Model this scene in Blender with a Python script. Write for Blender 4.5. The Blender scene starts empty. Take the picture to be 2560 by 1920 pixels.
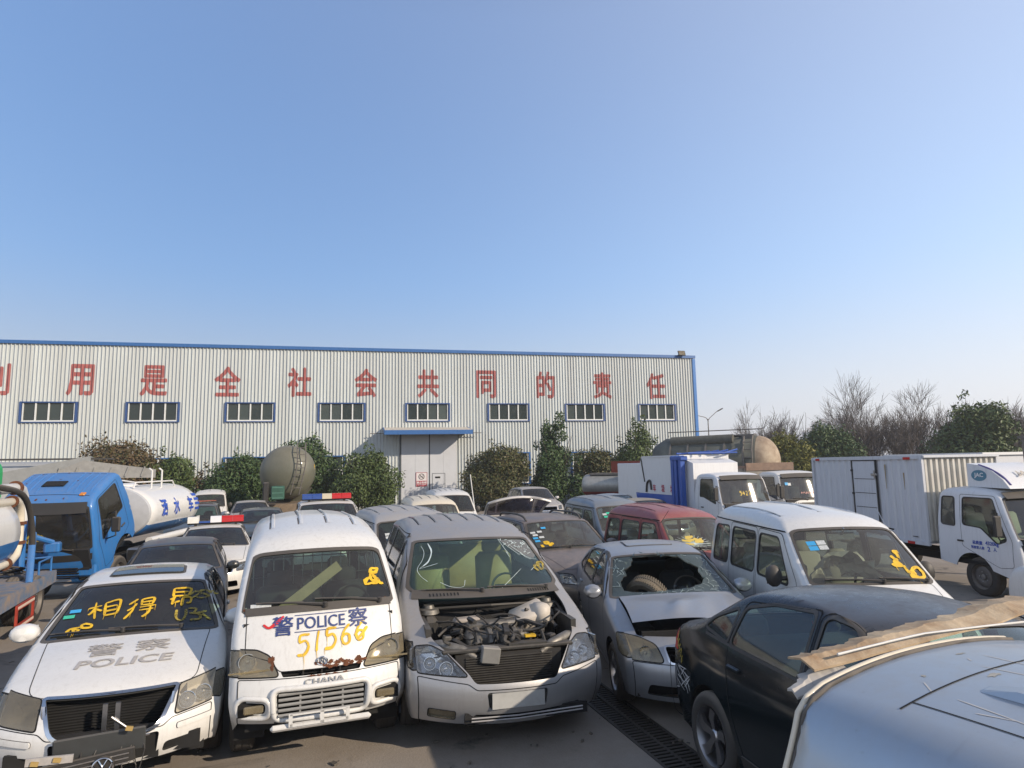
import bpy, bmesh, math, random
import numpy as np
from mathutils import Vector, Matrix, noise
from mathutils.geometry import delaunay_2d_cdt

random.seed(7)
SC = bpy.context.scene
COL = SC.collection
R = math.radians

# ---------- camera ----------
PITCH, ROLL, CAMZ = 0.125686555, -0.0191179416, 2.5
cam_d = bpy.data.cameras.new('camera'); cam = bpy.data.objects.new('camera', cam_d); COL.objects.link(cam)
cam_d.sensor_width = 36; cam_d.lens = 22.5; cam_d.clip_start = 0.05; cam_d.clip_end = 9000
_f = Vector((0, math.cos(PITCH), math.sin(PITCH))); _u0 = Vector((0, -math.sin(PITCH), math.cos(PITCH)))
_r = Vector((1, 0, 0))*math.cos(ROLL) + _u0*math.sin(ROLL); _u = _u0*math.cos(ROLL) - Vector((1, 0, 0))*math.sin(ROLL)
cam.matrix_world = Matrix(((_r.x, _u.x, -_f.x, 0), (_r.y, _u.y, -_f.y, 0), (_r.z, _u.z, -_f.z, CAMZ), (0, 0, 0, 1)))
SC.camera = cam

# ---------- sky, sun, exposure ----------
SUN_EL = R(25.5); SUN_DIR = Vector((0.871, -0.492, 0)).normalized()      # horizontal direction towards the sun
world = bpy.data.worlds.new('World'); SC.world = world; world.use_nodes = True
wn = world.node_tree; wn.nodes.clear()
sky = wn.nodes.new('ShaderNodeTexSky'); sky.sky_type = 'NISHITA'; sky.sun_disc = False
sky.sun_elevation = SUN_EL; sky.sun_rotation = -math.atan2(SUN_DIR.x, SUN_DIR.y)
sky.altitude = 0; sky.air_density = 1.0; sky.dust_density = 0.9; sky.ozone_density = 3.6
def _wv(op, a, b):
    n = wn.nodes.new('ShaderNodeVectorMath'); n.operation = op
    for i, v in enumerate((a, b)):
        if isinstance(v, tuple): n.inputs[i].default_value = v
        elif v is not None: wn.links.new(v, n.inputs[i])
    return n.outputs[0]
# hazy air: highlights of the sky roll off, and it pales towards the horizon all the way round
roll = _wv('DIVIDE', sky.outputs[0], _wv('ADD', _wv('MULTIPLY', sky.outputs[0], (0.2, 0.2, 0.2)), (1, 1, 1)))
tc = wn.nodes.new('ShaderNodeTexCoord'); sz = wn.nodes.new('ShaderNodeSeparateXYZ'); wn.links.new(tc.outputs['Generated'], sz.inputs[0])
pale = wn.nodes.new('ShaderNodeMapRange'); pale.interpolation_type = 'SMOOTHSTEP'; wn.links.new(sz.outputs[2], pale.inputs[0])
for _i, _v in ((1, 0.0), (2, 0.30), (3, 0.86), (4, 0.0)): pale.inputs[_i].default_value = _v
bw = wn.nodes.new('ShaderNodeRGBToBW'); wn.links.new(roll, bw.inputs[0])
grey = _wv('MULTIPLY', bw.outputs[0], (1.20, 1.0, 0.81))
mixs = wn.nodes.new('ShaderNodeMix'); mixs.data_type = 'RGBA'; wn.links.new(pale.outputs[0], mixs.inputs[0]); wn.links.new(roll, mixs.inputs[6]); wn.links.new(grey, mixs.inputs[7])
# dusty air scatters the low sun forward: the sky whitens smoothly with nearness to the sun
_sd = (SUN_DIR.x*math.cos(SUN_EL), SUN_DIR.y*math.cos(SUN_EL), math.sin(SUN_EL))
dt = wn.nodes.new('ShaderNodeVectorMath'); dt.operation = 'DOT_PRODUCT'; wn.links.new(tc.outputs['Generated'], dt.inputs[0]); dt.inputs[1].default_value = _sd
nr = wn.nodes.new('ShaderNodeMapRange'); wn.links.new(dt.outputs['Value'], nr.inputs[0])
for _i, _v in ((1, -0.65), (2, 0.38), (3, 0.0), (4, 0.82)): nr.inputs[_i].default_value = _v
pw = wn.nodes.new('ShaderNodeMath'); pw.operation = 'POWER'; wn.links.new(nr.outputs[0], pw.inputs[0]); pw.inputs[1].default_value = 1.7
fwd = _wv('MULTIPLY', pw.outputs[0], (2.5, 2.15, 1.55))
gain = _wv('ADD', _wv('MULTIPLY', mixs.outputs[2], (1.42, 1.70, 2.16)), fwd)
zen = wn.nodes.new('ShaderNodeMapRange'); wn.links.new(sz.outputs[2], zen.inputs[0])      # the dome keeps deepening towards the zenith
for _i, _v in ((1, 0.60), (2, 1.0), (3, 1.0), (4, 0.55)): zen.inputs[_i].default_value = _v
gain = _wv('MULTIPLY', gain, zen.outputs[0])
bg = wn.nodes.new('ShaderNodeBackground'); bg.inputs[1].default_value = 0.15
wo = wn.nodes.new('ShaderNodeOutputWorld')
wn.links.new(gain, bg.inputs[0]); wn.links.new(bg.outputs[0], wo.inputs[0])
sd = bpy.data.lights.new('sun', 'SUN'); sd.energy = 5.0; sd.angle = R(0.55); sd.color = (1.0, 0.85, 0.68)
sun = bpy.data.objects.new('sun', sd); COL.objects.link(sun)
_sv = Vector((SUN_DIR.x*math.cos(SUN_EL), SUN_DIR.y*math.cos(SUN_EL), math.sin(SUN_EL)))
sun.rotation_euler = _sv.to_track_quat('Z', 'Y').to_euler(); sun.location = _sv*60
SC.view_settings.view_transform = 'Standard'; SC.view_settings.look = 'None'
SC.view_settings.exposure = 0.16; SC.view_settings.gamma = 1.0; SC.view_settings.use_curve_mapping = False
SC.render.engine = 'CYCLES'
cy = SC.cycles; cy.use_denoising = True; cy.max_bounces = 8; cy.diffuse_bounces = 2; cy.glossy_bounces = 4
cy.transparent_max_bounces = 16; cy.transmission_bounces = 4; cy.volume_bounces = 1; cy.caustics_reflective = False; cy.caustics_refractive = False
cy.sample_clamp_indirect = 6.0
# ---------- pure geometry of a vehicle shell (profile swept across, sides as height fields) ----------
def pchip(xs, ys):
    xs = np.asarray(xs, float); ys = np.asarray(ys, float)
    h = np.diff(xs); d = np.diff(ys) / h; m = np.zeros(len(xs))
    for i in range(1, len(xs) - 1):
        if d[i-1] * d[i] > 0:
            w1 = 2*h[i] + h[i-1]; w2 = h[i] + 2*h[i-1]
            m[i] = (w1 + w2) / (w1/d[i-1] + w2/d[i])
    m[0] = d[0]; m[-1] = d[-1]
    def f(x):
        x = np.clip(np.asarray(x, float), xs[0], xs[-1])
        i = np.clip(np.searchsorted(xs, x) - 1, 0, len(xs) - 2)
        t = (x - xs[i]) / h[i]
        return ((2*t**3 - 3*t**2 + 1)*ys[i] + (t**3 - 2*t**2 + t)*h[i]*m[i]
                + (-2*t**3 + 3*t**2)*ys[i+1] + (t**3 - t**2)*h[i]*m[i+1])
    return f


class Shell:
    """ctrl rows: (Y, Z, dY, dZ, r[, fillet]) from the front bottom over the top to the rear bottom."""
    def __init__(s, ctrl, hw, sec, plan, ds=0.06, cn=2.2, bumps=()):
        C = [tuple(c) + ((0.14,) if len(c) == 5 else ()) for c in ctrl]
        C = np.array(C, float); n = len(C)
        rows = [C[0, :5]]; mark = [0]
        L = np.linalg.norm(np.diff(C[:, :2], axis=0), axis=1)
        for i in range(1, n - 1):
            a = min(C[i, 5], 0.47*L[i-1]); b = min(C[i, 5], 0.47*L[i])
            p0 = C[i, :5] + (C[i-1, :5] - C[i, :5])*a/L[i-1]
            p2 = C[i, :5] + (C[i+1, :5] - C[i, :5])*b/L[i]
            q0 = rows[-1]; k = max(1, int(np.linalg.norm(p0[:2] - q0[:2])/ds))
            for j in range(1, k + 1): rows.append(q0 + (p0 - q0)*j/k)
            m = max(4, int((a + b)/ds)); 
            for j in range(1, m + 1):
                t = j/m; rows.append((1-t)**2*p0 + 2*t*(1-t)*C[i, :5] + t*t*p2)
                if j == m//2: mark.append(len(rows) - 1)
        q0 = rows[-1]; p0 = C[-1, :5]; k = max(1, int(np.linalg.norm(p0[:2] - q0[:2])/ds))
        for j in range(1, k + 1): rows.append(q0 + (p0 - q0)*j/k)
        mark.append(len(rows) - 1)
        s.R = np.array(rows)
        seg = np.linalg.norm(np.diff(s.R[:, :2], axis=0), axis=1)
        s.S = np.concatenate([[0], np.cumsum(seg)])
        s.sc = s.S[mark]; s.hw = hw; s.cn = cn; s.bumps = bumps
        s._sec = pchip(*zip(*sec)); s._plan = pchip(*zip(*plan))
        s.We_ = s.W(s.R[:, 0], s.R[:, 1]) - s.R[:, 4]
    def W(s, Y, Z):
        w = s.hw*s._sec(Z)*s._plan(Y)
        for b in s.bumps: w = w + b(Y, Z)
        return w
    def at(s, S, k): return np.interp(S, s.S, s.R[:, k])
    def We(s, S): return np.interp(S, s.S, s.We_)
    def sweep(s, X, S):
        X = np.asarray(X, float); S = np.asarray(S, float)
        v = np.clip(np.abs(X)/s.We(S), 0, 1); c = 1 - v**s.cn
        return np.stack([X, s.at(S, 0) + s.at(S, 2)*c, s.at(S, 1) + s.at(S, 3)*c], -1)
    def dist(s, Y, Z):
        A = s.R[:-1, :2]; B = s.R[1:, :2]; D = B - A; dd = (D*D).sum(1) + 1e-12
        P = np.stack([Y, Z], -1)[:, None, :]
        t = np.clip(((P - A)*D).sum(-1)/dd, 0, 1)
        q = P - (A + D*t[..., None]); d = np.sqrt((q*q).sum(-1)); i = d.argmin(1)
        k = np.arange(len(i)); tt = t[k, i]
        return d[k, i], s.R[i, 4] + (s.R[i+1, 4] - s.R[i, 4])*tt
    def side(s, Y, Z, sg):
        Y = np.asarray(Y, float); Z = np.asarray(Z, float)
        d, r = s.dist(Y, Z); r = np.maximum(r, 1e-4)
        u = 1 - np.minimum(d/r, 1)
        return np.stack([sg*(s.W(Y, Z) - r*(1 - np.sqrt(np.maximum(0, 1 - u*u)))), Y, Z], -1)
    def sweepN(s, X, S, e=0.004):
        S0 = np.clip(S - e, 0, s.S[-1]); S1 = np.clip(S + e, 0, s.S[-1])
        a = s.sweep(X, S1) - s.sweep(X, S0); w = s.We(S)*0.9995
        x0 = np.clip(X - e, -w, w); x1 = np.clip(X + e, -w, w)
        b = s.sweep(x1 + 1e-9, S) - s.sweep(x0 - 1e-9, S)
        n = np.cross(b, a); return n/(np.linalg.norm(n, axis=1, keepdims=True) + 1e-12)
    def sideN(s, Y, Z, sg, e=0.004):
        a = s.side(Y + e, Z, sg) - s.side(Y - e, Z, sg)
        b = s.side(Y, Z + e, sg) - s.side(Y, Z - e, sg)
        n = np.cross(a, b)*sg; return n/(np.linalg.norm(n, axis=1, keepdims=True) + 1e-12)
    # 2-D coordinates of the sweep patch
    def sv(s, v, i, t):
        """v lateral -1..1, between control points i and i+1 at fraction t"""
        S = s.sc[i] + (s.sc[i+1] - s.sc[i])*t
        return (float(v*s.We(S)), float(S))
    def inv(s, x, q, lo, hi, comp):
        SS = np.linspace(s.sc[lo], s.sc[hi], 240); X = np.full_like(SS, x)
        w = s.We(SS); X = np.clip(X, -w, w)
        val = s.sweep(X, SS)[:, comp]
        if val[-1] < val[0]: val = val[::-1]; SS = SS[::-1]
        val = np.maximum.accumulate(val)
        S = float(np.interp(q, val, SS)); w = float(s.We(S))
        return (max(-w, min(w, x)), S)
# ---------- profiles of the vehicle kinds: rows (Y, Z, dY, dZ, edge radius[, fillet]) ----------
def sc_rows(rows, ky=1.0, kz=1.0): return [(a*ky, b*kz, c, d) + tuple(e) for a, b, c, d, *e in rows]
SEDAN = [(.38,.20,-.30,0,.05),(.30,.33,-.29,0,.07),(.27,.50,-.27,0,.07),(.33,.64,-.27,0,.07),(.56,.79,-.26,.02,.07),
         (1.0,.915,-.12,.05,.08,.3),(1.46,.985,-.14,.045,.05),(2.20,1.375,-.10,.035,.06),(2.9,1.43,0,.035,.08,.35),
         (3.50,1.375,.06,.035,.07),(4.20,1.03,.10,.02,.06),(4.62,.98,.06,.02,.08),(4.73,.80,.08,0,.08),(4.74,.45,.06,0,.08),(4.62,.22,.06,0,.05)]
SEDAN_SEC = [(.15,.92),(.4,.985),(.6,1.0),(.8,.99),(.95,.955),(1.05,.915),(1.42,.72)]
SEDAN_PLAN = [(.15,.92),(.35,.945),(.7,.98),(1.2,1),(3.4,1),(4.0,.97),(4.4,.93),(4.76,.86)]
def sh_sedan(L=4.78, W=1.75, H=1.47, **k):
    ky = L/4.78; kz = H/1.47
    return Shell(sc_rows(SEDAN, ky, kz), W/2, [(z*kz, w) for z, w in SEDAN_SEC], [(y*ky, w) for y, w in SEDAN_PLAN], **k)
CHANA = [(.24,.37,-.16,0,.05),(.15,.46,-.15,0,.06),(.12,.60,-.14,0,.08),(.16,.74,-.13,0,.07),(.19,.84,-.12,0,.07),
         (.29,1.05,-.11,.01,.07,.3),(.40,1.22,-.10,.02,.05,.05),(.90,1.635,-.10,.03,.06,.08),(1.14,1.79,-.05,.045,.12,.3),
         (1.9,1.89,0,.05,.14),(3.1,1.87,.03,.05,.14),(3.42,1.72,.06,.04,.12),(3.50,1.1,.07,0,.08),(3.52,.6,.06,0,.08),(3.44,.32,.05,0,.05)]
CHANA_SEC = [(.28,.95),(.6,1.0),(1.0,.995),(1.22,.965),(1.72,.86),(1.92,.80)]
CHANA_PLAN = [(.1,.985),(.3,.99),(.8,1),(2.8,1),(3.55,.93)]
def sh_chana(L=3.52, W=1.475, H=1.90, **k):
    ky = L/3.52; kz = H/1.90
    return Shell(sc_rows(CHANA, ky, kz), W/2, [(z*kz, w) for z, w in CHANA_SEC], [(y*ky, w) for y, w in CHANA_PLAN], **k)
MPV = [(.36,.26,-.30,0,.05),(.28,.39,-.29,0,.06),(.25,.56,-.27,0,.06),(.31,.69,-.26,0,.06),(.54,.86,-.25,.02,.06),
       (1.0,1.03,-.18,.04,.06,.3),(1.32,1.12,-.24,.04,.05,.08),(2.15,1.57,-.16,.03,.06,.10),(2.65,1.70,-.04,.05,.10,.4),
       (3.4,1.73,0,.05,.12),(4.4,1.67,.04,.05,.12),(4.70,1.50,.07,.03,.1),(4.86,1.1,.08,0,.08),(4.86,.6,.08,0,.08),(4.72,.3,.06,0,.05)]
MPV_SEC = [(.2,.94),(.5,1),(.9,.985),(1.1,.96),(1.58,.80),(1.78,.74)]
MPV_PLAN = [(.2,.94),(.5,.97),(.9,.985),(1.4,.995),(1.9,1),(4,1),(4.9,.93)]
def sh_mpv(L=4.88, W=1.87, H=1.78, **k):
    ky = L/4.88; kz = H/1.78
    return Shell(sc_rows(MPV, ky, kz), W/2, [(z*kz, w) for z, w in MPV_SEC], [(y*ky, w) for y, w in MPV_PLAN], **k)
MINI = [(.24,.28,-.18,0,.05),(.16,.42,-.17,0,.07),(.14,.60,-.16,0,.08),(.20,.74,-.16,0,.08),(.42,.93,-.15,.02,.08),
        (.62,1.06,-.14,.03,.06,.3),(.80,1.15,-.13,.03,.05,.06),(1.38,1.65,-.10,.03,.06,.08),(1.62,1.78,-.04,.04,.12,.3),
        (2.4,1.83,0,.05,.14),(3.45,1.81,.03,.05,.14),(3.72,1.66,.06,.04,.12),(3.80,1.1,.07,0,.08),(3.82,.6,.06,0,.08),(3.74,.32,.05,0,.05)]
MINI_SEC = [(.25,.95),(.6,1.0),(.95,.995),(1.12,.965),(1.68,.85),(1.88,.79)]
MINI_PLAN = [(.1,.95),(.4,.97),(.9,.99),(1.2,1),(3.1,1),(3.85,.93)]
def sh_mini(L=3.82, W=1.51, H=1.86, **k):
    ky = L/3.82; kz = H/1.86
    return Shell(sc_rows(MINI, ky, kz), W/2, [(z*kz, w) for z, w in MINI_SEC], [(y*ky, w) for y, w in MINI_PLAN], **k)
SUV = [(.34,.26,-.26,0,.05),(.25,.40,-.25,0,.08),(.22,.60,-.22,0,.10),(.28,.76,-.22,0,.10),(.46,.92,-.20,.03,.10),
       (.95,1.03,-.12,.05,.08,.3),(1.36,1.08,-.14,.045,.05),(2.02,1.54,-.10,.035,.06),(2.6,1.61,0,.035,.08,.35),
       (3.5,1.57,.05,.035,.08),(3.95,1.48,.06,.03,.08),(4.28,1.05,.10,0,.08),(4.34,.85,.08,0,.08),(4.34,.5,.06,0,.08),(4.22,.27,.06,0,.05)]
SUV_SEC = [(.2,.94),(.5,.99),(.7,1.0),(.9,.99),(1.06,.955),(1.15,.92),(1.6,.77)]
SUV_PLAN = [(.15,.85),(.35,.91),(.7,.965),(1.2,1),(3.4,1),(4.36,.90)]
def sh_suv(L=4.34, W=1.74, H=1.66, **k):
    ky = L/4.34; kz = H/1.66
    return Shell(sc_rows(SUV, ky, kz), W/2, [(z*kz, w) for z, w in SUV_SEC], [(y*ky, w) for y, w in SUV_PLAN], **k)
# ---------- materials ----------
MATS = {}
def _nodes(name):
    m = bpy.data.materials.new(name); m.use_nodes = True; nt = m.node_tree
    return m, nt, nt.nodes['Principled BSDF']
def _mixc(nt, a, b, fac):
    n = nt.nodes.new('ShaderNodeMix'); n.data_type = 'RGBA'
    for sock, v in ((6, a), (7, b)):
        if isinstance(v, tuple): n.inputs[sock].default_value = v + (1,)
        else: nt.links.new(v, n.inputs[sock])
    if isinstance(fac, float): n.inputs[0].default_value = fac
    else: nt.links.new(fac, n.inputs[0])
    return n.outputs[2]
def _noise(nt, scale, detail=4, rough=0.6, vec=None, dist=0.0):
    n = nt.nodes.new('ShaderNodeTexNoise'); n.inputs['Scale'].default_value = scale
    n.inputs['Detail'].default_value = detail; n.inputs['Roughness'].default_value = rough; n.inputs['Distortion'].default_value = dist
    if vec is not None: nt.links.new(vec, n.inputs['Vector'])
    return n.outputs[0]
def _ramp(nt, src, lo, hi, a=0.0, b=1.0):
    n = nt.nodes.new('ShaderNodeMapRange'); n.inputs[1].default_value = lo; n.inputs[2].default_value = hi
    n.inputs[3].default_value = a; n.inputs[4].default_value = b; n.clamp = True
    nt.links.new(src, n.inputs[0]); return n.outputs[0]
def _math(nt, op, a, b):
    n = nt.nodes.new('ShaderNodeMath'); n.operation = op
    for i, v in enumerate((a, b)):
        if isinstance(v, (int, float)): n.inputs[i].default_value = v
        else: nt.links.new(v, n.inputs[i])
    return n.outputs[0]
def _co(nt, kind='Object'): return nt.nodes.new('ShaderNodeTexCoord').outputs[kind]
def plain(name, col, rough=0.6, metal=0.0, var=0.0, scale=6.0, bump=0.0, dust=0.0, spec=0.5, col2=None, bscale=None):
    """surface colour with noisy variation, optional fine relief and settled dust"""
    if name in MATS: return MATS[name]
    m, nt, p = _nodes(name); co = _co(nt)
    c = col
    if var > 0:
        f = _ramp(nt, _noise(nt, scale, 6, 0.65, co), 0.3, 0.72)
        c = _mixc(nt, col, col2 if col2 else tuple(v*(1 - var) for v in col), f)
    if dust > 0:
        g = nt.nodes.new('ShaderNodeNewGeometry'); sx = nt.nodes.new('ShaderNodeSeparateXYZ'); nt.links.new(g.outputs['Normal'], sx.inputs[0])
        up = _ramp(nt, sx.outputs[2], 0.1, 0.9, 0.15, 1.0)
        f = _math(nt, 'MULTIPLY', _math(nt, 'MULTIPLY', up, dust), _ramp(nt, _noise(nt, 3.0, 6, 0.7, co), 0.25, 0.75, 0.45, 1.0))
        c = _mixc(nt, c, (0.42, 0.36, 0.29), f)
        r = nt.nodes.new('ShaderNodeMapRange'); nt.links.new(f, r.inputs[0]); r.inputs[3].default_value = rough; r.inputs[4].default_value = 0.9
        nt.links.new(r.outputs[0], p.inputs['Roughness'])
    else: p.inputs['Roughness'].default_value = rough
    if isinstance(c, tuple): p.inputs['Base Color'].default_value = c + (1,)
    else: nt.links.new(c, p.inputs['Base Color'])
    p.inputs['Metallic'].default_value = metal; p.inputs['Specular IOR Level'].default_value = spec
    if bump > 0:
        b = nt.nodes.new('ShaderNodeBump'); b.inputs['Strength'].default_value = bump; b.inputs['Distance'].default_value = 0.02
        nt.links.new(_noise(nt, bscale or scale*4, 6, 0.7, co), b.inputs['Height']); nt.links.new(b.outputs[0], p.inputs['Normal'])
    MATS[name] = m; return m
def paint(name, col, metal=0.0, rough=0.38, coat=0.5, dust=0.35, streak=0.25, dustcol=(0.40, 0.345, 0.28), rust=0.0, side=0.10, spec=0.5):
    """weathered car paint: dull clear coat, dust lying on upward faces, run-down grime"""
    if name in MATS: return MATS[name]
    m, nt, p = _nodes(name); co = _co(nt)
    g = nt.nodes.new('ShaderNodeNewGeometry'); sx = nt.nodes.new('ShaderNodeSeparateXYZ'); nt.links.new(g.outputs['Normal'], sx.inputs[0])
    up = _ramp(nt, sx.outputs[2], 0.05, 0.95, side, 1.0)
    nz = _math(nt, 'MULTIPLY', _ramp(nt, _noise(nt, 2.3, 7, 0.68, co), 0.28, 0.74, 0.35, 1.0), _ramp(nt, _noise(nt, 16.0, 8, 0.75, co, .6), 0.30, 0.62, 0.55, 1.15))
    fd = _math(nt, 'MULTIPLY', _math(nt, 'MULTIPLY', up, dust), nz)
    mp = nt.nodes.new('ShaderNodeMapping'); nt.links.new(co, mp.inputs[0]); mp.inputs['Scale'].default_value = (26, 26, 1.6)
    st = _ramp(nt, _noise(nt, 1.0, 4, 0.7, mp.outputs[0]), 0.50, 0.80, 0.0, streak)
    c = _mixc(nt, col, tuple(v*0.45 for v in dustcol), st)
    sp = _ramp(nt, _noise(nt, 34.0, 3, 0.6, co), 0.66, 0.80, 0.0, 0.35*min(1.0, dust*2))
    c = _mixc(nt, c, (0.20, 0.17, 0.14), sp)
    c = _mixc(nt, c, dustcol, fd)
    if rust > 0:
        rf = _ramp(nt, _noise(nt, 5.5, 9, 0.75, co, 0.4), 0.64, 0.70, 0.0, rust)
        c = _mixc(nt, c, (0.16, 0.055, 0.02), rf)
    nt.links.new(c, p.inputs['Base Color'])
    r = nt.nodes.new('ShaderNodeMapRange'); nt.links.new(_math(nt, 'ADD', fd, st), r.inputs[0])
    r.inputs[3].default_value = rough; r.inputs[4].default_value = 0.85; nt.links.new(r.outputs[0], p.inputs['Roughness'])
    p.inputs['Metallic'].default_value = metal; p.inputs['Specular IOR Level'].default_value = spec
    cw = nt.nodes.new('ShaderNodeMapRange'); nt.links.new(fd, cw.inputs[0]); cw.inputs[2].default_value = 0.6
    cw.inputs[3].default_value = coat; cw.inputs[4].default_value = 0.03
    nt.links.new(cw.outputs[0], p.inputs['Coat Weight']); p.inputs['Coat Roughness'].default_value = 0.08
    b = nt.nodes.new('ShaderNodeBump'); b.inputs['Strength'].default_value = 0.10; b.inputs['Distance'].default_value = 0.02
    nt.links.new(_noise(nt, 2.6, 3, 0.5, co), b.inputs['Height']); nt.links.new(b.outputs[0], p.inputs['Normal'])
    MATS[name] = m; return m
def glass(name, tint=(0.55, 0.66, 0.62), dirt=0.25, refl=1.0, dirtcol=(0.40, 0.37, 0.32)):
    """thin pane: coloured transparency, sky reflection by Fresnel, a film of dust"""
    if name in MATS: return MATS[name]
    m = bpy.data.materials.new(name); m.use_nodes = True; nt = m.node_tree; nt.nodes.clear()
    out = nt.nodes.new('ShaderNodeOutputMaterial'); tr = nt.nodes.new('ShaderNodeBsdfTransparent'); tr.inputs[0].default_value = tint + (1,)
    gl = nt.nodes.new('ShaderNodeBsdfGlossy'); gl.inputs['Roughness'].default_value = 0.04; gl.inputs[0].default_value = (refl, refl, refl, 1)
    ge = nt.nodes.new('ShaderNodeNewGeometry'); dt = nt.nodes.new('ShaderNodeVectorMath'); dt.operation = 'DOT_PRODUCT'
    nt.links.new(ge.outputs['Normal'], dt.inputs[0]); nt.links.new(ge.outputs['Incoming'], dt.inputs[1])
    cs = _math(nt, 'ABSOLUTE', dt.outputs['Value'], 0); fm = _math(nt, 'ADD', _math(nt, 'MULTIPLY', _math(nt, 'POWER', _math(nt, 'SUBTRACT', 1.0, cs), 5.0), .88), .075)
    mx = nt.nodes.new('ShaderNodeMixShader'); nt.links.new(fm, mx.inputs[0]); nt.links.new(tr.outputs[0], mx.inputs[1]); nt.links.new(gl.outputs[0], mx.inputs[2])
    df = nt.nodes.new('ShaderNodeBsdfDiffuse'); df.inputs[0].default_value = dirtcol + (1,)
    co = _co(nt); fd = _ramp(nt, _noise(nt, 3.0, 7, 0.7, co), 0.25, 0.8, dirt*0.35, dirt)
    m2 = nt.nodes.new('ShaderNodeMixShader'); nt.links.new(fd, m2.inputs[0]); nt.links.new(mx.outputs[0], m2.inputs[1]); nt.links.new(df.outputs[0], m2.inputs[2])
    nt.links.new(m2.outputs[0], out.inputs[0]); MATS[name] = m; return m

M_BLACK = plain('black_plastic', (0.018, 0.018, 0.018), 0.55, var=0.4, dust=0.25)
M_RUBBER = plain('tyre_rubber', (0.022, 0.021, 0.020), 0.85, var=0.4, scale=8, dust=0.45, bump=0.2)
M_GAP = plain('panel_gap', (0.006, 0.006, 0.006), 0.9)
M_UNDER = plain('underbody', (0.012, 0.012, 0.012), 0.9, var=0.5)
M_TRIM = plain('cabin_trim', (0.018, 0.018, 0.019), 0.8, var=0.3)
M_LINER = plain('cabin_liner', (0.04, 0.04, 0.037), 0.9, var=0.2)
M_SEAT = plain('seat_cloth', (0.03, 0.031, 0.033), 0.9, var=0.3, scale=12)
M_SEATTAN = plain('seat_tan_leather', (0.42, 0.27, 0.10), 0.55, var=0.25, scale=5)
M_CHROME = plain('chrome', (0.62, 0.62, 0.62), 0.12, 1.0)
M_ALLOY = plain('alloy', (0.42, 0.42, 0.43), 0.35, 1.0, var=0.3, dust=0.2)
M_STEEL = plain('steel_rim', (0.14, 0.13, 0.12), 0.6, 0.4, var=0.4, dust=0.4)
M_REFLECT = plain('lamp_reflector', (0.55, 0.56, 0.56), 0.15, 0.9, var=0.2, scale=20)
M_LENS = glass('lamp_lens', (0.86, 0.87, 0.84), 0.10)
M_LENSY = glass('lamp_lens_yellowed', (0.80, 0.74, 0.58), 0.42, dirtcol=(0.42, 0.36, 0.24))
M_GLASS = glass('car_glass', (0.60, 0.75, 0.68), 0.08)
M_GLASSD = glass('car_glass_dusty', (0.60, 0.70, 0.66), 0.16)
M_GLASST = glass('car_glass_tinted', (0.20, 0.32, 0.30), 0.07)
def spray(name, col, cover=.8, scale=26):
    """hand-sprayed paint: uneven cover that lets the surface below show through"""
    m, nt, p = _nodes(name); co = _co(nt); out = nt.nodes['Material Output']
    c = _mixc(nt, col, tuple(v*.6 for v in col), _ramp(nt, _noise(nt, 9, 4, .6, co), .35, .7)); nt.links.new(c, p.inputs['Base Color']); p.inputs['Roughness'].default_value = .65
    tr = nt.nodes.new('ShaderNodeBsdfTransparent'); mx = nt.nodes.new('ShaderNodeMixShader')
    f = _ramp(nt, _noise(nt, scale, 5, .7, co), .62 - .5*(1 - cover), .78 - .3*(1 - cover), 1.0, .12); nt.links.new(f, mx.inputs[0]); nt.links.new(tr.outputs[0], mx.inputs[1]); nt.links.new(p.outputs[0], mx.inputs[2]); nt.links.new(mx.outputs[0], out.inputs[0]); MATS[name] = m; return m
M_YELLOW = spray('yellow_spray', (0.74, 0.46, 0.02), .86)
M_YELLOWOLD = spray('yellow_spray_faint', (0.45, 0.34, 0.05), .62)
M_WHITEPL = plain('white_plastic', (0.66, 0.65, 0.60), 0.5, var=0.2)
M_RUST = plain('rust', (0.15, 0.052, 0.02), 0.9, var=0.6, scale=30, bump=0.4)
M_REDLENS = plain('red_lens', (0.45, 0.02, 0.02), 0.2, var=0.2)
M_BLUELENS = plain('blue_lens', (0.03, 0.07, 0.25), 0.2, var=0.2)
M_AMBER = plain('amber_lens', (0.55, 0.20, 0.02), 0.25)
M_SHARD = plain('crazed_glass', (0.62, 0.70, 0.68), 0.25, var=0.5, scale=60, bump=0.6)

# ---------- object helpers ----------
def tag(o, label=None, cat=None, group=None, kind=None):
    if label: o['label'] = label
    if cat: o['category'] = cat
    if group: o['group'] = group
    if kind: o['kind'] = kind
    return o
def root(name, loc=(0, 0, 0), rz=0.0, label=None, cat=None, group=None, roll=0.0, k=1.0):
    o = bpy.data.objects.new(name, None); COL.objects.link(o); o.empty_display_size = 0.2
    o.location = loc; o.rotation_euler = (0, roll, rz); o.scale = (k, k, k)
    return tag(o, label, cat, group)
def link(name, me, mat=None, parent=None):
    o = bpy.data.objects.new(name, me); COL.objects.link(o)
    if mat is not None and not me.materials: me.materials.append(mat)
    if parent is not None: o.parent = parent
    return o
def mk(name, V, F, mat, parent=None, smooth=False, LN=None):
    me = bpy.data.meshes.new(name); me.from_pydata(V.tolist() if isinstance(V, np.ndarray) else [tuple(v) for v in V], [], F.tolist() if isinstance(F, np.ndarray) else F); me.update()
    if smooth or LN is not None: me.polygons.foreach_set('use_smooth', [True]*len(me.polygons))
    if LN is not None: me.normals_split_custom_set(np.asarray(LN, float).reshape(-1, 3).tolist())
    o = link(name, me, mat, parent)
    if parent is not None and name in STUFF_PARTS: o['kind'] = 'stuff'
    return o
STUFF_PARTS = {'cracks', 'crack', 'crazing', 'hose_bundle', 'loose_wires', 'rust', 'glass_shards', 'panel_gap', 'scrapes', 'interior_lining', 'hoses', 'rust_run'}
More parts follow.
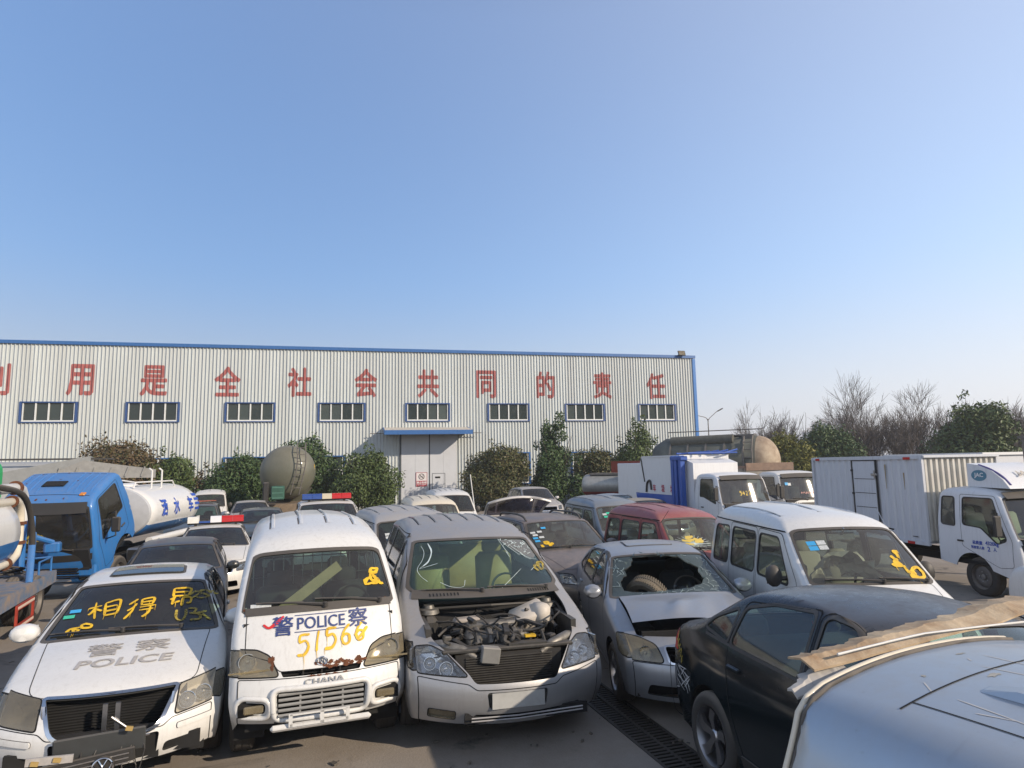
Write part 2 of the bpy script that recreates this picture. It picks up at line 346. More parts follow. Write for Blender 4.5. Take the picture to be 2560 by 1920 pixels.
class MB:
    """collects simple solids into one mesh"""
    def __init__(s): s.V = []; s.F = []
    def add(s, V, F):
        b = len(s.V); s.V += [tuple(v) for v in V]; s.F += [tuple(i + b for i in f) for f in F]; return s
    def box(s, c, d, rot=None, bev=0.0):
        x, y, z = d[0]/2, d[1]/2, d[2]/2
        if bev > 0:
            bev = min(bev, x*.9, y*.9, z*.9); V = []
            for sx in (-1, 1):
                for sy in (-1, 1):
                    for sz in (-1, 1):
                        V += [(sx*x, sy*(y-bev), sz*(z-bev)), (sx*(x-bev), sy*y, sz*(z-bev)), (sx*(x-bev), sy*(y-bev), sz*z)]
            def I(a, b, c_, k): return ((a*2 + b)*2 + c_)*3 + k
            F = []
            F += [(I(0,0,0,0), I(0,0,1,0), I(0,1,1,0), I(0,1,0,0)), (I(1,0,0,0), I(1,1,0,0), I(1,1,1,0), I(1,0,1,0))]
            F += [(I(0,0,0,1), I(1,0,0,1), I(1,0,1,1), I(0,0,1,1)), (I(0,1,0,1), I(0,1,1,1), I(1,1,1,1), I(1,1,0,1))]
            F += [(I(0,0,0,2), I(0,1,0,2), I(1,1,0,2), I(1,0,0,2)), (I(0,0,1,2), I(1,0,1,2), I(1,1,1,2), I(0,1,1,2))]
            for a in (0, 1):
                for b in (0, 1):
                    F += [(I(a,b,0,0), I(a,b,0,1), I(a,b,1,1), I(a,b,1,0)), (I(a,0,b,0), I(a,0,b,2), I(a,1,b,2), I(a,1,b,0)), (I(0,a,b,1), I(0,a,b,2), I(1,a,b,2), I(1,a,b,1))]
                    for c_ in (0, 1): F.append((I(a,b,c_,0), I(a,b,c_,1), I(a,b,c_,2)))
        else:
            V = [(-x,-y,-z),(x,-y,-z),(x,y,-z),(-x,y,-z),(-x,-y,z),(x,-y,z),(x,y,z),(-x,y,z)]
            F = [(0,3,2,1),(4,5,6,7),(0,1,5,4),(1,2,6,5),(2,3,7,6),(3,0,4,7)]
        M = Matrix.Translation(Vector(c))
        if rot is not None: M = M @ (rot if isinstance(rot, Matrix) else Matrix.Rotation(rot[1], 4, rot[0]))
        return s.add([M @ Vector(v) for v in V], F)
    def tube(s, pts, r, n=8, cap=True):
        pts = [Vector(p) for p in pts]; rr = r if isinstance(r, (list, tuple)) else [r]*len(pts)
        V = []; F = []; up = None
        for i, p in enumerate(pts):
            t = (pts[min(i+1, len(pts)-1)] - pts[max(i-1, 0)]).normalized()
            if up is None: up = Vector((0, 0, 1)) if abs(t.z) < 0.9 else Vector((1, 0, 0))
            a = t.cross(up).normalized(); b = a.cross(t).normalized(); up = b
            for j in range(n):
                q = 2*math.pi*j/n; V.append(p + (a*math.cos(q) + b*math.sin(q))*rr[i])
        for i in range(len(pts) - 1):
            for j in range(n):
                F.append((i*n + j, i*n + (j+1) % n, (i+1)*n + (j+1) % n, (i+1)*n + j))
        if cap: F.append(tuple(range(n))[::-1]); F.append(tuple((len(pts)-1)*n + j for j in range(n)))
        return s.add(V, F)
    def lathe(s, prof, axis='X', c=(0, 0, 0), n=24, arc=None):
        """prof: (radius, along) pairs revolved about an axis through c"""
        V = []; F = []; c = Vector(c); m = len(prof); a0, a1 = arc or (0, 2*math.pi); N = n if arc is None else n + 1
        for j in range(N):
            q = a0 + (a1 - a0)*j/n; co, si = math.cos(q), math.sin(q)
            for r, t in prof:
                V.append(c + (Vector((t, r*co, r*si)) if axis == 'X' else Vector((r*co, t, r*si)) if axis == 'Y' else Vector((r*co, r*si, t))))
        for j in range(n if arc is None else n):
            k = (j + 1) % N
            for i in range(m - 1): F.append((j*m + i, j*m + i + 1, k*m + i + 1, k*m + i))
        return s.add(V, F)
    def prism(s, poly, a, b, axis='Z'):
        """extrudes a 2-D outline between a and b along an axis (X: outline in y,z; Y: in x,z; Z: in x,y)"""
        n = len(poly); V = []
        for t in (a, b):
            for u, v in poly: V.append((t, u, v) if axis == 'X' else (u, t, v) if axis == 'Y' else (u, v, t))
        F = [tuple(range(n)), tuple(range(2*n - 1, n - 1, -1))] + [(i, i + n, (i+1) % n + n, (i+1) % n) for i in range(n)]
        return s.add(V, F)
    def build(s, name, mat, parent=None, smooth=None, recalc=True):
        me = bpy.data.meshes.new(name); me.from_pydata(s.V, [], s.F); me.update()
        if recalc:
            bm = bmesh.new(); bm.from_mesh(me); bmesh.ops.recalc_face_normals(bm, faces=bm.faces); bm.to_mesh(me); bm.free()
        if smooth:
            me.polygons.foreach_set('use_smooth', [True]*len(me.polygons)); me.set_sharp_from_angle(angle=R(smooth))
        o = link(name, me, mat, parent)
        if parent is not None and name in STUFF_PARTS: o['kind'] = 'stuff'
        return o

def rpoly(pts, rad=0.03, ds=0.06, n=5):
    """rounds the corners of a polygon and samples it densely; rad may be a list"""
    out = []; m = len(pts); P = [np.array(p, float) for p in pts]
    for i in range(m):
        p = P[i]; a = P[i-1]; b = P[(i+1) % m]; r = rad[i] if isinstance(rad, (list, tuple)) else rad
        la = np.linalg.norm(a - p); lb = np.linalg.norm(b - p); r = min(r, .48*la, .48*lb)
        if r < 1e-5: out.append(p)
        else:
            p0 = p + (a - p)*r/la; p2 = p + (b - p)*r/lb
            for j in range(n + 1):
                t = j/n; out.append((1-t)**2*p0 + 2*t*(1-t)*p + t*t*p2)
    res = []
    for i in range(len(out)):
        a = out[i]; b = out[(i+1) % len(out)]; k = max(1, int(np.linalg.norm(b - a)/ds))
        for j in range(k): res.append(a + (b - a)*j/k)
    return np.array(res)
def offset_poly(P, d):
    """grows (d>0) or shrinks a dense polygon"""
    P = np.asarray(P, float); a = 0.5*np.sum(P[:, 0]*np.roll(P[:, 1], -1) - np.roll(P[:, 0], -1)*P[:, 1])
    T = np.roll(P, -1, 0) - np.roll(P, 1, 0); L = np.linalg.norm(T, axis=1, keepdims=True) + 1e-9
    N = np.stack([T[:, 1], -T[:, 0]], 1)/L*(1 if a > 0 else -1)
    return P + N*d
def inpoly(Q, P):
    x, y = Q[:, 0], Q[:, 1]; ins = np.zeros(len(Q), bool); x0, y0 = P[:, 0], P[:, 1]; x1, y1 = np.roll(x0, -1), np.roll(y0, -1)
    for i in range(len(P)):
        c = (y0[i] > y) != (y1[i] > y)
        if c.any():
            with np.errstate(divide='ignore', invalid='ignore'):
                ins ^= c & (x < (x1[i] - x0[i])*(y - y0[i])/(y1[i] - y0[i]) + x0[i])
    return ins
def mirror(P): P = np.array(P, float); P[:, 0] *= -1; return P

class Reg:
    def __init__(s, name, poly, mat=None, off=0.0, skirt=False, ring=0.0, ringmat=None, gap=False, parent=None, ringname=None):
        s.name, s.poly, s.mat, s.off, s.skirt, s.ring, s.ringmat, s.gap, s.parent, s.ringname = name, np.asarray(poly, float), mat, off, skirt, ring, ringmat, gap, parent, ringname

def cut_patch(outline, extra, regs, fmap, fnor, base, dens, liner=None):
    """triangulates a 2-D patch, splits it by regions and lifts the pieces into 3-D.
    regs in priority order (later wins); base = (name, mat, parent). mat None cuts a hole."""
    layers = []
    for g in regs:
        if g.ring > 0: layers.append((g, True, offset_poly(g.poly, g.ring)))
        layers.append((g, False, g.poly))
    pts = [np.asarray(outline, float)]; edges = []; n0 = 0
    def loop(n, k): return [(n + i, n + (i+1) % k) for i in range(k)]
    edges += loop(0, len(outline)); n0 = len(outline); seen = []
    out_in = lambda P: inpoly(P, np.asarray(outline, float))
    for g, ring, P in layers:
        pts.append(P); edges += loop(n0, len(P)); n0 += len(P)
    allp = np.concatenate(pts)
    ex = np.asarray(extra, float); ex = ex[out_in(ex)]
    cs = max(dens*0.45, 1e-3)
    keep = np.ones(len(ex), bool)
    for i in range(0, len(ex), 500):
        d = np.sqrt(((ex[i:i+500, None, :] - allp[None])**2).sum(-1)).min(1); keep[i:i+500] = d > cs
    allp = np.concatenate([allp, ex[keep]])
    r = delaunay_2d_cdt([Vector((float(a), float(b))) for a, b in allp], edges, [], 0, 1e-5)
    V2 = np.array([(v[0], v[1]) for v in r[0]]); F = np.array([f for f in r[2] if len(f) == 3], int)
    C = V2[F].mean(1); ok = inpoly(C, np.asarray(outline, float)); F = F[ok]; C = C[ok]
    lab = np.full(len(F), -1)
    for i, (g, ring, P) in enumerate(layers): lab[inpoly(C, P)] = i
    P3 = fmap(V2); N3 = fnor(V2)
    # orient faces along the normals
    tri = P3[F]; fn = np.cross(tri[:, 1] - tri[:, 0], tri[:, 2] - tri[:, 0]); flip = (fn*N3[F].mean(1)).sum(1) < 0
    F[flip] = F[flip][:, ::-1]
    objs = {}
    def emit(sel, name, mat, parent, off, skirt):
        f = F[sel]
        if len(f) == 0: return None
        u, inv = np.unique(f, return_inverse=True); f2 = inv.reshape(-1, 3)
        V = P3[u] + N3[u]*off; LN = list(N3[u][f2].reshape(-1, 3)); faces = [tuple(x) for x in f2]; VV = list(V)
        if skirt and abs(off) > 1e-6:
            cnt = {}
            for a, b, c in f2:
                for e in ((a, b), (b, c), (c, a)): cnt[e] = cnt.get(e, 0) + 1
            base_i = {}
            for (a, b) in cnt:
                if (b, a) in cnt: continue
                for q in (a, b):
                    if q not in base_i: base_i[q] = len(VV); VV.append(P3[u[q]])
                fa = (a, base_i[a], base_i[b], b) if off > 0 else (b, base_i[b], base_i[a], a)
                fa = (b, a, base_i[a], base_i[b])
                p = [np.array(VV[i]) for i in fa]; nn = np.cross(p[1] - p[0], p[3] - p[0]); nn = nn/(np.linalg.norm(nn) + 1e-9)
                faces.append(fa); LN += [nn]*4
        return mk(name, VV, faces, mat, parent, LN=LN)
    body = lab == -1
    idx = np.where(body)[0]; par_ = {}
    def fnd(a):
        while par_.get(a, a) != a: par_[a] = par_.get(par_[a], par_[a]); a = par_[a]
        return a
    for a, b_, c_ in F[idx].tolist():
        ra, rb, rc = fnd(a), fnd(b_), fnd(c_); par_[ra] = par_.get(ra, ra); par_[rb] = ra; par_[fnd(rc)] = fnd(ra)
    rt = np.array([fnd(int(F[i, 0])) for i in idx]) if len(idx) else np.array([], int); big = None
    for q in (np.unique(rt) if len(rt) else []):
        sel = np.zeros(len(F), bool); sel[idx[rt == q]] = True
        if sel.sum() < 3: continue
        o_ = emit(sel, base[0], base[1], base[2], 0.0, False)
        if big is None or sel.sum() > big: big = sel.sum(); objs['base'] = o_
    for i, (g, ring, P) in enumerate(layers):
        sel = lab == i
        par = g.parent if g.parent is not None else base[2]
        if ring:
            if g.ringmat is not None:
                o = emit(sel, g.ringname or 'window_seal', g.ringmat, objs.get('base') if base[2] is None else par, 0.002, False)
        elif g.mat is not None:
            o = emit(sel, g.name, g.mat, par, g.off, g.skirt); objs.setdefault(g.name, o); objs.setdefault('_' + g.name, []).append(o)
    if liner is not None:
        solid = np.zeros(len(F), bool)
        for i, (g, ring, P) in enumerate(layers):
            if (ring and g.ringmat is not None) or (not ring and g.mat is not None and g.mat not in GLASSES): solid |= lab == i
        solid |= body
        f = F[solid][:, ::-1]; u, inv = np.unique(f, return_inverse=True)
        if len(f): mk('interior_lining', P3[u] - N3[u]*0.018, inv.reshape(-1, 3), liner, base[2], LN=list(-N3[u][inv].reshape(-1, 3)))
    return objs
GLASSES = {m for k, m in MATS.items() if 'glass' in k or 'lens' in k}

def ribbon(pts, w):
    """2-D stroke polygon strip: returns verts, quads (list of 2-D points)"""
    P = np.asarray(pts, float); T = np.gradient(P, axis=0); T /= np.linalg.norm(T, axis=1, keepdims=True) + 1e-9
    N = np.stack([-T[:, 1], T[:, 0]], 1); w = np.asarray(w, float).reshape(-1, 1) if np.ndim(w) else w
    V = np.concatenate([P + N*w/2, P - N*w/2]); n = len(P)
    return V, [(i, i + 1, n + i + 1, n + i) for i in range(n - 1)]
def smooth_path(pts, k=6):
    """Catmull-Rom through the points"""
    P = np.asarray(pts, float)
    if len(P) < 3: return np.array([P[0] + (P[-1] - P[0])*t for t in np.linspace(0, 1, k + 1)])
    Q = np.vstack([2*P[0] - P[1], P, 2*P[-1] - P[-2]]); out = []
    for i in range(1, len(Q) - 2):
        for t in np.linspace(0, 1, k, endpoint=False):
            a, b, c, d = Q[i-1], Q[i], Q[i+1], Q[i+2]
            out.append(0.5*((2*b) + (-a + c)*t + (2*a - 5*b + 4*c - d)*t*t + (-a + 3*b - 3*c + d)*t**3))
    out.append(P[-1]); return np.array(out)
_TXT = {}
def text_mesh(body, bold=0.0):
    """glyph outlines of a string as a flat mesh normalised to height 1 (x right, y up), centred; strokes thickened by shifted copies"""
    if body not in _TXT:
        cu = bpy.data.curves.new('txt', 'FONT'); cu.body = body; cu.align_x = 'CENTER'; cu.resolution_u = 3
        o = bpy.data.objects.new('txt', cu); COL.objects.link(o); dg = bpy.context.evaluated_depsgraph_get(); dg.update()
        me = o.evaluated_get(dg).to_mesh()
        V = np.array([(v.co.x, v.co.y) for v in me.vertices]); F = [tuple(p.vertices) for p in me.polygons]
        o.evaluated_get(dg).to_mesh_clear(); bpy.data.objects.remove(o); bpy.data.curves.remove(cu)
        lo = V.min(0); hi = V.max(0); V = (V - (lo + hi)/2)/(hi[1] - lo[1]); _TXT[body] = (V, F)
    V, F = _TXT[body]
    if bold <= 0: return V.copy(), list(F)
    VV = []; FF = []; n = len(V)
    for i, (a, b) in enumerate(((0, 0), (1, 0), (-1, 0), (0, 1), (0, -1), (.7, .7), (-.7, .7), (.7, -.7), (-.7, -.7))):
        VV.append(V + np.array([a, b])*bold); FF += [tuple(q + i*n for q in f) for f in F]
    return np.concatenate(VV), FF
for _t in list('警察洒水车圾垃利用是全社会共同的责任2人') + ['POLICE', 'CHANA', 'JAC', 'DFAC', '总质量', '4320kg', '驾驶室人数', '禁止吸烟', 'NO SMOKING']: text_mesh(_t)
def lift(n_total, body, step):
    """per-vertex height so that the shifted copies of a glyph never share a plane"""
    n = len(_TXT[body][0]); return (np.arange(n_total)//n)*step
# ---------- a vehicle built from a shell ----------
class Car:
    def __init__(s, name, shell, body, loc, rz, label, cat='car', group=None, roll=0.0, k=1.0, wheels=((0.85, 0.0), (3.6, 0.0)), wr=0.31, wcz=None,
                 arch=0.36, sill=0.22, cowl=6, ncol=18, liner=None, glassm=None, wheel_w=0.20, track=None, rim='steel', core=True, front=4):
        s.sh, s.body, s.cowl, s.ncol = shell, body, cowl, ncol
        s.r = root(name, loc, rz, label, cat, group, roll, k)
        s.sw, s.sd = [], {-1: [], 1: []}; s.wy = [w[0] for w in wheels]; s.wr = wr; s.arch = arch; s.sill = sill; s.front = front
        s.wz = wr if wcz is None else wcz; s.gaps = MB(); s.liner = liner or M_LINER; s.glassm = glassm or M_GLASS
        s.ww = wheel_w; s.track = track or shell.hw*0.98; s.rim = rim; s.core = core; s.objs = {}
    # coordinates on the swept patch
    def fz(s, x, z): return s.sh.inv(x, z, 0, s.front + 1, 2)          # front view: x across, z height
    def ty(s, x, y): return s.sh.inv(x, y, s.front - 1, 11, 1)          # plan view on bonnet, screen, roof
    def rz_(s, x, z): return s.sh.inv(x, z, 11, len(s.sh.sc) - 1, 2)
    def ws(s, v, t): return s.sh.sv(v, s.cowl, t)
    def FP(s, pts, **k): return np.array([s.fz(a, b) for a, b in rpoly(pts, **k)])
    def TP(s, pts, **k): return np.array([s.ty(a, b) for a, b in rpoly(pts, **k)])
    def WP(s, pts, rad=0.05, i=None, **k):
        i = s.cowl if i is None else i
        return rpoly([s.sh.sv(v, i, t) for v, t in pts], rad=rad, **k)
    def p3(s, q, off=0.0):
        q = np.atleast_2d(np.asarray(q, float)); return s.sh.sweep(q[:, 0], q[:, 1]) + s.sh.sweepN(q[:, 0], q[:, 1])*off
    def s3(s, q, sg, off=0.0):
        q = np.atleast_2d(np.asarray(q, float)); return s.sh.side(q[:, 0], q[:, 1], sg) + s.sh.sideN(q[:, 0], q[:, 1], sg)*off
    def screen(s, mat=None, vb=.965, vt=.955, tb=.03, tt=.97, rad=.07, ring=.035, name='windscreen', ringmat=None, i=None):
        i = s.cowl if i is None else i
        P = s.WP([(-vb, tb), (vb, tb), (vt, tt), (-vt, tt)], rad, i=i)
        s.sw.append(Reg(name, P, mat or s.glassm, ring=ring, ringmat=ringmat or M_BLACK, ringname='screen_surround', off=-0.004)); return P
    def window(s, pts, sg, mat=None, rad=.05, ring=.022, name='side_window', ringmat=None, off=-.005):
        for g in ((-1, 1) if sg == 0 else (sg,)):
            s.sd[g].append(Reg(name, rpoly(pts, rad), mat or s.glassm, off=off, ring=ring, ringmat=ringmat or M_BLACK, ringname='window_seal'))
    def door(s, pts, sg, name='door', rad=.06, mat=None):
        for g in ((-1, 1) if sg == 0 else (sg,)):
            s.sd[g].insert(0, Reg(name, rpoly(pts, rad), mat or s.body, gap=True))
    def panel(s, name, P, mat=None, gap=True, off=0.0, skirt=False, first=False, ring=0.0, ringmat=None, ringname=None):
        g = Reg(name, P, mat or s.body, off=off, skirt=skirt, gap=gap, ring=ring, ringmat=ringmat, ringname=ringname)
        s.sw.insert(0, g) if first else s.sw.append(g)
    def hole(s, P, ring=0.0, ringmat=None, ringname=None): s.sw.append(Reg('hole', P, None, ring=ring, ringmat=ringmat, ringname=ringname))
    def line(s, pts2, w=.007, off=.0015, side=0):
        """thin dark joint drawn along a path on the swept patch (side=0) or a flank (+1/-1)"""
        V, F = ribbon(pts2, w); P = s.p3(V, off) if side == 0 else s.s3(V, side, off)
        s.gaps.add([tuple(p) for p in P], F)
    def rib(s, pts2, w=.03, h=.007, mat=None, name='roof_rib'):
        """raised pressed rib along a path on the swept patch"""
        P = np.asarray(pts2, float); T = np.gradient(P, axis=0); T /= np.linalg.norm(T, axis=1, keepdims=True) + 1e-9
        N = np.stack([-T[:, 1], T[:, 0]], 1); m = len(P); rows = []
        tp = np.ones(m); tp[0] = tp[-1] = 0.15
        for o, hh in ((-.5, .0005), (-.3, 1), (.3, 1), (.5, .0005)):
            Q = P + N*w*o; A = s.sh.sweep(Q[:, 0], Q[:, 1]); B = s.sh.sweepN(Q[:, 0], Q[:, 1]); rows.append(A + B*(hh*h*tp)[:, None] + B*0.0005)
        V = np.concatenate(rows); F = [(j*m + i, j*m + i + 1, (j+1)*m + i + 1, (j+1)*m + i) for j in range(3) for i in range(m - 1)]
        b = MB(); b.add(V, F); o = b.build(name, mat or s.body, s.r, smooth=None, recalc=False); return o
    def decal(s, V2, F, mat, name, side=0, off=.004, parent=None, res=None):
        if side == 0: A = s.sh.sweep(V2[:, 0], V2[:, 1]); N = s.sh.sweepN(V2[:, 0], V2[:, 1])
        else: A = s.sh.side(V2[:, 0], V2[:, 1], side); N = s.sh.sideN(V2[:, 0], V2[:, 1], side)
        P = A + N*np.reshape(off, (-1, 1)); o = mk(name, P, F, mat, parent if parent is not None else s.r); return o
    def text(s, body, mat, name, fmap, size, at=(0, 0), aspect=1.0, rot=0.0, bold=0.0, side=0, off=.004, slant=0.0):
        """fmap turns flat (x right, y up) metres into patch coordinates"""
        V, F = text_mesh(body, bold); V[:, 0] += slant*V[:, 1]; V = V*np.array([size*aspect, size])
        c, q = math.cos(rot), math.sin(rot); V = np.stack([V[:, 0]*c - V[:, 1]*q + at[0], V[:, 0]*q + V[:, 1]*c + at[1]], 1)
        return s.decal(np.array([fmap(a, b) for a, b in V]), F, mat, name, side, off + lift(len(V), body, .0004))
    def strokes(s, paths, mat, name, fmap, width=.03, side=0, off=.004, rng=None, drip=0):
        rng = rng or random; b = MB()
        for pa in paths:
            Q = smooth_path(pa, 7); n = len(Q); w = width*(0.75 + 0.5*np.array([noise.noise(Vector((q[0]*9, q[1]*9, 3.1))) + .5 for q in Q]))
            w[0] *= .5; w[-1] *= .45
            V, F = ribbon(Q, w); V2 = np.array([fmap(a, c) for a, c in V]); P = s.p3(V2, off) if side == 0 else s.s3(V2, side, off)
            b.add([tuple(p) for p in P], F)
            for _ in range(drip):
                q = Q[rng.randrange(n)]; L = rng.uniform(.03, .12); D = np.array([(q[0], q[1]), (q[0] + rng.uniform(-.004, .004), q[1] - L*.6), (q[0], q[1] - L)])
                V, F = ribbon(D, np.array([width*.3, width*.16, width*.1])); V2 = np.array([fmap(a, c) for a, c in V])
                P = s.p3(V2, off) if side == 0 else s.s3(V2, side, off); b.add([tuple(p) for p in P], F)
        return b.build(name, mat, s.r, recalc=False)
    def blobs(s, spots, mat, name, fmap, side=0, off=.0035, seed=1):
        """ragged flat patches (rust, mud): spots = (x, y, rx, ry)"""
        rg = random.Random(seed); b = MB()
        for x, y, rx, ry in spots:
            n = 14; P = [(x + math.cos(2*math.pi*i/n)*rx*rg.uniform(.45, 1.1), y + math.sin(2*math.pi*i/n)*ry*rg.uniform(.4, 1.15)) for i in range(n)]
            V2 = np.array([fmap(a, c) for a, c in [(x, y)] + P]); Q = s.p3(V2, off) if side == 0 else s.s3(V2, side, off)
            b.add([tuple(p) for p in Q], [(0, i + 1, (i+1) % n + 1) for i in range(n)])
        return b.build(name, mat, s.r, recalc=False)
    # ---- assembly ----
    def bottom(s):
        """lower edge of the flank from rear to front with wheel arches"""
        sh = s.sh; yr = sh.R[-1, 0]; zr = sh.R[-1, 1]; yf = sh.R[0, 0]; zf = sh.R[0, 1]; pts = []
        for y in sorted(s.wy, reverse=True):
            c = s.wz; a0 = math.asin(max(-1, min(1, (s.sill - c)/s.arch)))
            dx = s.arch*math.cos(a0)
            if not pts: pts.append((min(yr - .01, y + dx + .02) if False else y + dx, s.sill))
            else: pts.append((y + dx, s.sill))
            for j in range(1, 16):
                a = a0 + (math.pi - 2*a0)*j/16; pts.append((y + s.arch*math.cos(a), c + s.arch*math.sin(a)))
            pts.append((y - dx, s.sill))
        out = []
        full = [(yr, zr)] + pts + [(yf, zf)]
        for i in range(len(full) - 1):
            a = np.array(full[i]); b = np.array(full[i+1]); k = max(1, int(np.linalg.norm(b - a)/.08))
            for j in range(k):
                if i == 0 and j == 0: continue
                out.append(a + (b - a)*j/k)
        return np.array(out)
    def shell_build(s, dens=.075, liner=True):
        sh = s.sh; ed = np.stack([sh.We_, sh.S], 1)
        bot = np.linspace(-1, 1, s.ncol + 1)[1:-1]
        outline = np.concatenate([ed, np.stack([-bot*sh.We_[-1], np.full(len(bot), sh.S[-1])], 1), ed[::-1]*np.array([-1, 1]), np.stack([bot*sh.We_[0], np.full(len(bot), sh.S[0])], 1)])
        ex = [(v*sh.We(S), S) for S in sh.S[1:-1] for v in np.linspace(-1, 1, s.ncol + 1)[1:-1]]
        ln = s.liner if liner else None
        o = cut_patch(outline, ex, s.sw, lambda V: sh.sweep(V[:, 0], V[:, 1]), lambda V: sh.sweepN(V[:, 0], V[:, 1]), ('body_shell', s.body, s.r), .05, ln)
        s.objs.update(o)
        bt = s.bottom()
        for sg in (-1, 1):
            outl = np.concatenate([sh.R[:, :2], bt]); ex = []
            for d in (.012, .035, .08):
                T = np.gradient(sh.R[:, :2], axis=0); T /= np.linalg.norm(T, axis=1, keepdims=True)
                Q = sh.R[:, :2] + np.stack([T[:, 1], -T[:, 0]], 1)*d
                dd, _ = sh.dist(Q[:, 0], Q[:, 1]); ex += list(Q[dd > d*.93])
            lo = sh.R[:, :2].min(0); hi = sh.R[:, :2].max(0)
            for y in np.arange(lo[0], hi[0], dens):
                for z in np.arange(lo[1], hi[1], dens*.9): ex.append((y + .01*math.sin(z*37), z))
            ex = np.array(ex)
            def fn(V, sg=sg):
                n = sh.sideN(V[:, 0], V[:, 1], sg); d, _ = sh.dist(V[:, 0], V[:, 1]); m = d < 1e-3
                if m.any():
                    S = np.array([sh.S[((sh.R[:, :2] - v)**2).sum(1).argmin()] for v in V[m]])
                    n[m] = sh.sweepN(sg*sh.We(S)*.999, S)
                return n
            o = cut_patch(outl, ex, s.sd[sg], lambda V, sg=sg: sh.side(V[:, 0], V[:, 1], sg), fn, ('body_side', s.body, s.r), .05, ln)
            for g in s.sd[sg]:
                if g.gap: s.line(np.vstack([g.poly, g.poly[:2]]), .008, .002, sg)
        for g in s.sw:
            if g.gap and g.mat is not None: s.line(np.vstack([g.poly, g.poly[:2]]), .007, .002, 0)
        if s.gaps.V: s.gaps.build('panel_gap', M_GAP, s.r, recalc=False)
        return s
    def undercarriage(s, floor=True):
        sh = s.sh; hw = sh.hw; L = sh.R[:, 0].max(); b = MB(); z0 = s.sill + .01
        b.box((0, L/2, z0 + .05), (hw*1.62, L*.86, .10)); 
        if s.core: b.box((0, s.wy[0], z0 + .22), (hw*1.16, 1.0, .36)); b.box((0, s.wy[-1], z0 + .2), (hw*1.16, .9, .34))
        for y in s.wy:
            for sg in (-1, 1):
                prof = [(s.arch*1.0, sg*hw*.60), (s.arch*1.0, sg*hw*.93)]; b.lathe(prof, 'X', (0, y, s.wz), 14, (R(-15), R(195)))
                b.add([(sg*hw*.60, y - s.arch, z0 - .05), (sg*hw*.60, y + s.arch, z0 - .05), (sg*hw*.60, y + s.arch, s.wz + s.arch), (sg*hw*.60, y - s.arch, s.wz + s.arch)], [(0, 1, 2, 3)])
        b.build('underbody', M_UNDER, s.r)
    def wheels(s, styles=None, only=None):
        for y in s.wy:
            for sg in (-1, 1): wheel(s.r, (sg*(s.track - s.ww/2), y, s.wr), s.wr, s.ww, sg, s.rim)
    def cabin(s, dash=True, rows=(2.05, 2.95), seatm=None, hip=.52, wheel_x=.36, width=None, seat_h=.66, dashz=None, dashm=None, bench_back=True):
        sh = s.sh; hw = sh.hw; seatm = seatm or M_SEAT; cy_, cz = sh.at(sh.sc[s.cowl], 0), sh.at(sh.sc[s.cowl], 1)
        if dash:
            b = MB(); z = dashz or cz - .03; y0 = cy_ - .10; w = hw*.86
            b.prism([(y0, z - .5), (y0 + .02, z), (y0 + .42, z - .005), (y0 + .56, z - .07), (y0 + .60, z - .22), (y0 + .48, z - .5)], -w, w, 'X')
            b.prism([(y0 + .40, z - .01), (y0 + .44, z + .05), (y0 + .56, z + .04), (y0 + .60, z - .06)], wheel_x - .18, wheel_x + .18, 'X')
            b.build('dashboard', dashm or M_TRIM, s.r)
            st = MB(); a = Vector((wheel_x, y0 + .70, z - .04)); ring = []
            for i in range(25):
                q = 2*math.pi*i/24; ring.append(a + Vector((math.cos(q)*.18, math.sin(q)*.09, math.sin(q)*.16)))
            st.tube(ring, .014, 6, False); st.box(a, (.16, .04, .09)); st.tube([a, a + Vector((0, -.22, -.12))], .025, 6)
            for q in (0, math.pi, 1.5*math.pi): st.tube([a, a + Vector((math.cos(q)*.18, math.sin(q)*.09, math.sin(q)*.16))], .012, 5)
            st.build('steering_wheel', M_BLACK, s.r, smooth=40)
        for i, y in enumerate(rows):
            if i == 0:
                for x in (-wheel_x, wheel_x): seat(s.r, (x, y, hip), .48, seat_h, seatm)
            else: seat(s.r, (0, y, hip), hw*1.45, seat_h, seatm, heads=(-.35, .35))
    def mirrors(s, y, z, mat=None, size=(.20, .10, .14), out=.12, sides=(-1, 1)):
        for sg in sides:
            p = s.sh.side(np.array([y]), np.array([z]), sg)[0]; b = MB(); c = Vector((p[0] + sg*out, p[1] - .02, p[2] + .03))
            b.lathe([(0.001, -.055), (.06, -.05), (.082, -.02), (.088, .02), (.085, .045), (.001, .046)], 'Y', (0, 0, 0), 14)
            b.V = [(v[0]*size[0]/.16 + c.x, v[1]*size[1]/.1 + c.y, v[2]*size[2]/.16 + c.z) for v in b.V]
            b.tube([Vector(p), Vector((c.x - sg*.03, c.y, c.z - .03))], [.028, .022], 6)
            m = b.build('door_mirror', mat or s.body, s.r, smooth=50)
            g = MB(); g.box((c.x, c.y + .046*size[1]/.1 + .002, c.z), (size[0]*.86, .004, size[2]*.8)); g.build('mirror_glass', M_CHROME, m)
    def handles(s, pts, mat=None):
        for y, z in pts:
            for sg in (-1, 1):
                p = s.sh.side(np.array([y]), np.array([z]), sg)[0]; b = MB(); b.box((p[0] + sg*.012, y, z), (.03, .16, .035), bev=.01); b.build('door_handle', mat or s.body, s.r)
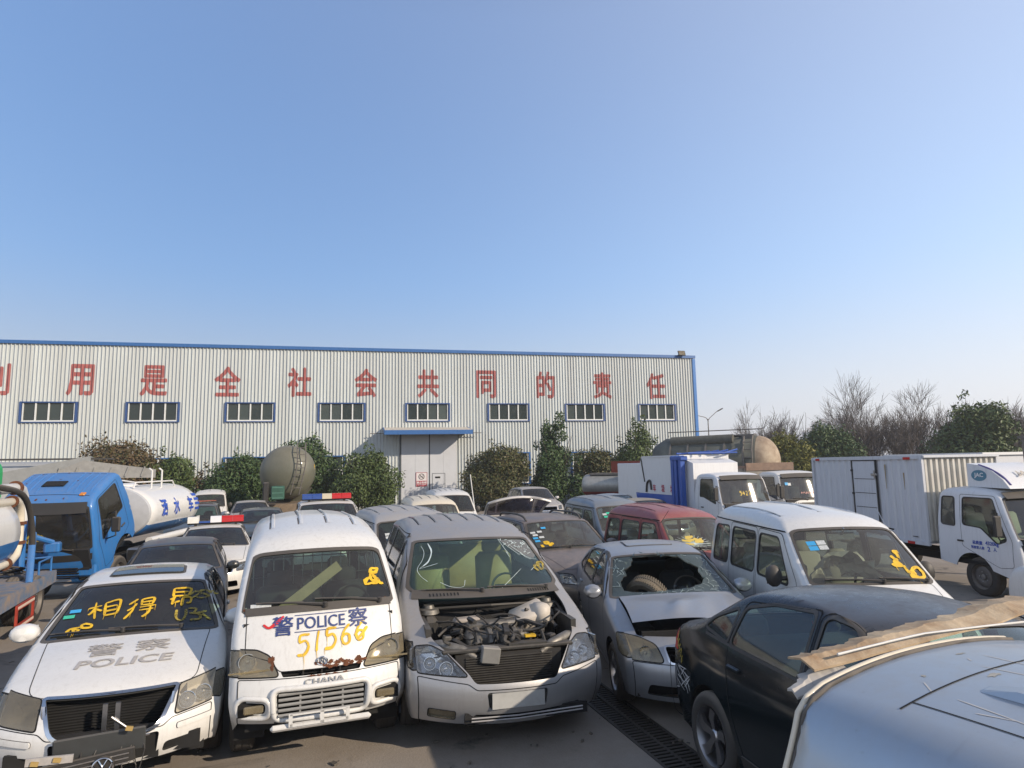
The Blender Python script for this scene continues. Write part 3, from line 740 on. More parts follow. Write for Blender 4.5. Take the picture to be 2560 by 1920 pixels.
    def wipers(s, spec=((.02, .55), (-.6, -.05)), t0=.02, t1=.09, mat=None):
        """arms lying along the foot of the screen: (pivot v, tip v)"""
        for a, c in spec:
            b = MB(); A = s.p3([s.ws(a, t0)], .03)[0]; mid = s.p3([s.ws((a + c)/2, (t0 + t1)/2 + .01)], .028)[0]; B = s.p3([s.ws(c, t1)], .02)[0]
            b.tube([A, mid, B], [.014, .009, .006], 5)
            bl = [s.p3([s.ws(a + (c - a)*t, t1*(.55 + .55*t))], .012)[0] for t in (.35, .6, .85, 1.1)]
            b.tube(bl, .009, 4); b.lathe([(0, -.02), (.02, -.02), (.02, .02), (0, .02)], 'Z', A, 8)
            b.build('wiper', mat or M_BLACK, s.r)
    def lamp(s, P, depth=.10, lens=None, bowls=(), mat=None, name='headlight', housing=None, ringw=.012):
        """lens over a recessed housing; bowls = (x, z, radius) in front view; P polygon on the swept patch"""
        s.sw.append(Reg(name, P, lens or M_LENS, off=.002, ring=ringw, ringmat=M_GAP, ringname='lamp_joint'))
        Pc = np.asarray(P); ctr = Pc.mean(0); V = []; F = []; n = len(Pc)
        A = s.p3(Pc, -.006); B = s.p3(ctr + (Pc - ctr)*.93, -depth*.75); Cc = s.p3(ctr + (Pc - ctr)*.5, -depth)
        V = np.concatenate([A, B, Cc, s.p3([ctr], -depth)]); 
        for k in range(2):
            for i in range(n): F.append((k*n + i, k*n + (i+1) % n, (k+1)*n + (i+1) % n, (k+1)*n + i))
        for i in range(n): F.append((2*n + i, 2*n + (i+1) % n, 3*n))
        h = mk('lamp_housing', V, F, housing or M_REFLECT, s.r)
        for x, z, r in bowls:
            q = s.fz(x, z); c = s.p3([q], -depth*.42)[0]; nn = Vector(s.sh.sweepN(np.array([q[0]]), np.array([q[1]]))[0])*.35 + Vector((0, -1, .05)); nn.normalize()
            b = MB(); b.lathe([(r, .035), (r*.93, .035), (r*.8, .0), (r*.45, -.03), (.012, -.035), (.012, .0), (.001, .004)], 'Y', (0, 0, 0), 20)
            rot = Vector((0, 1, 0)).rotation_difference(nn).to_matrix(); b.V = [tuple(rot @ Vector(v) + Vector(c)) for v in b.V]
            b.build('reflector_bowl', M_CHROME, s.r, smooth=60)
        return h

def wheel(parent, c, r, w, sg, style='steel', steer=0.0):
    b = MB(); h = w/2; R1 = r*.66 if style != 'steel' else r*.62
    prof = [(R1, -h*.8), (R1 + .012, -h*.95), (r*.86, -h), (r*.96, -h*.86), (r, -h*.62), (r*.985, -h*.60), (r*.985, -h*.52), (r, -h*.5), (r, -h*.05), (r*.985, -h*.04), (r*.985, h*.04), (r, h*.05), (r, h*.5), (r*.985, h*.52), (r*.985, h*.6), (r, h*.62), (r*.96, h*.86), (r*.86, h), (R1 + .012, h*.95), (R1, h*.8)]
    b.lathe(prof, 'X', (0, 0, 0), 32)
    o = b.build('wheel', M_RUBBER, parent, smooth=50); o.location = c
    if steer: o.rotation_euler = (0, 0, steer)
    m = MB(); x1 = sg*h*.80; x0 = sg*h*.35
    m.lathe([(R1*1.0, sg*h*.95), (R1*.97, x1), (R1*.9, x0), (R1*.9, -sg*h*.6)], 'X', (0, 0, 0), 32)
    if style == 'steel':
        m.lathe([(R1*.9, x0), (R1*.72, sg*h*.55), (R1*.5, sg*h*.62), (R1*.34, sg*h*.40), (.001, sg*h*.42)], 'X', (0, 0, 0), 24)
        rm = m.build('rim', M_STEEL, o, smooth=40); q = MB()
        for i in range(5):
            a = 2*math.pi*i/5; q.lathe([(.001, sg*h*.5 + sg*.012), (.013, sg*h*.5), (.013, sg*h*.4)], 'X', (0, math.cos(a)*R1*.42, math.sin(a)*R1*.42), 6)
        q.lathe([(.001, sg*h*.66), (R1*.2, sg*h*.62), (R1*.22, sg*h*.42)], 'X', (0, 0, 0), 14); q.build('hub_cap', M_ALLOY, o, smooth=40)
    else:
        for i in range(5):
            a = 2*math.pi*i/5 + .3; ca, sa = math.cos(a), math.sin(a); tw = .34
            def P(rr, t, x): return (x, rr*math.cos(a + t), rr*math.sin(a + t))
            V = [P(R1*.22, -.5, x1*.75), P(R1*.22, .5, x1*.75), P(R1*.62, .20, x1*.98), P(R1*.62, -.34, x1*.98), P(R1*.95, .30, x1), P(R1*.95, -.10, x1)]
            V += [(x - sg*.03, y, z) for x, y, z in V]
            m.add(V, [(0, 1, 2, 3), (3, 2, 4, 5), (0, 3, 9, 6), (3, 5, 11, 9), (1, 7, 8, 2), (2, 8, 10, 4)])
        m.lathe([(.001, x1*.9), (R1*.18, x1*.88), (R1*.25, x1*.7), (R1*.25, x0*.2)], 'X', (0, 0, 0), 18)
        m.build('rim', M_ALLOY, o, smooth=35)
        k = MB(); k.lathe([(R1*.86, -sg*h*.1), (.02, -sg*h*.1)], 'X', (0, 0, 0), 24); k.build('brake_disc', M_UNDER, o)
    return o

def seat(parent, c, w, h, mat, heads=(0,), lean=.22):
    x, y, z = c; b = MB(); b.box((x, y - .02, z - .10), (w, .50, .18), bev=.05)
    M = Matrix.Rotation(-lean, 4, 'X'); b.box((x, y + .26 + lean*.2, z + h*.40), (w*.96, .16, h*.86), rot=M, bev=.055)
    o = b.build('seat', mat, parent, smooth=60)
    for dx in heads:
        k = MB(); k.box((x + dx, y + .31 + h*.22, z + h*.90), (.25, .10, .17), rot=M, bev=.04); k.tube([(x + dx, y + .30 + h*.18, z + h*.7), (x + dx, y + .31 + h*.2, z + h*.85)], .012, 5); k.build('headrest', mat, o, smooth=60)
    return o

def taper_bar(b, p, q, w, t): b.tube([p, q], [w, t], 6)
# ---------- foreground vehicles ----------
WHITE = (0.64, 0.635, 0.61)
P_WHITE = paint('white_paint', WHITE, rough=.34, coat=.6, dust=.20, streak=.20)
P_WHITEOLD = paint('white_paint_old', (0.58, 0.58, 0.56), rough=.5, coat=.25, dust=.30, streak=.28)
P_CHANA = paint('white_van_paint', (0.62, 0.62, 0.60), rough=.38, coat=.5, dust=.18, streak=.26)
P_SILVER = paint('silver_paint', (0.36, 0.36, 0.36), metal=.55, rough=.42, coat=.4, dust=.62, streak=.2, dustcol=(0.40, 0.35, 0.30))
P_SILVER2 = paint('silver_sedan_paint', (0.33, 0.35, 0.38), metal=.6, rough=.36, coat=.5, dust=.45, streak=.15, dustcol=(0.42, 0.38, 0.33))
P_DARK = paint('black_blue_paint', (0.006, 0.010, 0.012), rough=.10, coat=.25, dust=.50, streak=.0, dustcol=(0.12, 0.11, 0.115), side=.0, spec=.35)
P_ROOFVAN = paint('blue_silver_paint', (0.40, 0.45, 0.50), metal=.65, rough=.34, coat=.5, dust=.42, streak=.05, dustcol=(0.42, 0.40, 0.37))
M_GREYPRINT = plain('faded_grey_print', (0.40, 0.38, 0.36), 0.7, var=0.3, scale=20)
M_BLUEPRINT = plain('blue_print', (0.03, 0.05, 0.17), 0.5, var=0.2)
M_REDSPRAY = plain('red_spray', (0.55, 0.02, 0.02), 0.6, var=0.2)
M_STICKB = plain('sticker_blue', (0.05, 0.33, 0.62), 0.5); M_STICKW = plain('sticker_white', (0.6, 0.62, 0.6), 0.6, var=.4, scale=60)
M_STICKG = plain('sticker_green', (0.05, 0.45, 0.28), 0.5)
M_WOODBOARD = plain('pale_board', (0.45, 0.33, 0.20), 0.8, var=.3, scale=9)
M_LENSMILK = glass('lamp_lens_milky', (.85, .82, .74), .24, dirtcol=(.80, .74, .62)); GLASSES.add(M_LENSMILK)
M_LENSPALE = glass('lamp_lens_pale', (.92, .92, .91), .05, dirtcol=(.66, .67, .68)); GLASSES.add(M_LENSPALE)
M_GREENGLASS = glass('green_windscreen', (.56, .80, .68), .10, dirtcol=(.24, .36, .31)); GLASSES.add(M_GREENGLASS)
M_GREYBAR = plain('grey_bar', (.30, .30, .29), .6, var=.3, scale=9)
HAN = {
 'xiang': [[(0,.68),(.42,.74)],[(.24,1),(.2,.5),(.2,0)],[(.2,.65),(.1,.42),(0,.3)],[(.22,.6),(.32,.5),(.42,.42)],[(.54,.85),(.5,.1)],[(.54,.85),(.95,.95),(1.0,.7),(.88,.1)],[(.53,.6),(.9,.62)],[(.52,.35),(.88,.37)],[(.5,.1),(.9,.12)]],
 'de': [[(.36,1),(.05,.72)],[(.32,.75),(.2,.55),(0,.38)],[(.24,.6),(.14,.3),(-.1,-.05)],[(.5,.95),(.48,.62)],[(.5,.95),(.92,.97),(.86,.62)],[(.5,.78),(.87,.80)],[(.5,.62),(.87,.62)],[(.42,.5),(.98,.54)],[(.4,.34),(.9,.36)],[(.8,.5),(.74,.2),(.6,.02),(.5,-.05)]],
 'ang': [[(.2,1),(.2,.5)],[(.2,1),(.85,1),(.82,.55)],[(.2,.76),(.8,.78)],[(.2,.52),(.82,.54)],[(.3,.46),(.1,.3)],[(.22,.4),(.2,0)],[(.2,.1),(.5,.2)],[(.6,.42),(.58,-.1)],[(.58,.42),(.9,.4),(.9,.1),(.75,.08)]],
 'sq1': [[(0,.4),(.2,.8),(.45,.75),(.3,.4),(.1,.1)],[(.4,.9),(.7,.95),(.9,.6)],[(.3,.5),(.6,.55),(.8,.3),(.55,.1),(.3,.2)],[(.9,.9),(1.05,.55),(1.2,.5)]],
 'sq2': [[(0,.9),(.02,.3),(.2,.1),(.3,.5),(.28,.9)],[(.35,.95),(.6,.9),(.55,.6)],[(.4,.6),(.7,.5),(.75,.15),(.45,.1)],[(.6,.55),(.95,.7)],[(.8,.5),(1.0,.2),(1.1,.05)]],
 'sq3': [[(.5,1),(.85,.95),(.9,.7),(.6,.6),(.45,.8),(.55,1)],[(.45,.62),(.1,.4),(0,.05)],[(.1,.4),(.5,.35),(.3,.05)],[(.2,.3),(.45,.1)]],
 '5': [[(.8,1),(.2,.95),(.12,.6)],[(.12,.6),(.55,.68),(.75,.4),(.5,.05),(0,.0)]], '1': [[(.5,1),(.35,.5),(.3,0)]],
 '6': [[(.7,1),(.3,.7),(.1,.3),(.3,.02),(.65,.1),(.65,.42),(.35,.5),(.12,.35)]],
 'tick': [[(0,.5),(.25,.1),(.6,.4),(1.0,1.0)]],
 '4': [[(.5,1),(.05,.4),(.9,.42)],[(.62,.75),(.5,0)]], '7': [[(.05,.95),(.8,1),(.35,0)]], '2': [[(.05,.8),(.4,1),(.7,.75),(.4,.35),(.05,.0),(.8,.03)]], '8': [[(.5,.55),(.2,.75),(.45,1),(.75,.8),(.5,.55),(.15,.25),(.45,0),(.8,.22),(.5,.55)]], '9': [[(.75,.7),(.4,.5),(.15,.75),(.45,1),(.75,.8),(.6,.3),(.5,0)]], 'B': [[(.15,1),(.1,0)],[(.15,1),(.6,.9),(.5,.6),(.12,.52)],[(.12,.52),(.75,.4),(.6,.05),(.1,0)]],
}
def glyph(key, x, y, h, w=None, rot=0.0):
    w = w or h*.9; out = []; c, q = math.cos(rot), math.sin(rot)
    for st in HAN[key]: out.append([(x + a*w*c - b*h*q, y + a*w*q + b*h*c) for a, b in st])
    return out
def scribble(seed, x, y, w, h, n=3, turns=5):
    rg = random.Random(seed); out = []
    for _ in range(n):
        px, py = rg.uniform(0, 1), rg.uniform(.2, 1); pa = [(x + px*w, y + py*h)]; a = rg.uniform(0, 6.28)
        for _i in range(turns): a += rg.uniform(.5, 1.7)*rg.choice((1, 1, -1)); s_ = rg.uniform(.18, .42); px = min(1.1, max(-.1, px + math.cos(a)*s_)); py = min(1.1, max(-.1, py + math.sin(a)*s_)); pa.append((x + px*w, y + py*h))
        out.append(pa)
    return out
def wsmap(car, i=None):
    i = car.cowl if i is None else i; S0 = car.sh.sc[i]
    return lambda x, y: (x, S0 + y)
def sticker(car, pts, mats, w=.07, h=.05):
    S0 = car.sh.sc[car.cowl]
    for (x, y), m in zip(pts, mats):
        car.decal(np.array([(x - w/2, S0 + y - h/2), (x + w/2, S0 + y - h/2), (x + w/2, S0 + y + h/2), (x - w/2, S0 + y + h/2)]), [(0, 1, 2, 3)], m, 'sticker')

# ----- white police saloon -----
def build_passat():
    R0 = list(SEDAN); R0[0] = (.38,.275,-.30,0,.05); R0[1] = (.30,.38,-.29,0,.06); R0[2] = (.27,.53,-.27,0,.07)
    sh = Shell(R0, .875, SEDAN_SEC, SEDAN_PLAN, ds=.05)
    c = Car('police_saloon', sh, P_WHITE, (-3.15, 5.13, 0), .414, 'white police saloon with grille torn off and yellow scrawl on its windscreen', 'car', roll=.02, k=.968,
            wheels=((.93, 0), (3.73, 0)), wr=.315, arch=.36, sill=.21, glassm=M_GLASST, rim='alloy', ncol=24)
    c.panel('bonnet', rpoly([sh.sv(-.80, 4, -.05), sh.sv(.80, 4, -.05), sh.sv(.90, 5, .93), sh.sv(-.90, 5, .93)], [.12, .12, .05, .05], ds=.05))
    c.screen(ring=.05, rad=.06, tb=.0, tt=.97)
    c.screen(i=9, name='rear_window', tb=.05, tt=.95)
    # sun roof
    c.panel('sunroof', rpoly([sh.sv(-.62, 7, .38), sh.sv(.62, 7, .38), sh.sv(.62, 7, .98), sh.sv(-.62, 7, .98)], .05), M_GLASST, off=.018, skirt=True, ring=.03, ringmat=M_BLACK, ringname='sunroof_seal')
    # bumper and the openings in it
    bp = [c.fz(x, z) for x, z in [(-.9, .27), (.9, .27), (.9, .60), (.46, .575), (.40, .53), (-.40, .53), (-.46, .575), (-.9, .60)]]
    c.panel('front_bumper', rpoly(bp, .02, ds=.05))
    grille = rpoly([c.fz(x, z) for x, z in [(-.36, .53), (.36, .53), (.47, .765), (-.47, .765)]], [.1, .1, .02, .02], ds=.05)
    c.hole(grille, ring=.03, ringmat=M_CHROME, ringname='grille_frame')
    for sg in (-1, 1):
        hl = np.array([c.fz(sg*x, z) for x, z in rpoly([(.485, .595), (.81, .625), (.81, .80), (.50, .765)], .02, ds=.05)])
        c.lamp(hl, .13, M_LENSMILK if sg > 0 else M_LENSY, [(sg*.575, .685, .068), (sg*.70, .70, .066)] if sg > 0 else [], name='headlight', housing=plain('lamp_white', (.62, .60, .55), .3) if sg > 0 else M_UNDER)
        c.hole(np.array([c.fz(sg*x, z) for x, z in rpoly([(.40, .315), (.62, .33), (.61, .405), (.42, .40)], .03, ds=.05)]))
        # rub strip
        st = np.array([c.fz(sg*x, z) for x, z in rpoly([(.50, .485), (.80, .50), (.80, .54), (.50, .525)], .015, ds=.05)])
        c.panel('bumper_strip', st, c.body, off=.014, skirt=True)
        c.sd[sg].append(Reg('headlight', rpoly([(.33, .655), (.36, .62), (.64, .70), (.66, .775), (.52, .775)], .02), M_LENSY, off=.002, ring=.01, ringmat=M_GAP, ringname='lamp_joint'))
    low = np.array([c.fz(x, z) for x, z in rpoly([(-.36, .31), (.36, .31), (.38, .50), (-.38, .50)], .03, ds=.05)]); c.hole(low)
    c.window([(1.62, 1.00), (2.52, 1.005), (2.50, 1.375), (2.24, 1.36)], 0, M_GLASST); c.window([(2.60, 1.005), (3.42, 1.02), (3.36, 1.30), (3.05, 1.355), (2.60, 1.375)], 0, M_GLASST)
    c.window([(3.50, 1.025), (3.86, 1.06), (3.46, 1.26)], 0, M_GLASST, rad=.03)
    c.door([(1.36, .30), (2.55, .30), (2.55, 1.40), (2.20, 1.385), (1.50, .99), (1.34, .7)], 0); c.door([(2.57, .30), (3.30, .30), (3.52, .62), (3.50, 1.02), (3.40, 1.34), (2.57, 1.40)], 0)
    c.shell_build(); c.undercarriage(); c.wheels(); c.cabin(rows=(2.15, 3.15)); c.mirrors(1.68, 1.0, size=(.23, .12, .16), out=.13); c.handles([(2.42, .86), (3.36, .88)]); c.wipers(((-.1, -.85), (.55, -.2)), t0=.01)
    # radiator behind the missing grille, with the bonnet lock post
    b = MB(); b.box((0, .42, .52), (1.1, .04, .5))
    for i in range(18): b.box((0, .39, .40 + i*.022), (.92, .012, .006))
    b.build('radiator', M_UNDER, c.r)
    b = MB(); b.box((-.03, .20, .60), (.035, .03, .24)); b.box((.06, .20, .60), (.035, .03, .24)); b.tube([(.02, .17, .62), (.16, .18, .50)], .008, 5); b.box((0, .22, .50), (.9, .04, .025)); b.build('lock_post', M_ALLOY, c.r)
    b = MB()
    for sg in (-1, 1):
        b.tube([(sg*.46, .24, .74), (sg*.44, .18, .62), (sg*.37, .10, .52), (sg*.30, .06, .50)], .016, 6)
    b.tube([(-.31, .06, .495), (0, .02, .49), (.31, .06, .495)], .016, 6); b.build('grille_trim', M_CHROME, c.r, smooth=50)
    # number-plate carrier, torn grille hanging from it
    b = MB(); b.box((-.02, -.01, .485), (.62, .03, .17), rot=('Y', R(-2)), bev=.01); b.build('plate_carrier', plain('dark_panel', (.035, .04, .042), .45, var=.4, dust=.2), c.r)
    h = MB(); h.box((-.10, -.06, .375), (.66, .025, .10), rot=('Y', R(-5)), bev=.008); h.build('torn_grille', M_BLACK, c.r)
    for i in range(3):
        h = MB(); h.box((-.12, -.08, .325 + i*.033), (.62, .012, .010), rot=('Y', R(-5))); h.build('grille_bar', M_CHROME, c.r)
    b = MB(); b.box((-.33, -.075, .445), (.30, .02, .055), rot=('Y', R(3))); b.build('torn_strip', M_GREYPRINT, c.r)
    for x, z in ((-.42, .44), (-.28, .445), (.18, .60)):
        q = MB(); q.box((x, -.09, z), (.05, .02, .03), rot=('Y', R(12))); q.build('clip', plain('ochre_clip', (.35, .24, .08), .7), c.r)
    # round badge with VW letters
    ctr = Vector((0.02, -.10, .345)); rad = .078
    b = MB(); b.lathe([(rad*.86, -.004), (rad*.88, -.014), (rad, -.014), (rad, .02), (.001, .02)], 'Y', ctr, 36); b.lathe([(rad*.86, -.003), (.001, -.003)], 'Y', ctr, 36); bd = b.build('badge', M_BLACK, c.r, smooth=40)
    b = MB()
    b.lathe([(rad*.80, -.012), (rad*.90, -.018), (rad*1.0, -.012)], 'Y', ctr, 36)
    def bar(a, d, w=.011):
        A = ctr + Vector((a[0]*rad, -.012, a[1]*rad)); B = ctr + Vector((d[0]*rad, -.012, d[1]*rad)); b.tube([A, B], w*.55, 4)
    for a, d in (((-.42, .78), (-.02, .08)), ((.42, .78), (.02, .08)), ((-.80, .36), (-.36, -.76)), ((-.36, -.76), (0, .02)), ((0, .02), (.36, -.76)), ((.36, -.76), (.80, .36))): bar(a, d)
    b.build('badge_letters', M_CHROME, bd)
    w = MB(); rg = random.Random(4)
    for _ in range(9):
        x = rg.uniform(-.35, .3); w.tube([(x, .02, .5), (x + rg.uniform(-.05, .05), -.05, .42), (x + rg.uniform(-.1, .1), -.08, rg.uniform(.25, .35))], .004, 4)
    w.build('loose_wires', M_BLACK, c.r)
    # fog lamps
    for sg in (-1, 1):
        q = c.p3([c.fz(sg*.545, .362)], -.03)[0]; b = MB(); b.lathe([(.001, -.01), (.03, -.008), (.048, .0), (.055, .02), (.058, .05)], 'Y', q, 18); b.build('fog_lamp', M_REFLECT, c.r, smooth=50)
        b = MB(); b.box((sg*.50, .20, .36), (.36, .04, .13)); b.build('intake_backing', M_UNDER, c.r)
    b = MB(); b.box((0, .12, .40), (.76, .04, .22)); b.build('intake_backing', M_UNDER, c.r)
    # lettering on the bonnet
    S0 = sh.sc[5]; f = lambda x, y: (x, S0 + y)
    c.text('警', M_GREYPRINT, 'bonnet_character', f, .22, (-.17, .08), 1.25, .0, .014); c.text('察', M_GREYPRINT, 'bonnet_character', f, .22, (.22, .10), 1.25, .0, .014)
    c.text('POLICE', M_GREYPRINT, 'bonnet_lettering', f, .105, (.03, -.14), 1.55, .0, .03, slant=.12)
    # yellow scrawl
    f = wsmap(c); st = []
    st += glyph('xiang', -.42, .26, .26, .28, .15) + glyph('de', -.08, .24, .28, .26, .1); st += glyph('sq3', -.58, .10, .15, .20, -.3)
    c.strokes(st, M_YELLOW, 'sprayed_writing', f, .023, drip=1, rng=random.Random(2))
    c.strokes(glyph('ang', .26, .40, .27, .24), M_YELLOW, 'sprayed_writing', f, .027, drip=1)
    c.strokes(glyph('sq1', .46, .48, .16, .24) + glyph('sq2', .36, .12, .22, .30), M_YELLOWOLD, 'sprayed_writing', f, .026)
    sticker(c, [(-.56, .42), (-.60, .34)], [M_STICKB, M_STICKG], .10, .05)
    return c

# ----- white police micro van -----
def build_chana():
    sh = sh_chana(ds=.045)
    c = Car('police_van', sh, P_CHANA, (-1.66, 5.71, 0), .354, 'rusty white police van numbered 51566 in yellow spray paint', 'van', k=1.02, wheels=((.70, 0), (2.85, 0)), wr=.275, arch=.33, sill=.28, glassm=M_GLASS, ncol=24)
    c.screen(ring=.045, vb=.985, vt=.975, tb=.02, tt=.98, rad=.09)
    c.screen(i=11, name='rear_window', tb=.15, tt=.9)
    # front panel that carries the lettering
    fp = rpoly([sh.sv(-.93, 5, .92), sh.sv(-.93, 4, .35)] + [c.fz(-.40, .86), c.fz(-.34, .785), c.fz(.34, .785), c.fz(.40, .86)] + [sh.sv(.93, 4, .35), sh.sv(.93, 5, .92)], .03, ds=.05)
    c.panel('front_panel', fp)
    bp = rpoly([c.fz(x, z) for x, z in [(-.78, .30), (.78, .30), (.78, .735), (-.78, .735)]], .02, ds=.05); c.panel('front_bumper', bp)
    for sg in (-1, 1):
        hl = np.array([c.fz(sg*x, z) for x, z in rpoly([(.345, .755), (.75, .755), (.75, .955), (.52, .945), (.42, .90)], .03, ds=.05)])
        c.lamp(hl, .09, M_LENSY, [(sg*.60, .87, .07)], housing=plain('lamp_amber_grey', (.30, .28, .22), .35))
        b = MB(); b.box((sg*.55, .10, .805), (.36, .01, .012)); b.build('lamp_divider', M_LENSY, c.r)
        c.sd[sg].append(Reg('headlight', rpoly([(.13, .76), (.36, .76), (.34, .93), (.20, .95)], .02), M_LENSY, off=.002, ring=.01, ringmat=M_GAP, ringname='lamp_joint'))
        # fog lamp opening and its frame
        op = np.array([c.fz(sg*x, z) for x, z in rpoly([(.44, .475), (.62, .485), (.62, .57), (.44, .56)], .035, ds=.04)]); c.hole(op)
        fr = [c.p3([q], .012)[0] for q in offset_poly(np.array([c.fz(sg*x, z) for x, z in rpoly([(.43, .47), (.625, .48), (.625, .575), (.43, .565)], .04, ds=.04)]), .03)]
        b = MB(); b.tube(fr + fr[:1], .022, 8, False); b.build('fog_lamp_surround', c.body, c.r, smooth=70)
        b = MB(); b.box((sg*.53, .05, .522), (.15, .03, .06), bev=.01); b.build('fog_lamp', M_LENSY, c.r)
        b = MB(); b.box((sg*.53, .11, .522), (.24, .02, .13)); b.build('intake_backing', M_UNDER, c.r)
    gr = rpoly([c.fz(x, z) for x, z in [(-.34, .435), (.34, .435), (.36, .64), (-.36, .64)]], .05, ds=.04); c.hole(gr)
    slot = rpoly([c.fz(x, z) for x, z in [(-.31, .745), (.31, .745), (.33, .785), (-.33, .785)]], .01, ds=.04); c.hole(slot)
    ys = [(1.02, 1.20), (1.78, 1.20), (1.78, 1.63), (1.28, 1.62)]
    c.window(ys, 0); c.window([(1.86, 1.20), (2.60, 1.20), (2.60, 1.63), (1.86, 1.63)], 0); c.window([(2.68, 1.20), (3.30, 1.20), (3.24, 1.62), (2.68, 1.63)], 0)
    c.door([(.98, .62), (1.05, .36), (1.82, .36), (1.82, 1.68), (1.22, 1.67), (.62, 1.20), (.60, .95)], 0)
    c.shell_build(); c.undercarriage(); c.wheels(); c.cabin(rows=(1.30, 2.2), hip=.72, wheel_x=.34, seat_h=.62, dashz=1.14); c.wipers(((.05, -.75), (.78, .0)), t0=.0, t1=.10)
    # black cowl strip under the screen
    cs = MB(); V, F = ribbon([sh.sv(v, 5, .985) for v in np.linspace(-.95, .95, 20)], .07); P = c.p3(V, .012); cs.add([tuple(p) for p in P], F); cs.build('cowl_strip', M_BLACK, c.r, recalc=False)
    # roof ribs
    for x in (-.42, -.14, .14, .42):
        c.rib([c.ty(x*(1 + .0*t), 1.42 + 1.7*t) for t in np.linspace(0, 1, 12)], .035, .012)
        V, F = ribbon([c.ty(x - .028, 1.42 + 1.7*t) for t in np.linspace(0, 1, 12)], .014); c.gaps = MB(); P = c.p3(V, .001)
        g = MB(); g.add([tuple(p) for p in P], F); g.build('rib_dirt_shade', plain('rib_grime_shade', (.10, .085, .07), .9), c.r, recalc=False)  # dark line beside each rib: groove dirt and the rib's shading, painted as one
    # grille bars, bull-bar bumper frame
    b = MB(); b.box((0, .12, .50), (.74, .02, .26)); b.build('grille_backing', M_UNDER, c.r)
    for i in range(5):
        b = MB(); b.box((0, .015, .46 + i*.04), (.68, .02, .012), rot=('X', .5)); b.build('grille_bar', M_GREYBAR, c.r)
    for x in (-.17, 0, .17):
        b = MB(); b.box((x, .03, .54), (.014, .02, .19)); b.build('grille_bar', M_GREYBAR, c.r)
    fr = [c.p3([q], .014)[0] for q in np.array([c.fz(x, z) for x, z in rpoly([(-.37, .425), (.37, .425), (.39, .66), (-.39, .66)], .07, ds=.04)])]
    b = MB(); b.tube(fr + fr[:1], .024, 8, False); b.build('grille_surround', c.body, c.r, smooth=70)
    pl = MB(); 
    for dx, w in ((-.12, .20), (.12, .16)):
        pass
    pl.box((-.02, -.045, .475), (.46, .015, .014)); pl.box((-.02, -.045, .395), (.46, .015, .022))
    for x in (-.245, .0, .205): pl.box((x, -.045, .435), (.03, .015, .10))
    pl.build('plate_bracket', P_WHITEOLD, c.r)
    pv = MB(); pv.box((0, -.01, .375), (.80, .05, .05), bev=.02); pv.build('lower_valance', P_WHITEOLD, c.r)
    b = MB(); b.box((0, .11, .765), (.62, .02, .05)); b.build('slot_backing', M_UNDER, c.r)
    for x in (-.15, 0, .15):
        b = MB(); b.box((x, .07, .765), (.012, .02, .04)); b.build('slot_bar', M_BLACK, c.r)
    # lettering on the front panel
    S0 = sh.sc[5]; f = lambda x, y: (x, S0 + y)
    z0 = .075
    c.text('警', M_BLUEPRINT, 'panel_character', f, .155, (-.315, z0 - .01), 1.05, .0, .014, off=.006); c.text('察', M_BLUEPRINT, 'panel_character', f, .155, (.315, z0 + .01), 1.05, 0, .014, off=.006)
    c.text('POLICE', M_BLUEPRINT, 'panel_lettering', f, .095, (0, z0), .92, 0, .012, off=.006)
    for y in (.068, -.068):
        V, F = ribbon([f(x, z0 + y) for x in np.linspace(-.22, .22, 9)], .006); c.decal(V, F, M_BLUEPRINT, 'panel_line', off=.006)
    st = []; xx = -.20
    for ch, w in (('5', .12), ('1', .08), ('5', .12), ('6', .11), ('6', .11)):
        st += glyph(ch, xx, z0 - .25 + (xx + .20)*.14, .16, w, -.03); xx += w + .012
    c.strokes(st, M_YELLOW, 'sprayed_number', f, .021, off=.008, drip=1, rng=random.Random(5)); c.strokes(glyph('tick', .28, z0 - .17, .09, .11), M_YELLOW, 'sprayed_tick', f, .024, off=.008)
    c.strokes(glyph('tick', -.47, z0 - .03, .085, .17, .1), M_REDSPRAY, 'sprayed_tick', f, .024, off=.009)
    # maker's badge and name
    q = c.p3([c.fz(0, .835)], .012)[0]; b = MB(); ring = [Vector(q) + Vector((math.cos(a)*.042, 0, math.sin(a)*.034)) for a in np.linspace(0, 2*math.pi, 17)]; b.tube(ring, .006, 6, False)
    b.tube([Vector(q) + Vector((-.02, 0, -.028)), Vector(q) + Vector((0, 0, .032)), Vector(q) + Vector((.02, 0, -.028))], .006, 5); b.build('badge', M_CHROME, c.r)
    f2 = lambda x, y: c.fz(x, y)
    c.text('CHANA', M_GREYBAR, 'maker_name', f2, .042, (.02, .695), 1.5, 0, .02, off=.012)
    # rust along the seams
    rg = random.Random(3); sp = [(rg.uniform(-.62, -.45), .215 + rg.uniform(-.03, .02), .03, .016) for _ in range(9)] + [(rg.uniform(-.12, .22), .215 + rg.uniform(-.012, .012), .03, .012) for _ in range(16)] + [(rg.uniform(.45, .6), .215 + rg.uniform(-.03, .015), .015, .02) for _ in range(5)]
    c.blobs(sp, M_RUST, 'rust', f, off=.005, seed=3)
    sp = [(rg.uniform(-.06, .36), .80 + rg.uniform(-.012, .03), .028, .014) for _ in range(26)] + [(-.40 + rg.uniform(-.02, .02), .86 + rg.uniform(-.05, .05), .016, .024) for _ in range(7)] + [(rg.uniform(-.1, .2), .738, .03, .008) for _ in range(6)]
    c.blobs(sp, M_RUST, 'rust', f2, off=.005, seed=4)
    f3 = wsmap(c); c.strokes(scribble(4, .42, .22, .14, .16, 3, 6) + scribble(6, .44, .22, .12, .15, 3, 5), M_YELLOW, 'sprayed_mark', f3, .026)
    sticker(c, [(-.50, .05)], [M_STICKW], .17, .05)
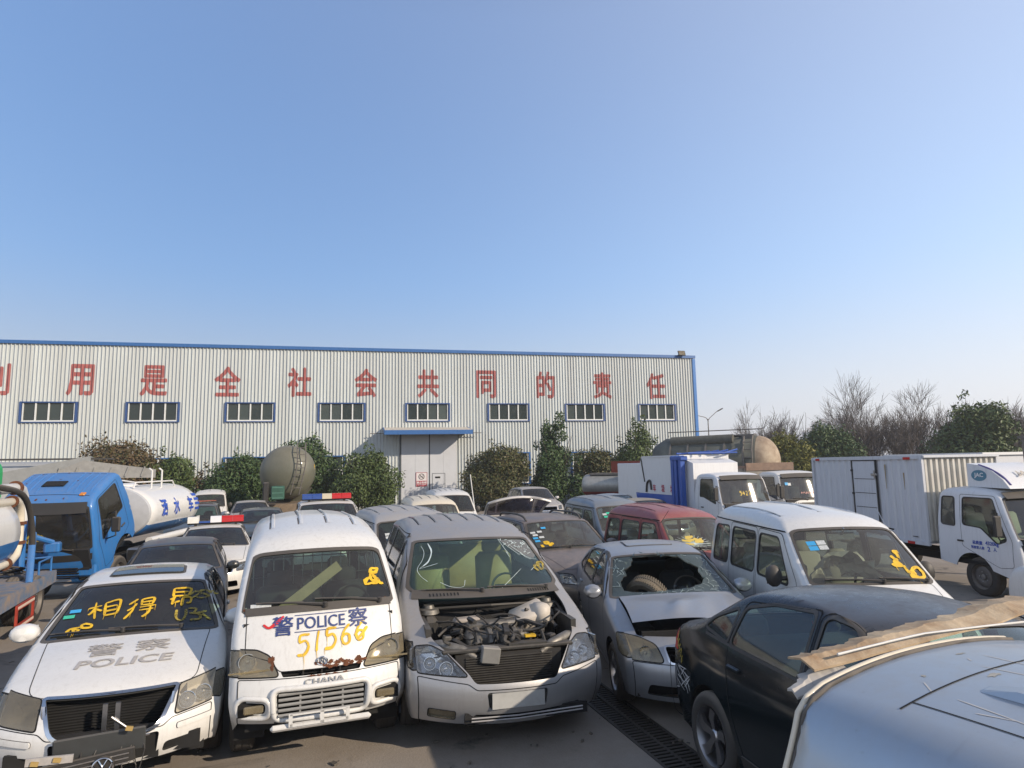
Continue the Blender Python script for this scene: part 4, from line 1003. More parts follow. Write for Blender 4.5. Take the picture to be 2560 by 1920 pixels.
    # cage bars and notice board inside
    b = MB()
    for x in np.arange(-.6, .61, .1): b.tube([(x, 1.75, 1.15), (x, 1.78, 1.66)], .006, 4)
    for z in (1.3, 1.5): b.tube([(-.62, 1.76, z), (.62, 1.76, z)], .006, 4)
    b.build('cage_partition', M_ALLOY, c.r)
    b = MB(); b.box((-.08, .96, 1.28), (.72, .02, .10), rot=Matrix.Rotation(R(-36), 4, 'Y')); bd = b.build('notice_board', M_WOODBOARD, c.r)
    return c

# ----- silver people carrier without bonnet -----
def build_mpv():
    sh = sh_mpv(ds=.05)
    c = Car('people_carrier', sh, P_SILVER, (0.0, 5.87, 0), .262, 'dusty silver people carrier without bonnet, engine bay open, windscreen cracked', 'van', k=1.024, roll=.012, wheels=((1.0, 0), (3.9, 0)), wr=.32, arch=.37, sill=.24,
            glassm=M_GLASS, rim='alloy', ncol=26, core=False)
    # windscreen with a crazed corner
    vb, vt = .965, .95
    P = c.WP([(-vb, .08), (-.6, .0), (0, -.03), (.6, .0), (vb, .08), (vt, .975), (-vt, .975)], [.14, .1, .1, .1, .14, .06, .06]); c.sw.append(Reg('windscreen', P, M_GREENGLASS, ring=.05, ringmat=M_BLACK, ringname='screen_surround', off=-.004))
    cr = rpoly([sh.sv(.42, 6, .965), sh.sv(.93, 6, .965), sh.sv(.95, 6, .62), sh.sv(.86, 6, .55), sh.sv(.62, 6, .72)], .08, ds=.05); c.sw.append(Reg('crazed_corner', cr, glass('crazed_pane', (.5, .5, .46), .30, dirtcol=(.55, .55, .5)), off=-.006))
    c.screen(i=11, name='rear_window', tb=.1, tt=.85)
    # open engine bay
    bay = rpoly([sh.sv(-.86, 5, .92), sh.sv(-.45, 6, -.08), sh.sv(0, 6, -.10), sh.sv(.45, 6, -.08), sh.sv(.86, 5, .92), sh.sv(.88, 5, 0), sh.sv(.80, 4, .12), c.fz(.40, .66), c.fz(.36, .60), c.fz(-.36, .60), c.fz(-.40, .66), sh.sv(-.80, 4, .12), sh.sv(-.88, 5, 0)], [.05, .02, .02, .02, .05, .1, .06, .05, .08, .08, .05, .06, .1], ds=.05); c.hole(bay)
    bp = rpoly([c.fz(x, z) for x, z in [(-.95, .25), (.95, .25), (.95, .64), (.42, .60), (.35, .555), (-.35, .555), (-.42, .60), (-.95, .64)]], .02, ds=.05); c.panel('front_bumper', bp, first=True)
    for sg in (-1, 1):
        hl = np.array([c.fz(sg*x, z) for x, z in rpoly([(.42, .655), (.83, .665), (.83, .83), (.70, .845), (.58, .80)], .03, ds=.04)])
        c.lamp(hl, .12, M_LENSPALE, [(sg*.60, .72, .06), (sg*.73, .75, .055)])
        c.sd[sg].append(Reg('headlight', rpoly([(.31, .68), (.62, .72), (.66, .85), (.48, .85)], .02), M_LENS, off=.002, ring=.01, ringmat=M_GAP, ringname='lamp_joint'))
        b = MB(); b.box((sg*.84, .52, .77), (.02, .22, .12), rot=('Z', sg*.3)); b.build('lamp_housing', M_REFLECT, c.r)
        if sg < 0: c.panel('fog_lamp', np.array([c.fz(sg*x, z) for x, z in rpoly([(.52, .30), (.74, .31), (.74, .39), (.52, .38)], .02, ds=.04)]), M_LENSY, off=-.012, skirt=True)
    sl = rpoly([c.fz(x, z) for x, z in [(-.42, .29), (.62, .29), (.60, .355), (-.36, .355)]], .015, ds=.05); c.hole(sl)
    pr = rpoly([c.fz(x, z) for x, z in [(-.25, .40), (.25, .40), (.27, .535), (-.27, .535)]], .03, ds=.05); c.panel('plate_recess', pr, c.body, off=-.025, skirt=True, gap=False)
    c.window([(1.78, 1.13), (2.30, 1.13), (2.28, 1.56), (2.20, 1.54)], 0, rad=.04); c.window([(2.40, 1.13), (3.42, 1.13), (3.38, 1.60), (2.40, 1.58)], 0); c.window([(3.52, 1.13), (4.45, 1.16), (4.28, 1.57), (3.52, 1.60)], 0)
    c.door([(1.42, .32), (2.34, .32), (2.34, 1.63), (2.12, 1.60), (1.42, 1.12)], 0); c.door([(2.36, .32), (3.42, .32), (3.46, 1.64), (2.36, 1.63)], 0, 'sliding_door')
    c.shell_build(); c.undercarriage(); c.wheels(); c.wipers(((.75, .05), (-.1, -.75)), t0=-.02, t1=.05)
    c.cabin(rows=(2.30, 3.2), seatm=M_SEATTAN, hip=.78, wheel_x=.40, seat_h=.70, dashz=1.06)
    # plate blank and lower bars
    b = MB(); b.box((0, -.005, .467), (.46, .012, .125)); b.build('plate_blank', plain('bare_plate', (.42, .42, .40), .5, var=.25), c.r)
    b = MB(); b.box((.1, .09, .32), (1.1, .03, .09)); b.build('intake_backing', M_UNDER, c.r)
    for z in (.31, .335):
        b = MB(); b.tube([(-.40, .03, z), (0, .005, z), (.60, .06, z)], .007, 4); b.build('intake_bar', P_SILVER, c.r)
    # roof ribs: two staggered sets
    for i, x in enumerate(np.linspace(-.52, .52, 6)):
        c.rib([c.ty(x, 2.72 + 1.5*t) for t in np.linspace(0, 1, 10)], .03, .012)
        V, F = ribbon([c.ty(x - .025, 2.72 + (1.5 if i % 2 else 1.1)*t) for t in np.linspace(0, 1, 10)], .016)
        g = MB(); g.add([tuple(p) for p in c.p3(V, .001)], F); g.build('rib_dirt_shade', plain('rib_grime_shade_dark', (.03, .028, .026), .9), c.r, recalc=False)  # dark strip along the rib, grime with the rib's shade put into its colour
    # crack lines
    f = wsmap(c); cr_m = plain('crack_edge', (.60, .70, .68), .3, var=.3)
    cr1 = [[(-.60, .84), (-.58, .72), (-.61, .58), (-.68, .42), (-.66, .30), (-.60, .2)], [(-.52, .88), (-.50, .72), (-.55, .55), (-.66, .42)], [(-.48, .18), (-.38, .10), (-.26, .09), (-.22, .2)], [(.3, .9), (.36, .62)], [(.36, .80), (.50, .58)], [(.42, .78), (.54, .60)], [(.12, .02), (.28, .18), (.44, .34)], [(.50, .62), (.62, .52), (.70, .5)], [(.34, .66), (.36, .55)], [(-.66, .42), (-.46, .5)], [(.55, .3), (.7, .42), (.76, .3)], [(.52, .64), (.56, .55), (.62, .5)]]
    c.strokes(cr1, cr_m, 'crack', f, .0045, off=.002)
    c.strokes([[(-.52, .88), (-.50, .72), (-.55, .55), (-.62, .46)]], cr_m, 'crack', f, .014, off=.002)
    rg = random.Random(11); pts = []
    for _ in range(70):
        v = rg.uniform(.45, .92); t = rg.uniform(.6, .96)
        if t < .97 - (v - .42)*.15 and (t > .95 - (v - .42)*.9): 
            x, S = sh.sv(v, 6, t); pts.append([(x, S - sh.sc[6]), (x + rg.uniform(-.05, .05), S - sh.sc[6] + rg.uniform(-.05, .05))])
    c.strokes(pts, cr_m, 'crazing', f, .006, off=.0)
    c.strokes(scribble(9, .58, .16, .17, .26, 2, 6), M_YELLOWOLD, 'sprayed_mark', f, .03)
    # engine bay contents
    E = c.r; G = plain('engine_grey', (.05, .05, .048), .6, .3, var=.7, scale=14, dust=.2); AL = plain('engine_alloy', (.22, .21, .19), .5, .6, var=.7, scale=18, dust=.2); BK = plain('engine_black', (.014, .014, .014), .6, var=.5, dust=.15)
    b = MB(); b.box((0, .95, .42), (1.46, 1.0, .06)); b.box((0, 1.42, .72), (1.5, .04, .62)); b.build('bay_floor', M_UNDER, E)
    for sg in (-1, 1):
        b = MB(); b.box((sg*.70, .98, .70), (.05, .9, .52)); b.box((sg*.62, 1.15, .76), (.16, .34, .40), bev=.05); b.build('inner_wing', G, E)
        b = MB(); b.lathe([(.001, .06), (.05, .06), (.06, .03), (.10, .02), (.11, -.02)], 'Z', (sg*.62, 1.15, .99), 16); b.build('strut_top', AL, E, smooth=50)
        b = MB(); b.tube([(sg*.70, .55, .80), (sg*.60, .46, .83), (sg*.42, .36, .80), (sg*.30, .32, .74)], [.05, .05, .045, .03], 8); b.build('lamp_bracket', AL, E, smooth=60)
    b = MB(); b.box((0, .33, .62), (.98, .05, .30)); b.build('radiator', BK, E)
    for i in range(13):
        b = MB(); b.box((0, .295, .50 + i*.02), (.80, .016, .007)); b.build('radiator_fin', G, E)
    b = MB(); b.box((0, .36, .80), (1.22, .12, .035), bev=.01); b.box((.18, .36, .825), (.36, .10, .02)); b.build('upper_cross_member', G, E)
    b = MB(); b.box((-.02, .84, .70), (.62, .44, .34), bev=.04); b.box((-.05, .82, .90), (.50, .16, .07), bev=.02)
    for i in range(4): b.tube([(-.22 + i*.12, .74, .88), (-.22 + i*.12, .64, .86), (-.22 + i*.12, .58, .78)], .03, 7)
    b.build('engine_block', AL, E, smooth=40)
    b = MB(); b.box((.36, .92, .93), (.36, .26, .16), rot=Matrix.Rotation(R(-20), 4, 'Y') @ Matrix.Rotation(R(18), 4, 'X'), bev=.03); b.box((.47, .86, .96), (.16, .20, .20), rot=('Z', .3), bev=.04); b.build('washer_tank', plain('milky_plastic', (.55, .50, .43), .5, var=.3, dust=.3), E, smooth=50)
    b = MB(); b.box((-.28, .90, .93), (.26, .12, .06), rot=('Z', .2), bev=.02); b.build('intake_cover', plain('dusty_cover', (.34, .30, .26), .7, var=.4), E)
    b = MB(); b.box((-.18, .30, .76), (.17, .10, .14), rot=('Y', .15), bev=.01); b.build('relay_box', plain('grey_box', (.20, .20, .19), .6, var=.3, dust=.3), E)
    b = MB(); b.box((.24, .46, .86), (.10, .06, .02)); b.build('oil_cap', M_YELLOW, E)
    b = MB(); b.box((.05, .62, .90), (.05, .42, .04), rot=('Z', -.2)); b.build('stay_bracket', BK, E)
    rg = random.Random(21)
    for k in range(3):
        b = MB()
        for _ in range(24):
            p = Vector((rg.uniform(-.6, .62), rg.uniform(.4, 1.3), rg.uniform(.72, .92))); pts = [p]
            d = Vector((rg.uniform(-1, 1), rg.uniform(-1, 1), 0)).normalized()
            for _i in range(5):
                d = (d + Vector((rg.uniform(-.7, .7), rg.uniform(-.7, .7), rg.uniform(-.5, .4)))).normalized(); p = p + d*.085; p.z = max(.66, min(1.0, p.z)); p.x = max(-.66, min(.66, p.x)); p.y = max(.36, min(1.36, p.y)); pts.append(p.copy())
            b.tube([Vector(q) for q in smooth_path([tuple(q) for q in pts], 3)], rg.choice((.006, .009, .014, .022)), 5)
        b.build('hose_bundle', (BK, G, BK)[k], E, smooth=60)
    for _ in range(44):
        b = MB(); s_ = rg.uniform(.04, .11); b.box((rg.uniform(-.6, .6), rg.uniform(.42, 1.28), rg.uniform(.66, .88)), (s_, s_*rg.uniform(.5, 1.4), s_*rg.uniform(.4, 1)), rot=('Z', rg.uniform(0, 3)), bev=.012)
        b.build('engine_fitting', rg.choice((AL, G, BK, BK, G)), E)
    # cowl tray, grilles, wiper linkage
    b = MB()
    for sg in (-1, 1): b.tube([(sg*.72, 1.20, 1.02), (sg*.72, .75, .92)], .015, 5)
    b.tube([(-.68, 1.26, 1.03), (.0, 1.12, 1.06), (.68, 1.26, 1.03)], .022, 6); b.tube([(-.66, 1.18, 1.0), (.0, 1.04, 1.03), (.66, 1.18, 1.0)], .016, 6)
    b.build('bay_seal', BK, E)
    V, F = ribbon([sh.sv(v, 6, -.06 + .06*abs(v)**2) for v in np.linspace(-.93, .93, 24)], .17); b = MB(); b.add([tuple(p) for p in c.p3(V, .008)], F); b.build('cowl_panel', M_BLACK, E, recalc=False)
    for x0, x1 in ((-.62, -.34), (.42, .66)):
        for i in range(9):
            x = x0 + (x1 - x0)*i/8; q = sh.sv(x/.86, 6, -.05); b = MB(); V, F = ribbon([(q[0], q[1] - .03), (q[0], q[1] + .03)], .012); b.add([tuple(p) for p in c.p3(V, .014)], F); b.build('vent_slat', M_GAP, E, recalc=False)
    return c
def world_of(c, p):
    """world position of a point given in a vehicle's own frame"""
    r = c.r; M = Matrix.LocRotScale(r.location, r.rotation_euler, r.scale); return M @ Vector(p)
M_CRAZE = glass('crazed_glass_pane', (.40, .52, .50), .22, dirtcol=(.30, .38, .38))
# ----- silver saloon with smashed windscreen -----
def build_lacetti():
    sh = sh_sedan(4.5, 1.725, 1.44, ds=.05); body = P_SILVER2
    c = Car('smashed_saloon', sh, body, (1.90, 6.42, 0), .03, 'silver saloon with smashed windscreen and buckled bonnet', 'car', k=.99, roll=-.02, wheels=((.86, 0), (3.46, 0)), wr=.30, arch=.35, sill=.2, glassm=M_GLASS, rim='alloy', ncol=24)
    P = c.WP([(-.965, .0), (.965, .0), (.955, .97), (-.955, .97)], .06); c.sw.append(Reg('windscreen', P, M_CRAZE, ring=.045, ringmat=M_BLACK, ringname='screen_surround', off=-.004))
    rg = random.Random(8); hl = []
    for v, t in [(-.76, .14), (-.45, .07), (-.1, .09), (.2, .12), (.46, .20), (.62, .34), (.58, .5), (.66, .62), (.52, .74), (.40, .90), (0, .965), (-.3, .965), (-.58, .94), (-.60, .75), (-.76, .66), (-.72, .5), (-.82, .38)]: hl.append(sh.sv(v, 6, t))
    hl = rpoly(hl, .0, ds=.04); hl = hl + np.array([[rg.uniform(-.012, .012), rg.uniform(-.012, .012)] for _ in hl]); c.hole(hl)
    c.screen(i=9, name='rear_window', tb=.05, tt=.95)
    bay = rpoly([sh.sv(-.86, 4, .0), sh.sv(.86, 4, .0), sh.sv(.88, 5, .93), sh.sv(-.88, 5, .93)], .04, ds=.06); c.hole(bay)
    c.panel('front_bumper', rpoly([c.fz(x, z) for x, z in [(-.9, .19), (.9, .19), (.9, .56), (-.9, .56)]], .02, ds=.05), first=True)
    c.hole(np.array([c.fz(x, z) for x, z in rpoly([(-.40, .58), (.40, .58), (.42, .70), (-.42, .70)], .03, ds=.05)]), ring=.02, ringmat=M_CHROME, ringname='grille_frame')
    c.hole(np.array([c.fz(x, z) for x, z in rpoly([(-.62, .25), (.62, .25), (.60, .36), (-.60, .36)], .03, ds=.05)]))
    for sg in (-1, 1):
        hlp = np.array([c.fz(sg*x, z) for x, z in rpoly([(.46, .575), (.80, .575), (.80, .765), (.64, .755), (.50, .71)], .04, ds=.04)])
        c.lamp(hlp, .11, M_LENSY, [(sg*.62, .655, .07)], housing=plain('lamp_amber_grey', (.30, .28, .22), .35))
        c.sd[sg].append(Reg('headlight', rpoly([(.29, .59), (.52, .62), (.62, .76), (.46, .765)], .02), M_LENSY, off=.002, ring=.01, ringmat=M_GAP, ringname='lamp_joint'))
    ky = 4.5/4.78; kz = 1.44/1.47
    def y(q): return [(a*ky, b*kz) for a, b in q]
    c.window(y([(1.62, 1.00), (2.52, 1.005), (2.50, 1.375), (2.24, 1.36)]), 0); c.window(y([(2.60, 1.005), (3.42, 1.02), (3.36, 1.30), (3.05, 1.355), (2.60, 1.375)]), 0); c.window(y([(3.50, 1.025), (3.86, 1.06), (3.46, 1.26)]), 0, rad=.03)
    c.door(y([(1.36, .30), (2.55, .30), (2.55, 1.40), (2.20, 1.385), (1.50, .99), (1.34, .7)]), 0); c.door(y([(2.57, .30), (3.30, .30), (3.52, .62), (3.50, 1.02), (3.40, 1.34), (2.57, 1.40)]), 0)
    c.panel('sunroof', rpoly([sh.sv(-.55, 7, .62), sh.sv(.55, 7, .62), sh.sv(.55, 8, .25), sh.sv(-.55, 8, .25)], .04), body, off=.012, skirt=True, ring=.02, ringmat=M_BLACK, ringname='sunroof_seal')
    c.shell_build(); c.undercarriage(); c.wheels(); c.cabin(rows=(2.1, 3.0), dashz=.93); c.mirrors(1.58, .97, size=(.20, .12, .15), out=.11); c.handles([(2.28, .84), (3.16, .86)])
    # buckled bonnet, sprung open at the front corner
    nu, nv = 26, 22; V = []
    for j in range(nv):
        t = j/(nv - 1)
        for i in range(nu):
            v = -.86 + 1.72*i/(nu - 1); S = sh.sc[4] + (sh.sc[6] - .03 - sh.sc[4])*(.10 + .90*t)
            q = sh.sv(v, 4, 0); X = v*float(sh.We(S)); p = sh.sweep(np.array([X]), np.array([S]))[0]; n = sh.sweepN(np.array([X]), np.array([S]))[0]
            h = .015 + .13*(1 - t)**1.3*(0.55 + .45*math.cos((v + .2)*2.2)) + .035*math.exp(-((v + .1 - .5*(t - .5))/.10)**2)*math.sin(math.pi*min(1, t*1.4)) - .03*math.exp(-((v - .25 - .3*t)/.12)**2)*(1 - t)
            V.append(p + n*h)
    F = [(j*nu + i, j*nu + i + 1, (j+1)*nu + i + 1, (j+1)*nu + i) for j in range(nv - 1) for i in range(nu - 1)]
    mk('bonnet', V, F, body, c.r, smooth=True)
    b = MB(); b.box((0, .95, .55), (1.4, .9, .1)); b.box((0, .42, .60), (1.2, .05, .40)); b.box((0, .85, .66), (.7, .5, .2), bev=.05); b.box((-.5, .8, .7), (.22, .3, .16), bev=.03); b.build('engine_bay', M_UNDER, c.r)
    # loose glass lines
    f = wsmap(c); cr = []
    for _ in range(90):
        v = rg.choice((rg.uniform(-.95, -.66), rg.uniform(.45, .93), rg.uniform(-.6, .5))); t = rg.uniform(.03, .95)
        if -.64 < v < .42: t = rg.uniform(.02, .12)
        x, S = sh.sv(v, 6, t); y0 = S - sh.sc[6]; a = rg.uniform(0, 6.3); L = rg.uniform(.03, .11); cr.append([(x, y0), (x + math.cos(a)*L*.5 + .01, y0 + math.sin(a)*L*.5), (x + math.cos(a)*L, y0 + math.sin(a)*L)])
    inside = lambda p: inpoly(np.array([[p[0], p[1] + sh.sc[6]]]), hl)[0]
    cr = [q for q in cr if not any(inside(p) for p in q)]
    c.strokes(cr, plain('crack_edge_dull', (.36, .44, .43), .3, var=.5), 'cracks', f, .005, off=.003)
    b = MB()
    for _ in range(46):
        i = rg.randrange(len(hl)); p = Vector(c.p3([hl[i]], rg.uniform(-.02, .05))[0]); d1 = Vector((rg.uniform(-1, 1), rg.uniform(-1, 1), rg.uniform(-1, 1)))*.045; d2 = Vector((rg.uniform(-1, 1), rg.uniform(-1, 1), rg.uniform(-1, 1)))*.045
        b.add([p, p + d1, p + d2], [(0, 1, 2)])
    b.build('glass_shards', M_CRAZE, c.r, recalc=False)
    # tyre on the dashboard
    w = world_of(c, (-.22, 1.72, .86)); b = MB(); r, h = .27, .095
    b.lathe([(r*.62, -h*.8), (r*.86, -h), (r*.96, -h*.86), (r, -h*.6), (r*.985, -h*.58), (r*.985, -h*.5), (r, -h*.48), (r, -h*.05), (r*.985, -h*.04), (r*.985, h*.04), (r, h*.05), (r, h*.48), (r*.985, h*.5), (r*.985, h*.58), (r, h*.6), (r*.96, h*.86), (r*.86, h), (r*.62, h*.8)], 'X', (0, 0, 0), 40)
    for i in range(56):
        a = 2*math.pi*i/56
        for sx in (-1, 1): b.box((sx*h*.45, math.cos(a)*r*1.0, math.sin(a)*r*1.0), (h*.75, .016, .012), rot=Matrix.Rotation(a, 4, 'X') @ Matrix.Rotation(sx*.25, 4, 'Y'))
    t = b.build('tyre_carcass', plain('dusty_tyre', (.16, .135, .10), .9, var=.4), None, smooth=40); t.location = w; t.rotation_euler = (R(0), R(-22), R(48))
    tag(t, 'dusty worn tyre lying behind the smashed windscreen of the silver saloon', 'tyre')
    return c

# ----- dark saloon seen from its tail -----
def build_elantra():
    sh = sh_sedan(4.2, 1.72, 1.57, ds=.05); body = P_DARK; ky = 4.2/4.78; kz = 1.57/1.47
    c = Car('dark_saloon', sh, body, (3.08, 2.27, 0), .23, 'black saloon with dusty roof and yellow number sprayed on its dented tail', 'car', k=1.0, roll=.03, wheels=((.85, 0), (3.36, 0)), wr=.325, arch=.375, sill=.2, glassm=M_GLASS, rim='alloy', ncol=24)
    c.screen(); c.screen(i=9, name='rear_window', tb=.04, tt=.96)
    c.panel('boot_lid', rpoly([sh.sv(-.86, 10, .12), sh.sv(.86, 10, .12), sh.sv(.84, 11, .9), sh.sv(-.84, 11, .9)], .05, ds=.05)); c.panel('bonnet', rpoly([sh.sv(-.8, 4, 0), sh.sv(.8, 4, 0), sh.sv(.9, 5, .93), sh.sv(-.9, 5, .93)], .05, ds=.06))
    def y(q): return [(a*ky, b*kz) for a, b in q]
    c.window(y([(1.62, 1.00), (2.52, 1.005), (2.50, 1.375), (2.24, 1.36)]), 0); c.window(y([(2.62, 1.005), (3.52, 1.02), (3.44, 1.27), (3.10, 1.345), (2.62, 1.375)]), 0); c.window(y([(3.58, 1.025), (3.98, 1.06), (3.86, 1.14), (3.54, 1.25)]), 0, rad=.03)
    c.door(y([(1.36, .30), (2.55, .30), (2.55, 1.40), (2.20, 1.385), (1.50, .99), (1.34, .7)]), 0); c.door(y([(2.57, .30), (3.28, .30), (3.46, .62), (3.56, 1.02), (3.44, 1.32), (2.57, 1.40)]), 0)
    for sg in (-1, 1):
        c.sd[sg].append(Reg('tail_light', rpoly(y([(4.52, .76), (4.70, .76), (4.64, .94), (4.56, .94)]), .03), M_REDLENS, off=.003, ring=.01, ringmat=M_GAP, ringname='lamp_joint'))
        c.sd[sg].insert(0, Reg('rear_bumper', rpoly(y([(4.28, .21), (4.8, .21), (4.8, .66), (4.18, .66)]), .02), body, gap=True))
        c.sd[sg].append(Reg('sill_trim', rpoly(y([(1.32, .22), (3.30, .22), (3.33, .34), (1.30, .34)]), .02), M_BLACK, off=.012, skirt=True))
        pl = np.array([(a*ky, .985*kz + (a - 1.5)*.012) for a in np.linspace(1.55, 3.95, 24)]); V, F = ribbon(pl, .02); c.decal(V, F, M_BLACK, 'belt_moulding', side=sg, off=.008)
    tl = rpoly([sh.sv(v, 12, t) for v, t in ((-.99, .0), (-.66, .0), (-.66, .5), (-.99, .5))], .02, ds=.05); c.panel('tail_light', tl, M_REDLENS); c.panel('tail_light', mirror(tl), M_REDLENS)
    c.shell_build(); c.undercarriage(); c.wheels(); c.cabin(rows=(2.1, 3.0)); c.mirrors(1.6, .97); c.handles([(2.16, .92), (2.98, .94)])
    f = lambda a, b: (a, b)
    # number on the rear wing (left flank seen from outside: larger Y to the left)
    st = []; xx = 0
    for ch in '56696': st += glyph(ch, xx, 0, .075, .055); xx += .07
    fl = lambda a, b: (4.02 - a*.45 - b*.35, .90 + b*.95 - a*.55)
    c.strokes(st, M_YELLOWOLD, 'sprayed_number', fl, .016, side=-1, off=.005)
    rg = random.Random(5); c.strokes([[(3.95 + rg.uniform(-.25, .1), .62 + rg.uniform(-.12, .1)), (3.95 + rg.uniform(-.25, .1), .60 + rg.uniform(-.12, .1))] for _ in range(16)], plain('scrape', (.42, .42, .42), .6), 'scrapes', f, .008, side=-1, off=.004)
    return c

# ----- van at the near corner, only its roof in view -----
def build_roofvan():
    body = P_ROOFVAN
    rows = MINI[:7] + [(1.30,1.56,-.10,.03,.06,.08),(1.62,1.76,-.04,.05,.12,.3),(2.4,1.84,0,.05,.14),(3.44,1.835,.01,.05,.14,.3),(3.68,1.81,.01,.05,.13,.04),(3.72,1.1,.05,0,.08),(3.72,.6,.05,0,.08),(3.66,.32,.05,0,.05)]
    sh = Shell(rows, .86, [(.25,.95),(.6,1.0),(.95,1.0),(1.12,1.0),(1.35,.985),(1.5,.945),(1.75,.835),(1.9,.80)], MINI_PLAN, ds=.05, cn=2.2)
    c = Car('near_van', sh, body, (2.88, -1.09, 0), .41, 'blue silver van with torn fibreglass edge on its roof, nearest the camera', 'van', wheels=((.78, 0), (3.0, 0)), wr=.28, arch=.33, sill=.28, ncol=30)
    c.screen(); c.screen(i=11, name='rear_window', tb=.10, tt=.9)
    c.window([(2.3, .98), (3.50, .98), (3.46, 1.34), (2.3, 1.36)], 0, M_GLASST); c.window([(1.3, .98), (2.2, .98), (2.2, 1.36), (1.50, 1.34)], 0, M_GLASST)
    c.shell_build(dens=.06); c.undercarriage(); c.wheels(); c.cabin(rows=(1.7, 2.6), hip=.70)
    for x in (-.30, 0.0, .30): c.rib([c.ty(x, 1.7 + 1.62*t) for t in np.linspace(0, 1, 20)], .075, .020)
    c.gaps = MB(); rg = random.Random(17); fx = lambda a, q: c.ty(a, q)
    sc_ = [[(x0, y0), (x0 + rg.uniform(-.05, .05), y0 + rg.uniform(-.3, .3))] for x0, y0 in [(rg.uniform(-.5, .5), rg.uniform(1.8, 3.5)) for _ in range(26)]]
    c.strokes(sc_, plain('roof_scratch', (.50, .48, .45), .7), 'scrapes', fx, .004, off=.001); c.blobs([(rg.uniform(-.5, .5), rg.uniform(1.9, 3.6), rg.uniform(.008, .03), rg.uniform(.006, .02)) for _ in range(40)], plain('bird_lime', (.42, .40, .35), .8, var=.4), 'rust', fx, off=.001, seed=8)
    c.line([c.ty(x, 3.40) for x in np.linspace(-.55, .55, 20)], .006); c.line([c.ty(-.50, y) for y in np.linspace(1.7, 3.4, 24)], .005)
    g2 = MB(); g2.V, g2.F = c.gaps.V, c.gaps.F; g2.build('panel_gap', M_GAP, c.r, recalc=False)
    S0, S1 = sh.sc[8], sh.sc[11] + .02
    pts = [c.p3([(-.999*float(sh.We(S)), S)], .006)[0] for S in np.linspace(S0, S1, 30)]
    # rubber joint that follows the arch of the tail end
    arch = []; Sr = sh.sc[11] - .02; prof_n = 12
    yb = float(sh.at(Sr, 0))
    for z in np.linspace(1.20, 1.795, 16): arch.append(tuple(sh.side(np.array([yb - .012]), np.array([z]), -1)[0]))
    for x in np.linspace(-float(sh.We(Sr))*.98, .72*float(sh.We(Sr)), 26): arch.append(tuple(c.p3([(x, Sr)], .002)[0]))
    b = MB(); b.tube([Vector(q) + Vector((0, -.012, .002)) for q in arch], .009, 6); b.build('tail_seal', M_RUBBER, c.r, smooth=60)
    b = MB(); b.tube([Vector(q) + Vector((-.002, .010, .002)) for q in arch], .009, 8); b.build('tail_edge', P_CREAM, c.r, smooth=60)
    FG = plain('fibreglass', (.50, .40, .27), .8, var=.45, scale=7, bump=.35, col2=(.24, .155, .085)); FG2 = plain('fibreglass_grey', (.42, .40, .37), .8, var=.3)
    def lip(x0, x1, w0, w1, z0, z1, name, mat, n=30, seed=1, y0=3.72, jag=.02):
        r2 = random.Random(seed); V = []
        for i in range(n):
            t = i/(n - 1); x = x0 + (x1 - x0)*t; wd = w0 + (w1 - w0)*t + jag*noise.noise(Vector((x*9, seed, 0))) + jag*.5*noise.noise(Vector((x*31, seed, 2))); z = z0 + (z1 - z0)*t + .012*noise.noise(Vector((x*4, seed, 5)))
            V += [(x, y0, z), (x, y0 + wd*.5, z + .022 + .008*noise.noise(Vector((x*6, 3, seed)))), (x, y0 + wd, z + .012 + .012*noise.noise(Vector((x*8, 7, seed))))]
        V += [(a, q, z - .007) for a, q, z in V]; m = n*3; F = []
        for i in range(n - 1):
            for k in range(2): q = (i*3 + k, i*3 + k + 1, i*3 + k + 4, i*3 + k + 3); F += [q, tuple(m + e for e in q[::-1])]
            for k in (0, 2): F.append((i*3 + k, i*3 + k + 3, m + i*3 + k + 3, m + i*3 + k))
        F += [(0, 1, m + 1, m), (1, 2, m + 2, m + 1)]; mk(name, V, F, mat, c.r)
    lip(-.50, .85, .10, .17, 1.84, 1.90, 'torn_fibreglass', FG, n=60, seed=2, jag=.05); lip(-.60, -.36, .03, .12, 1.78, 1.82, 'torn_fibreglass', FG2, n=16, seed=5, y0=3.70, jag=.06)
    b = MB(); b.tube([(x, 3.715, 1.835 + .055*(1 - abs(x)/.95)**.6) for x in np.linspace(-.40, .80, 18)], .004, 6); b.build('white_edge_trim', P_WHITEOLD, c.r, smooth=60)
    return c
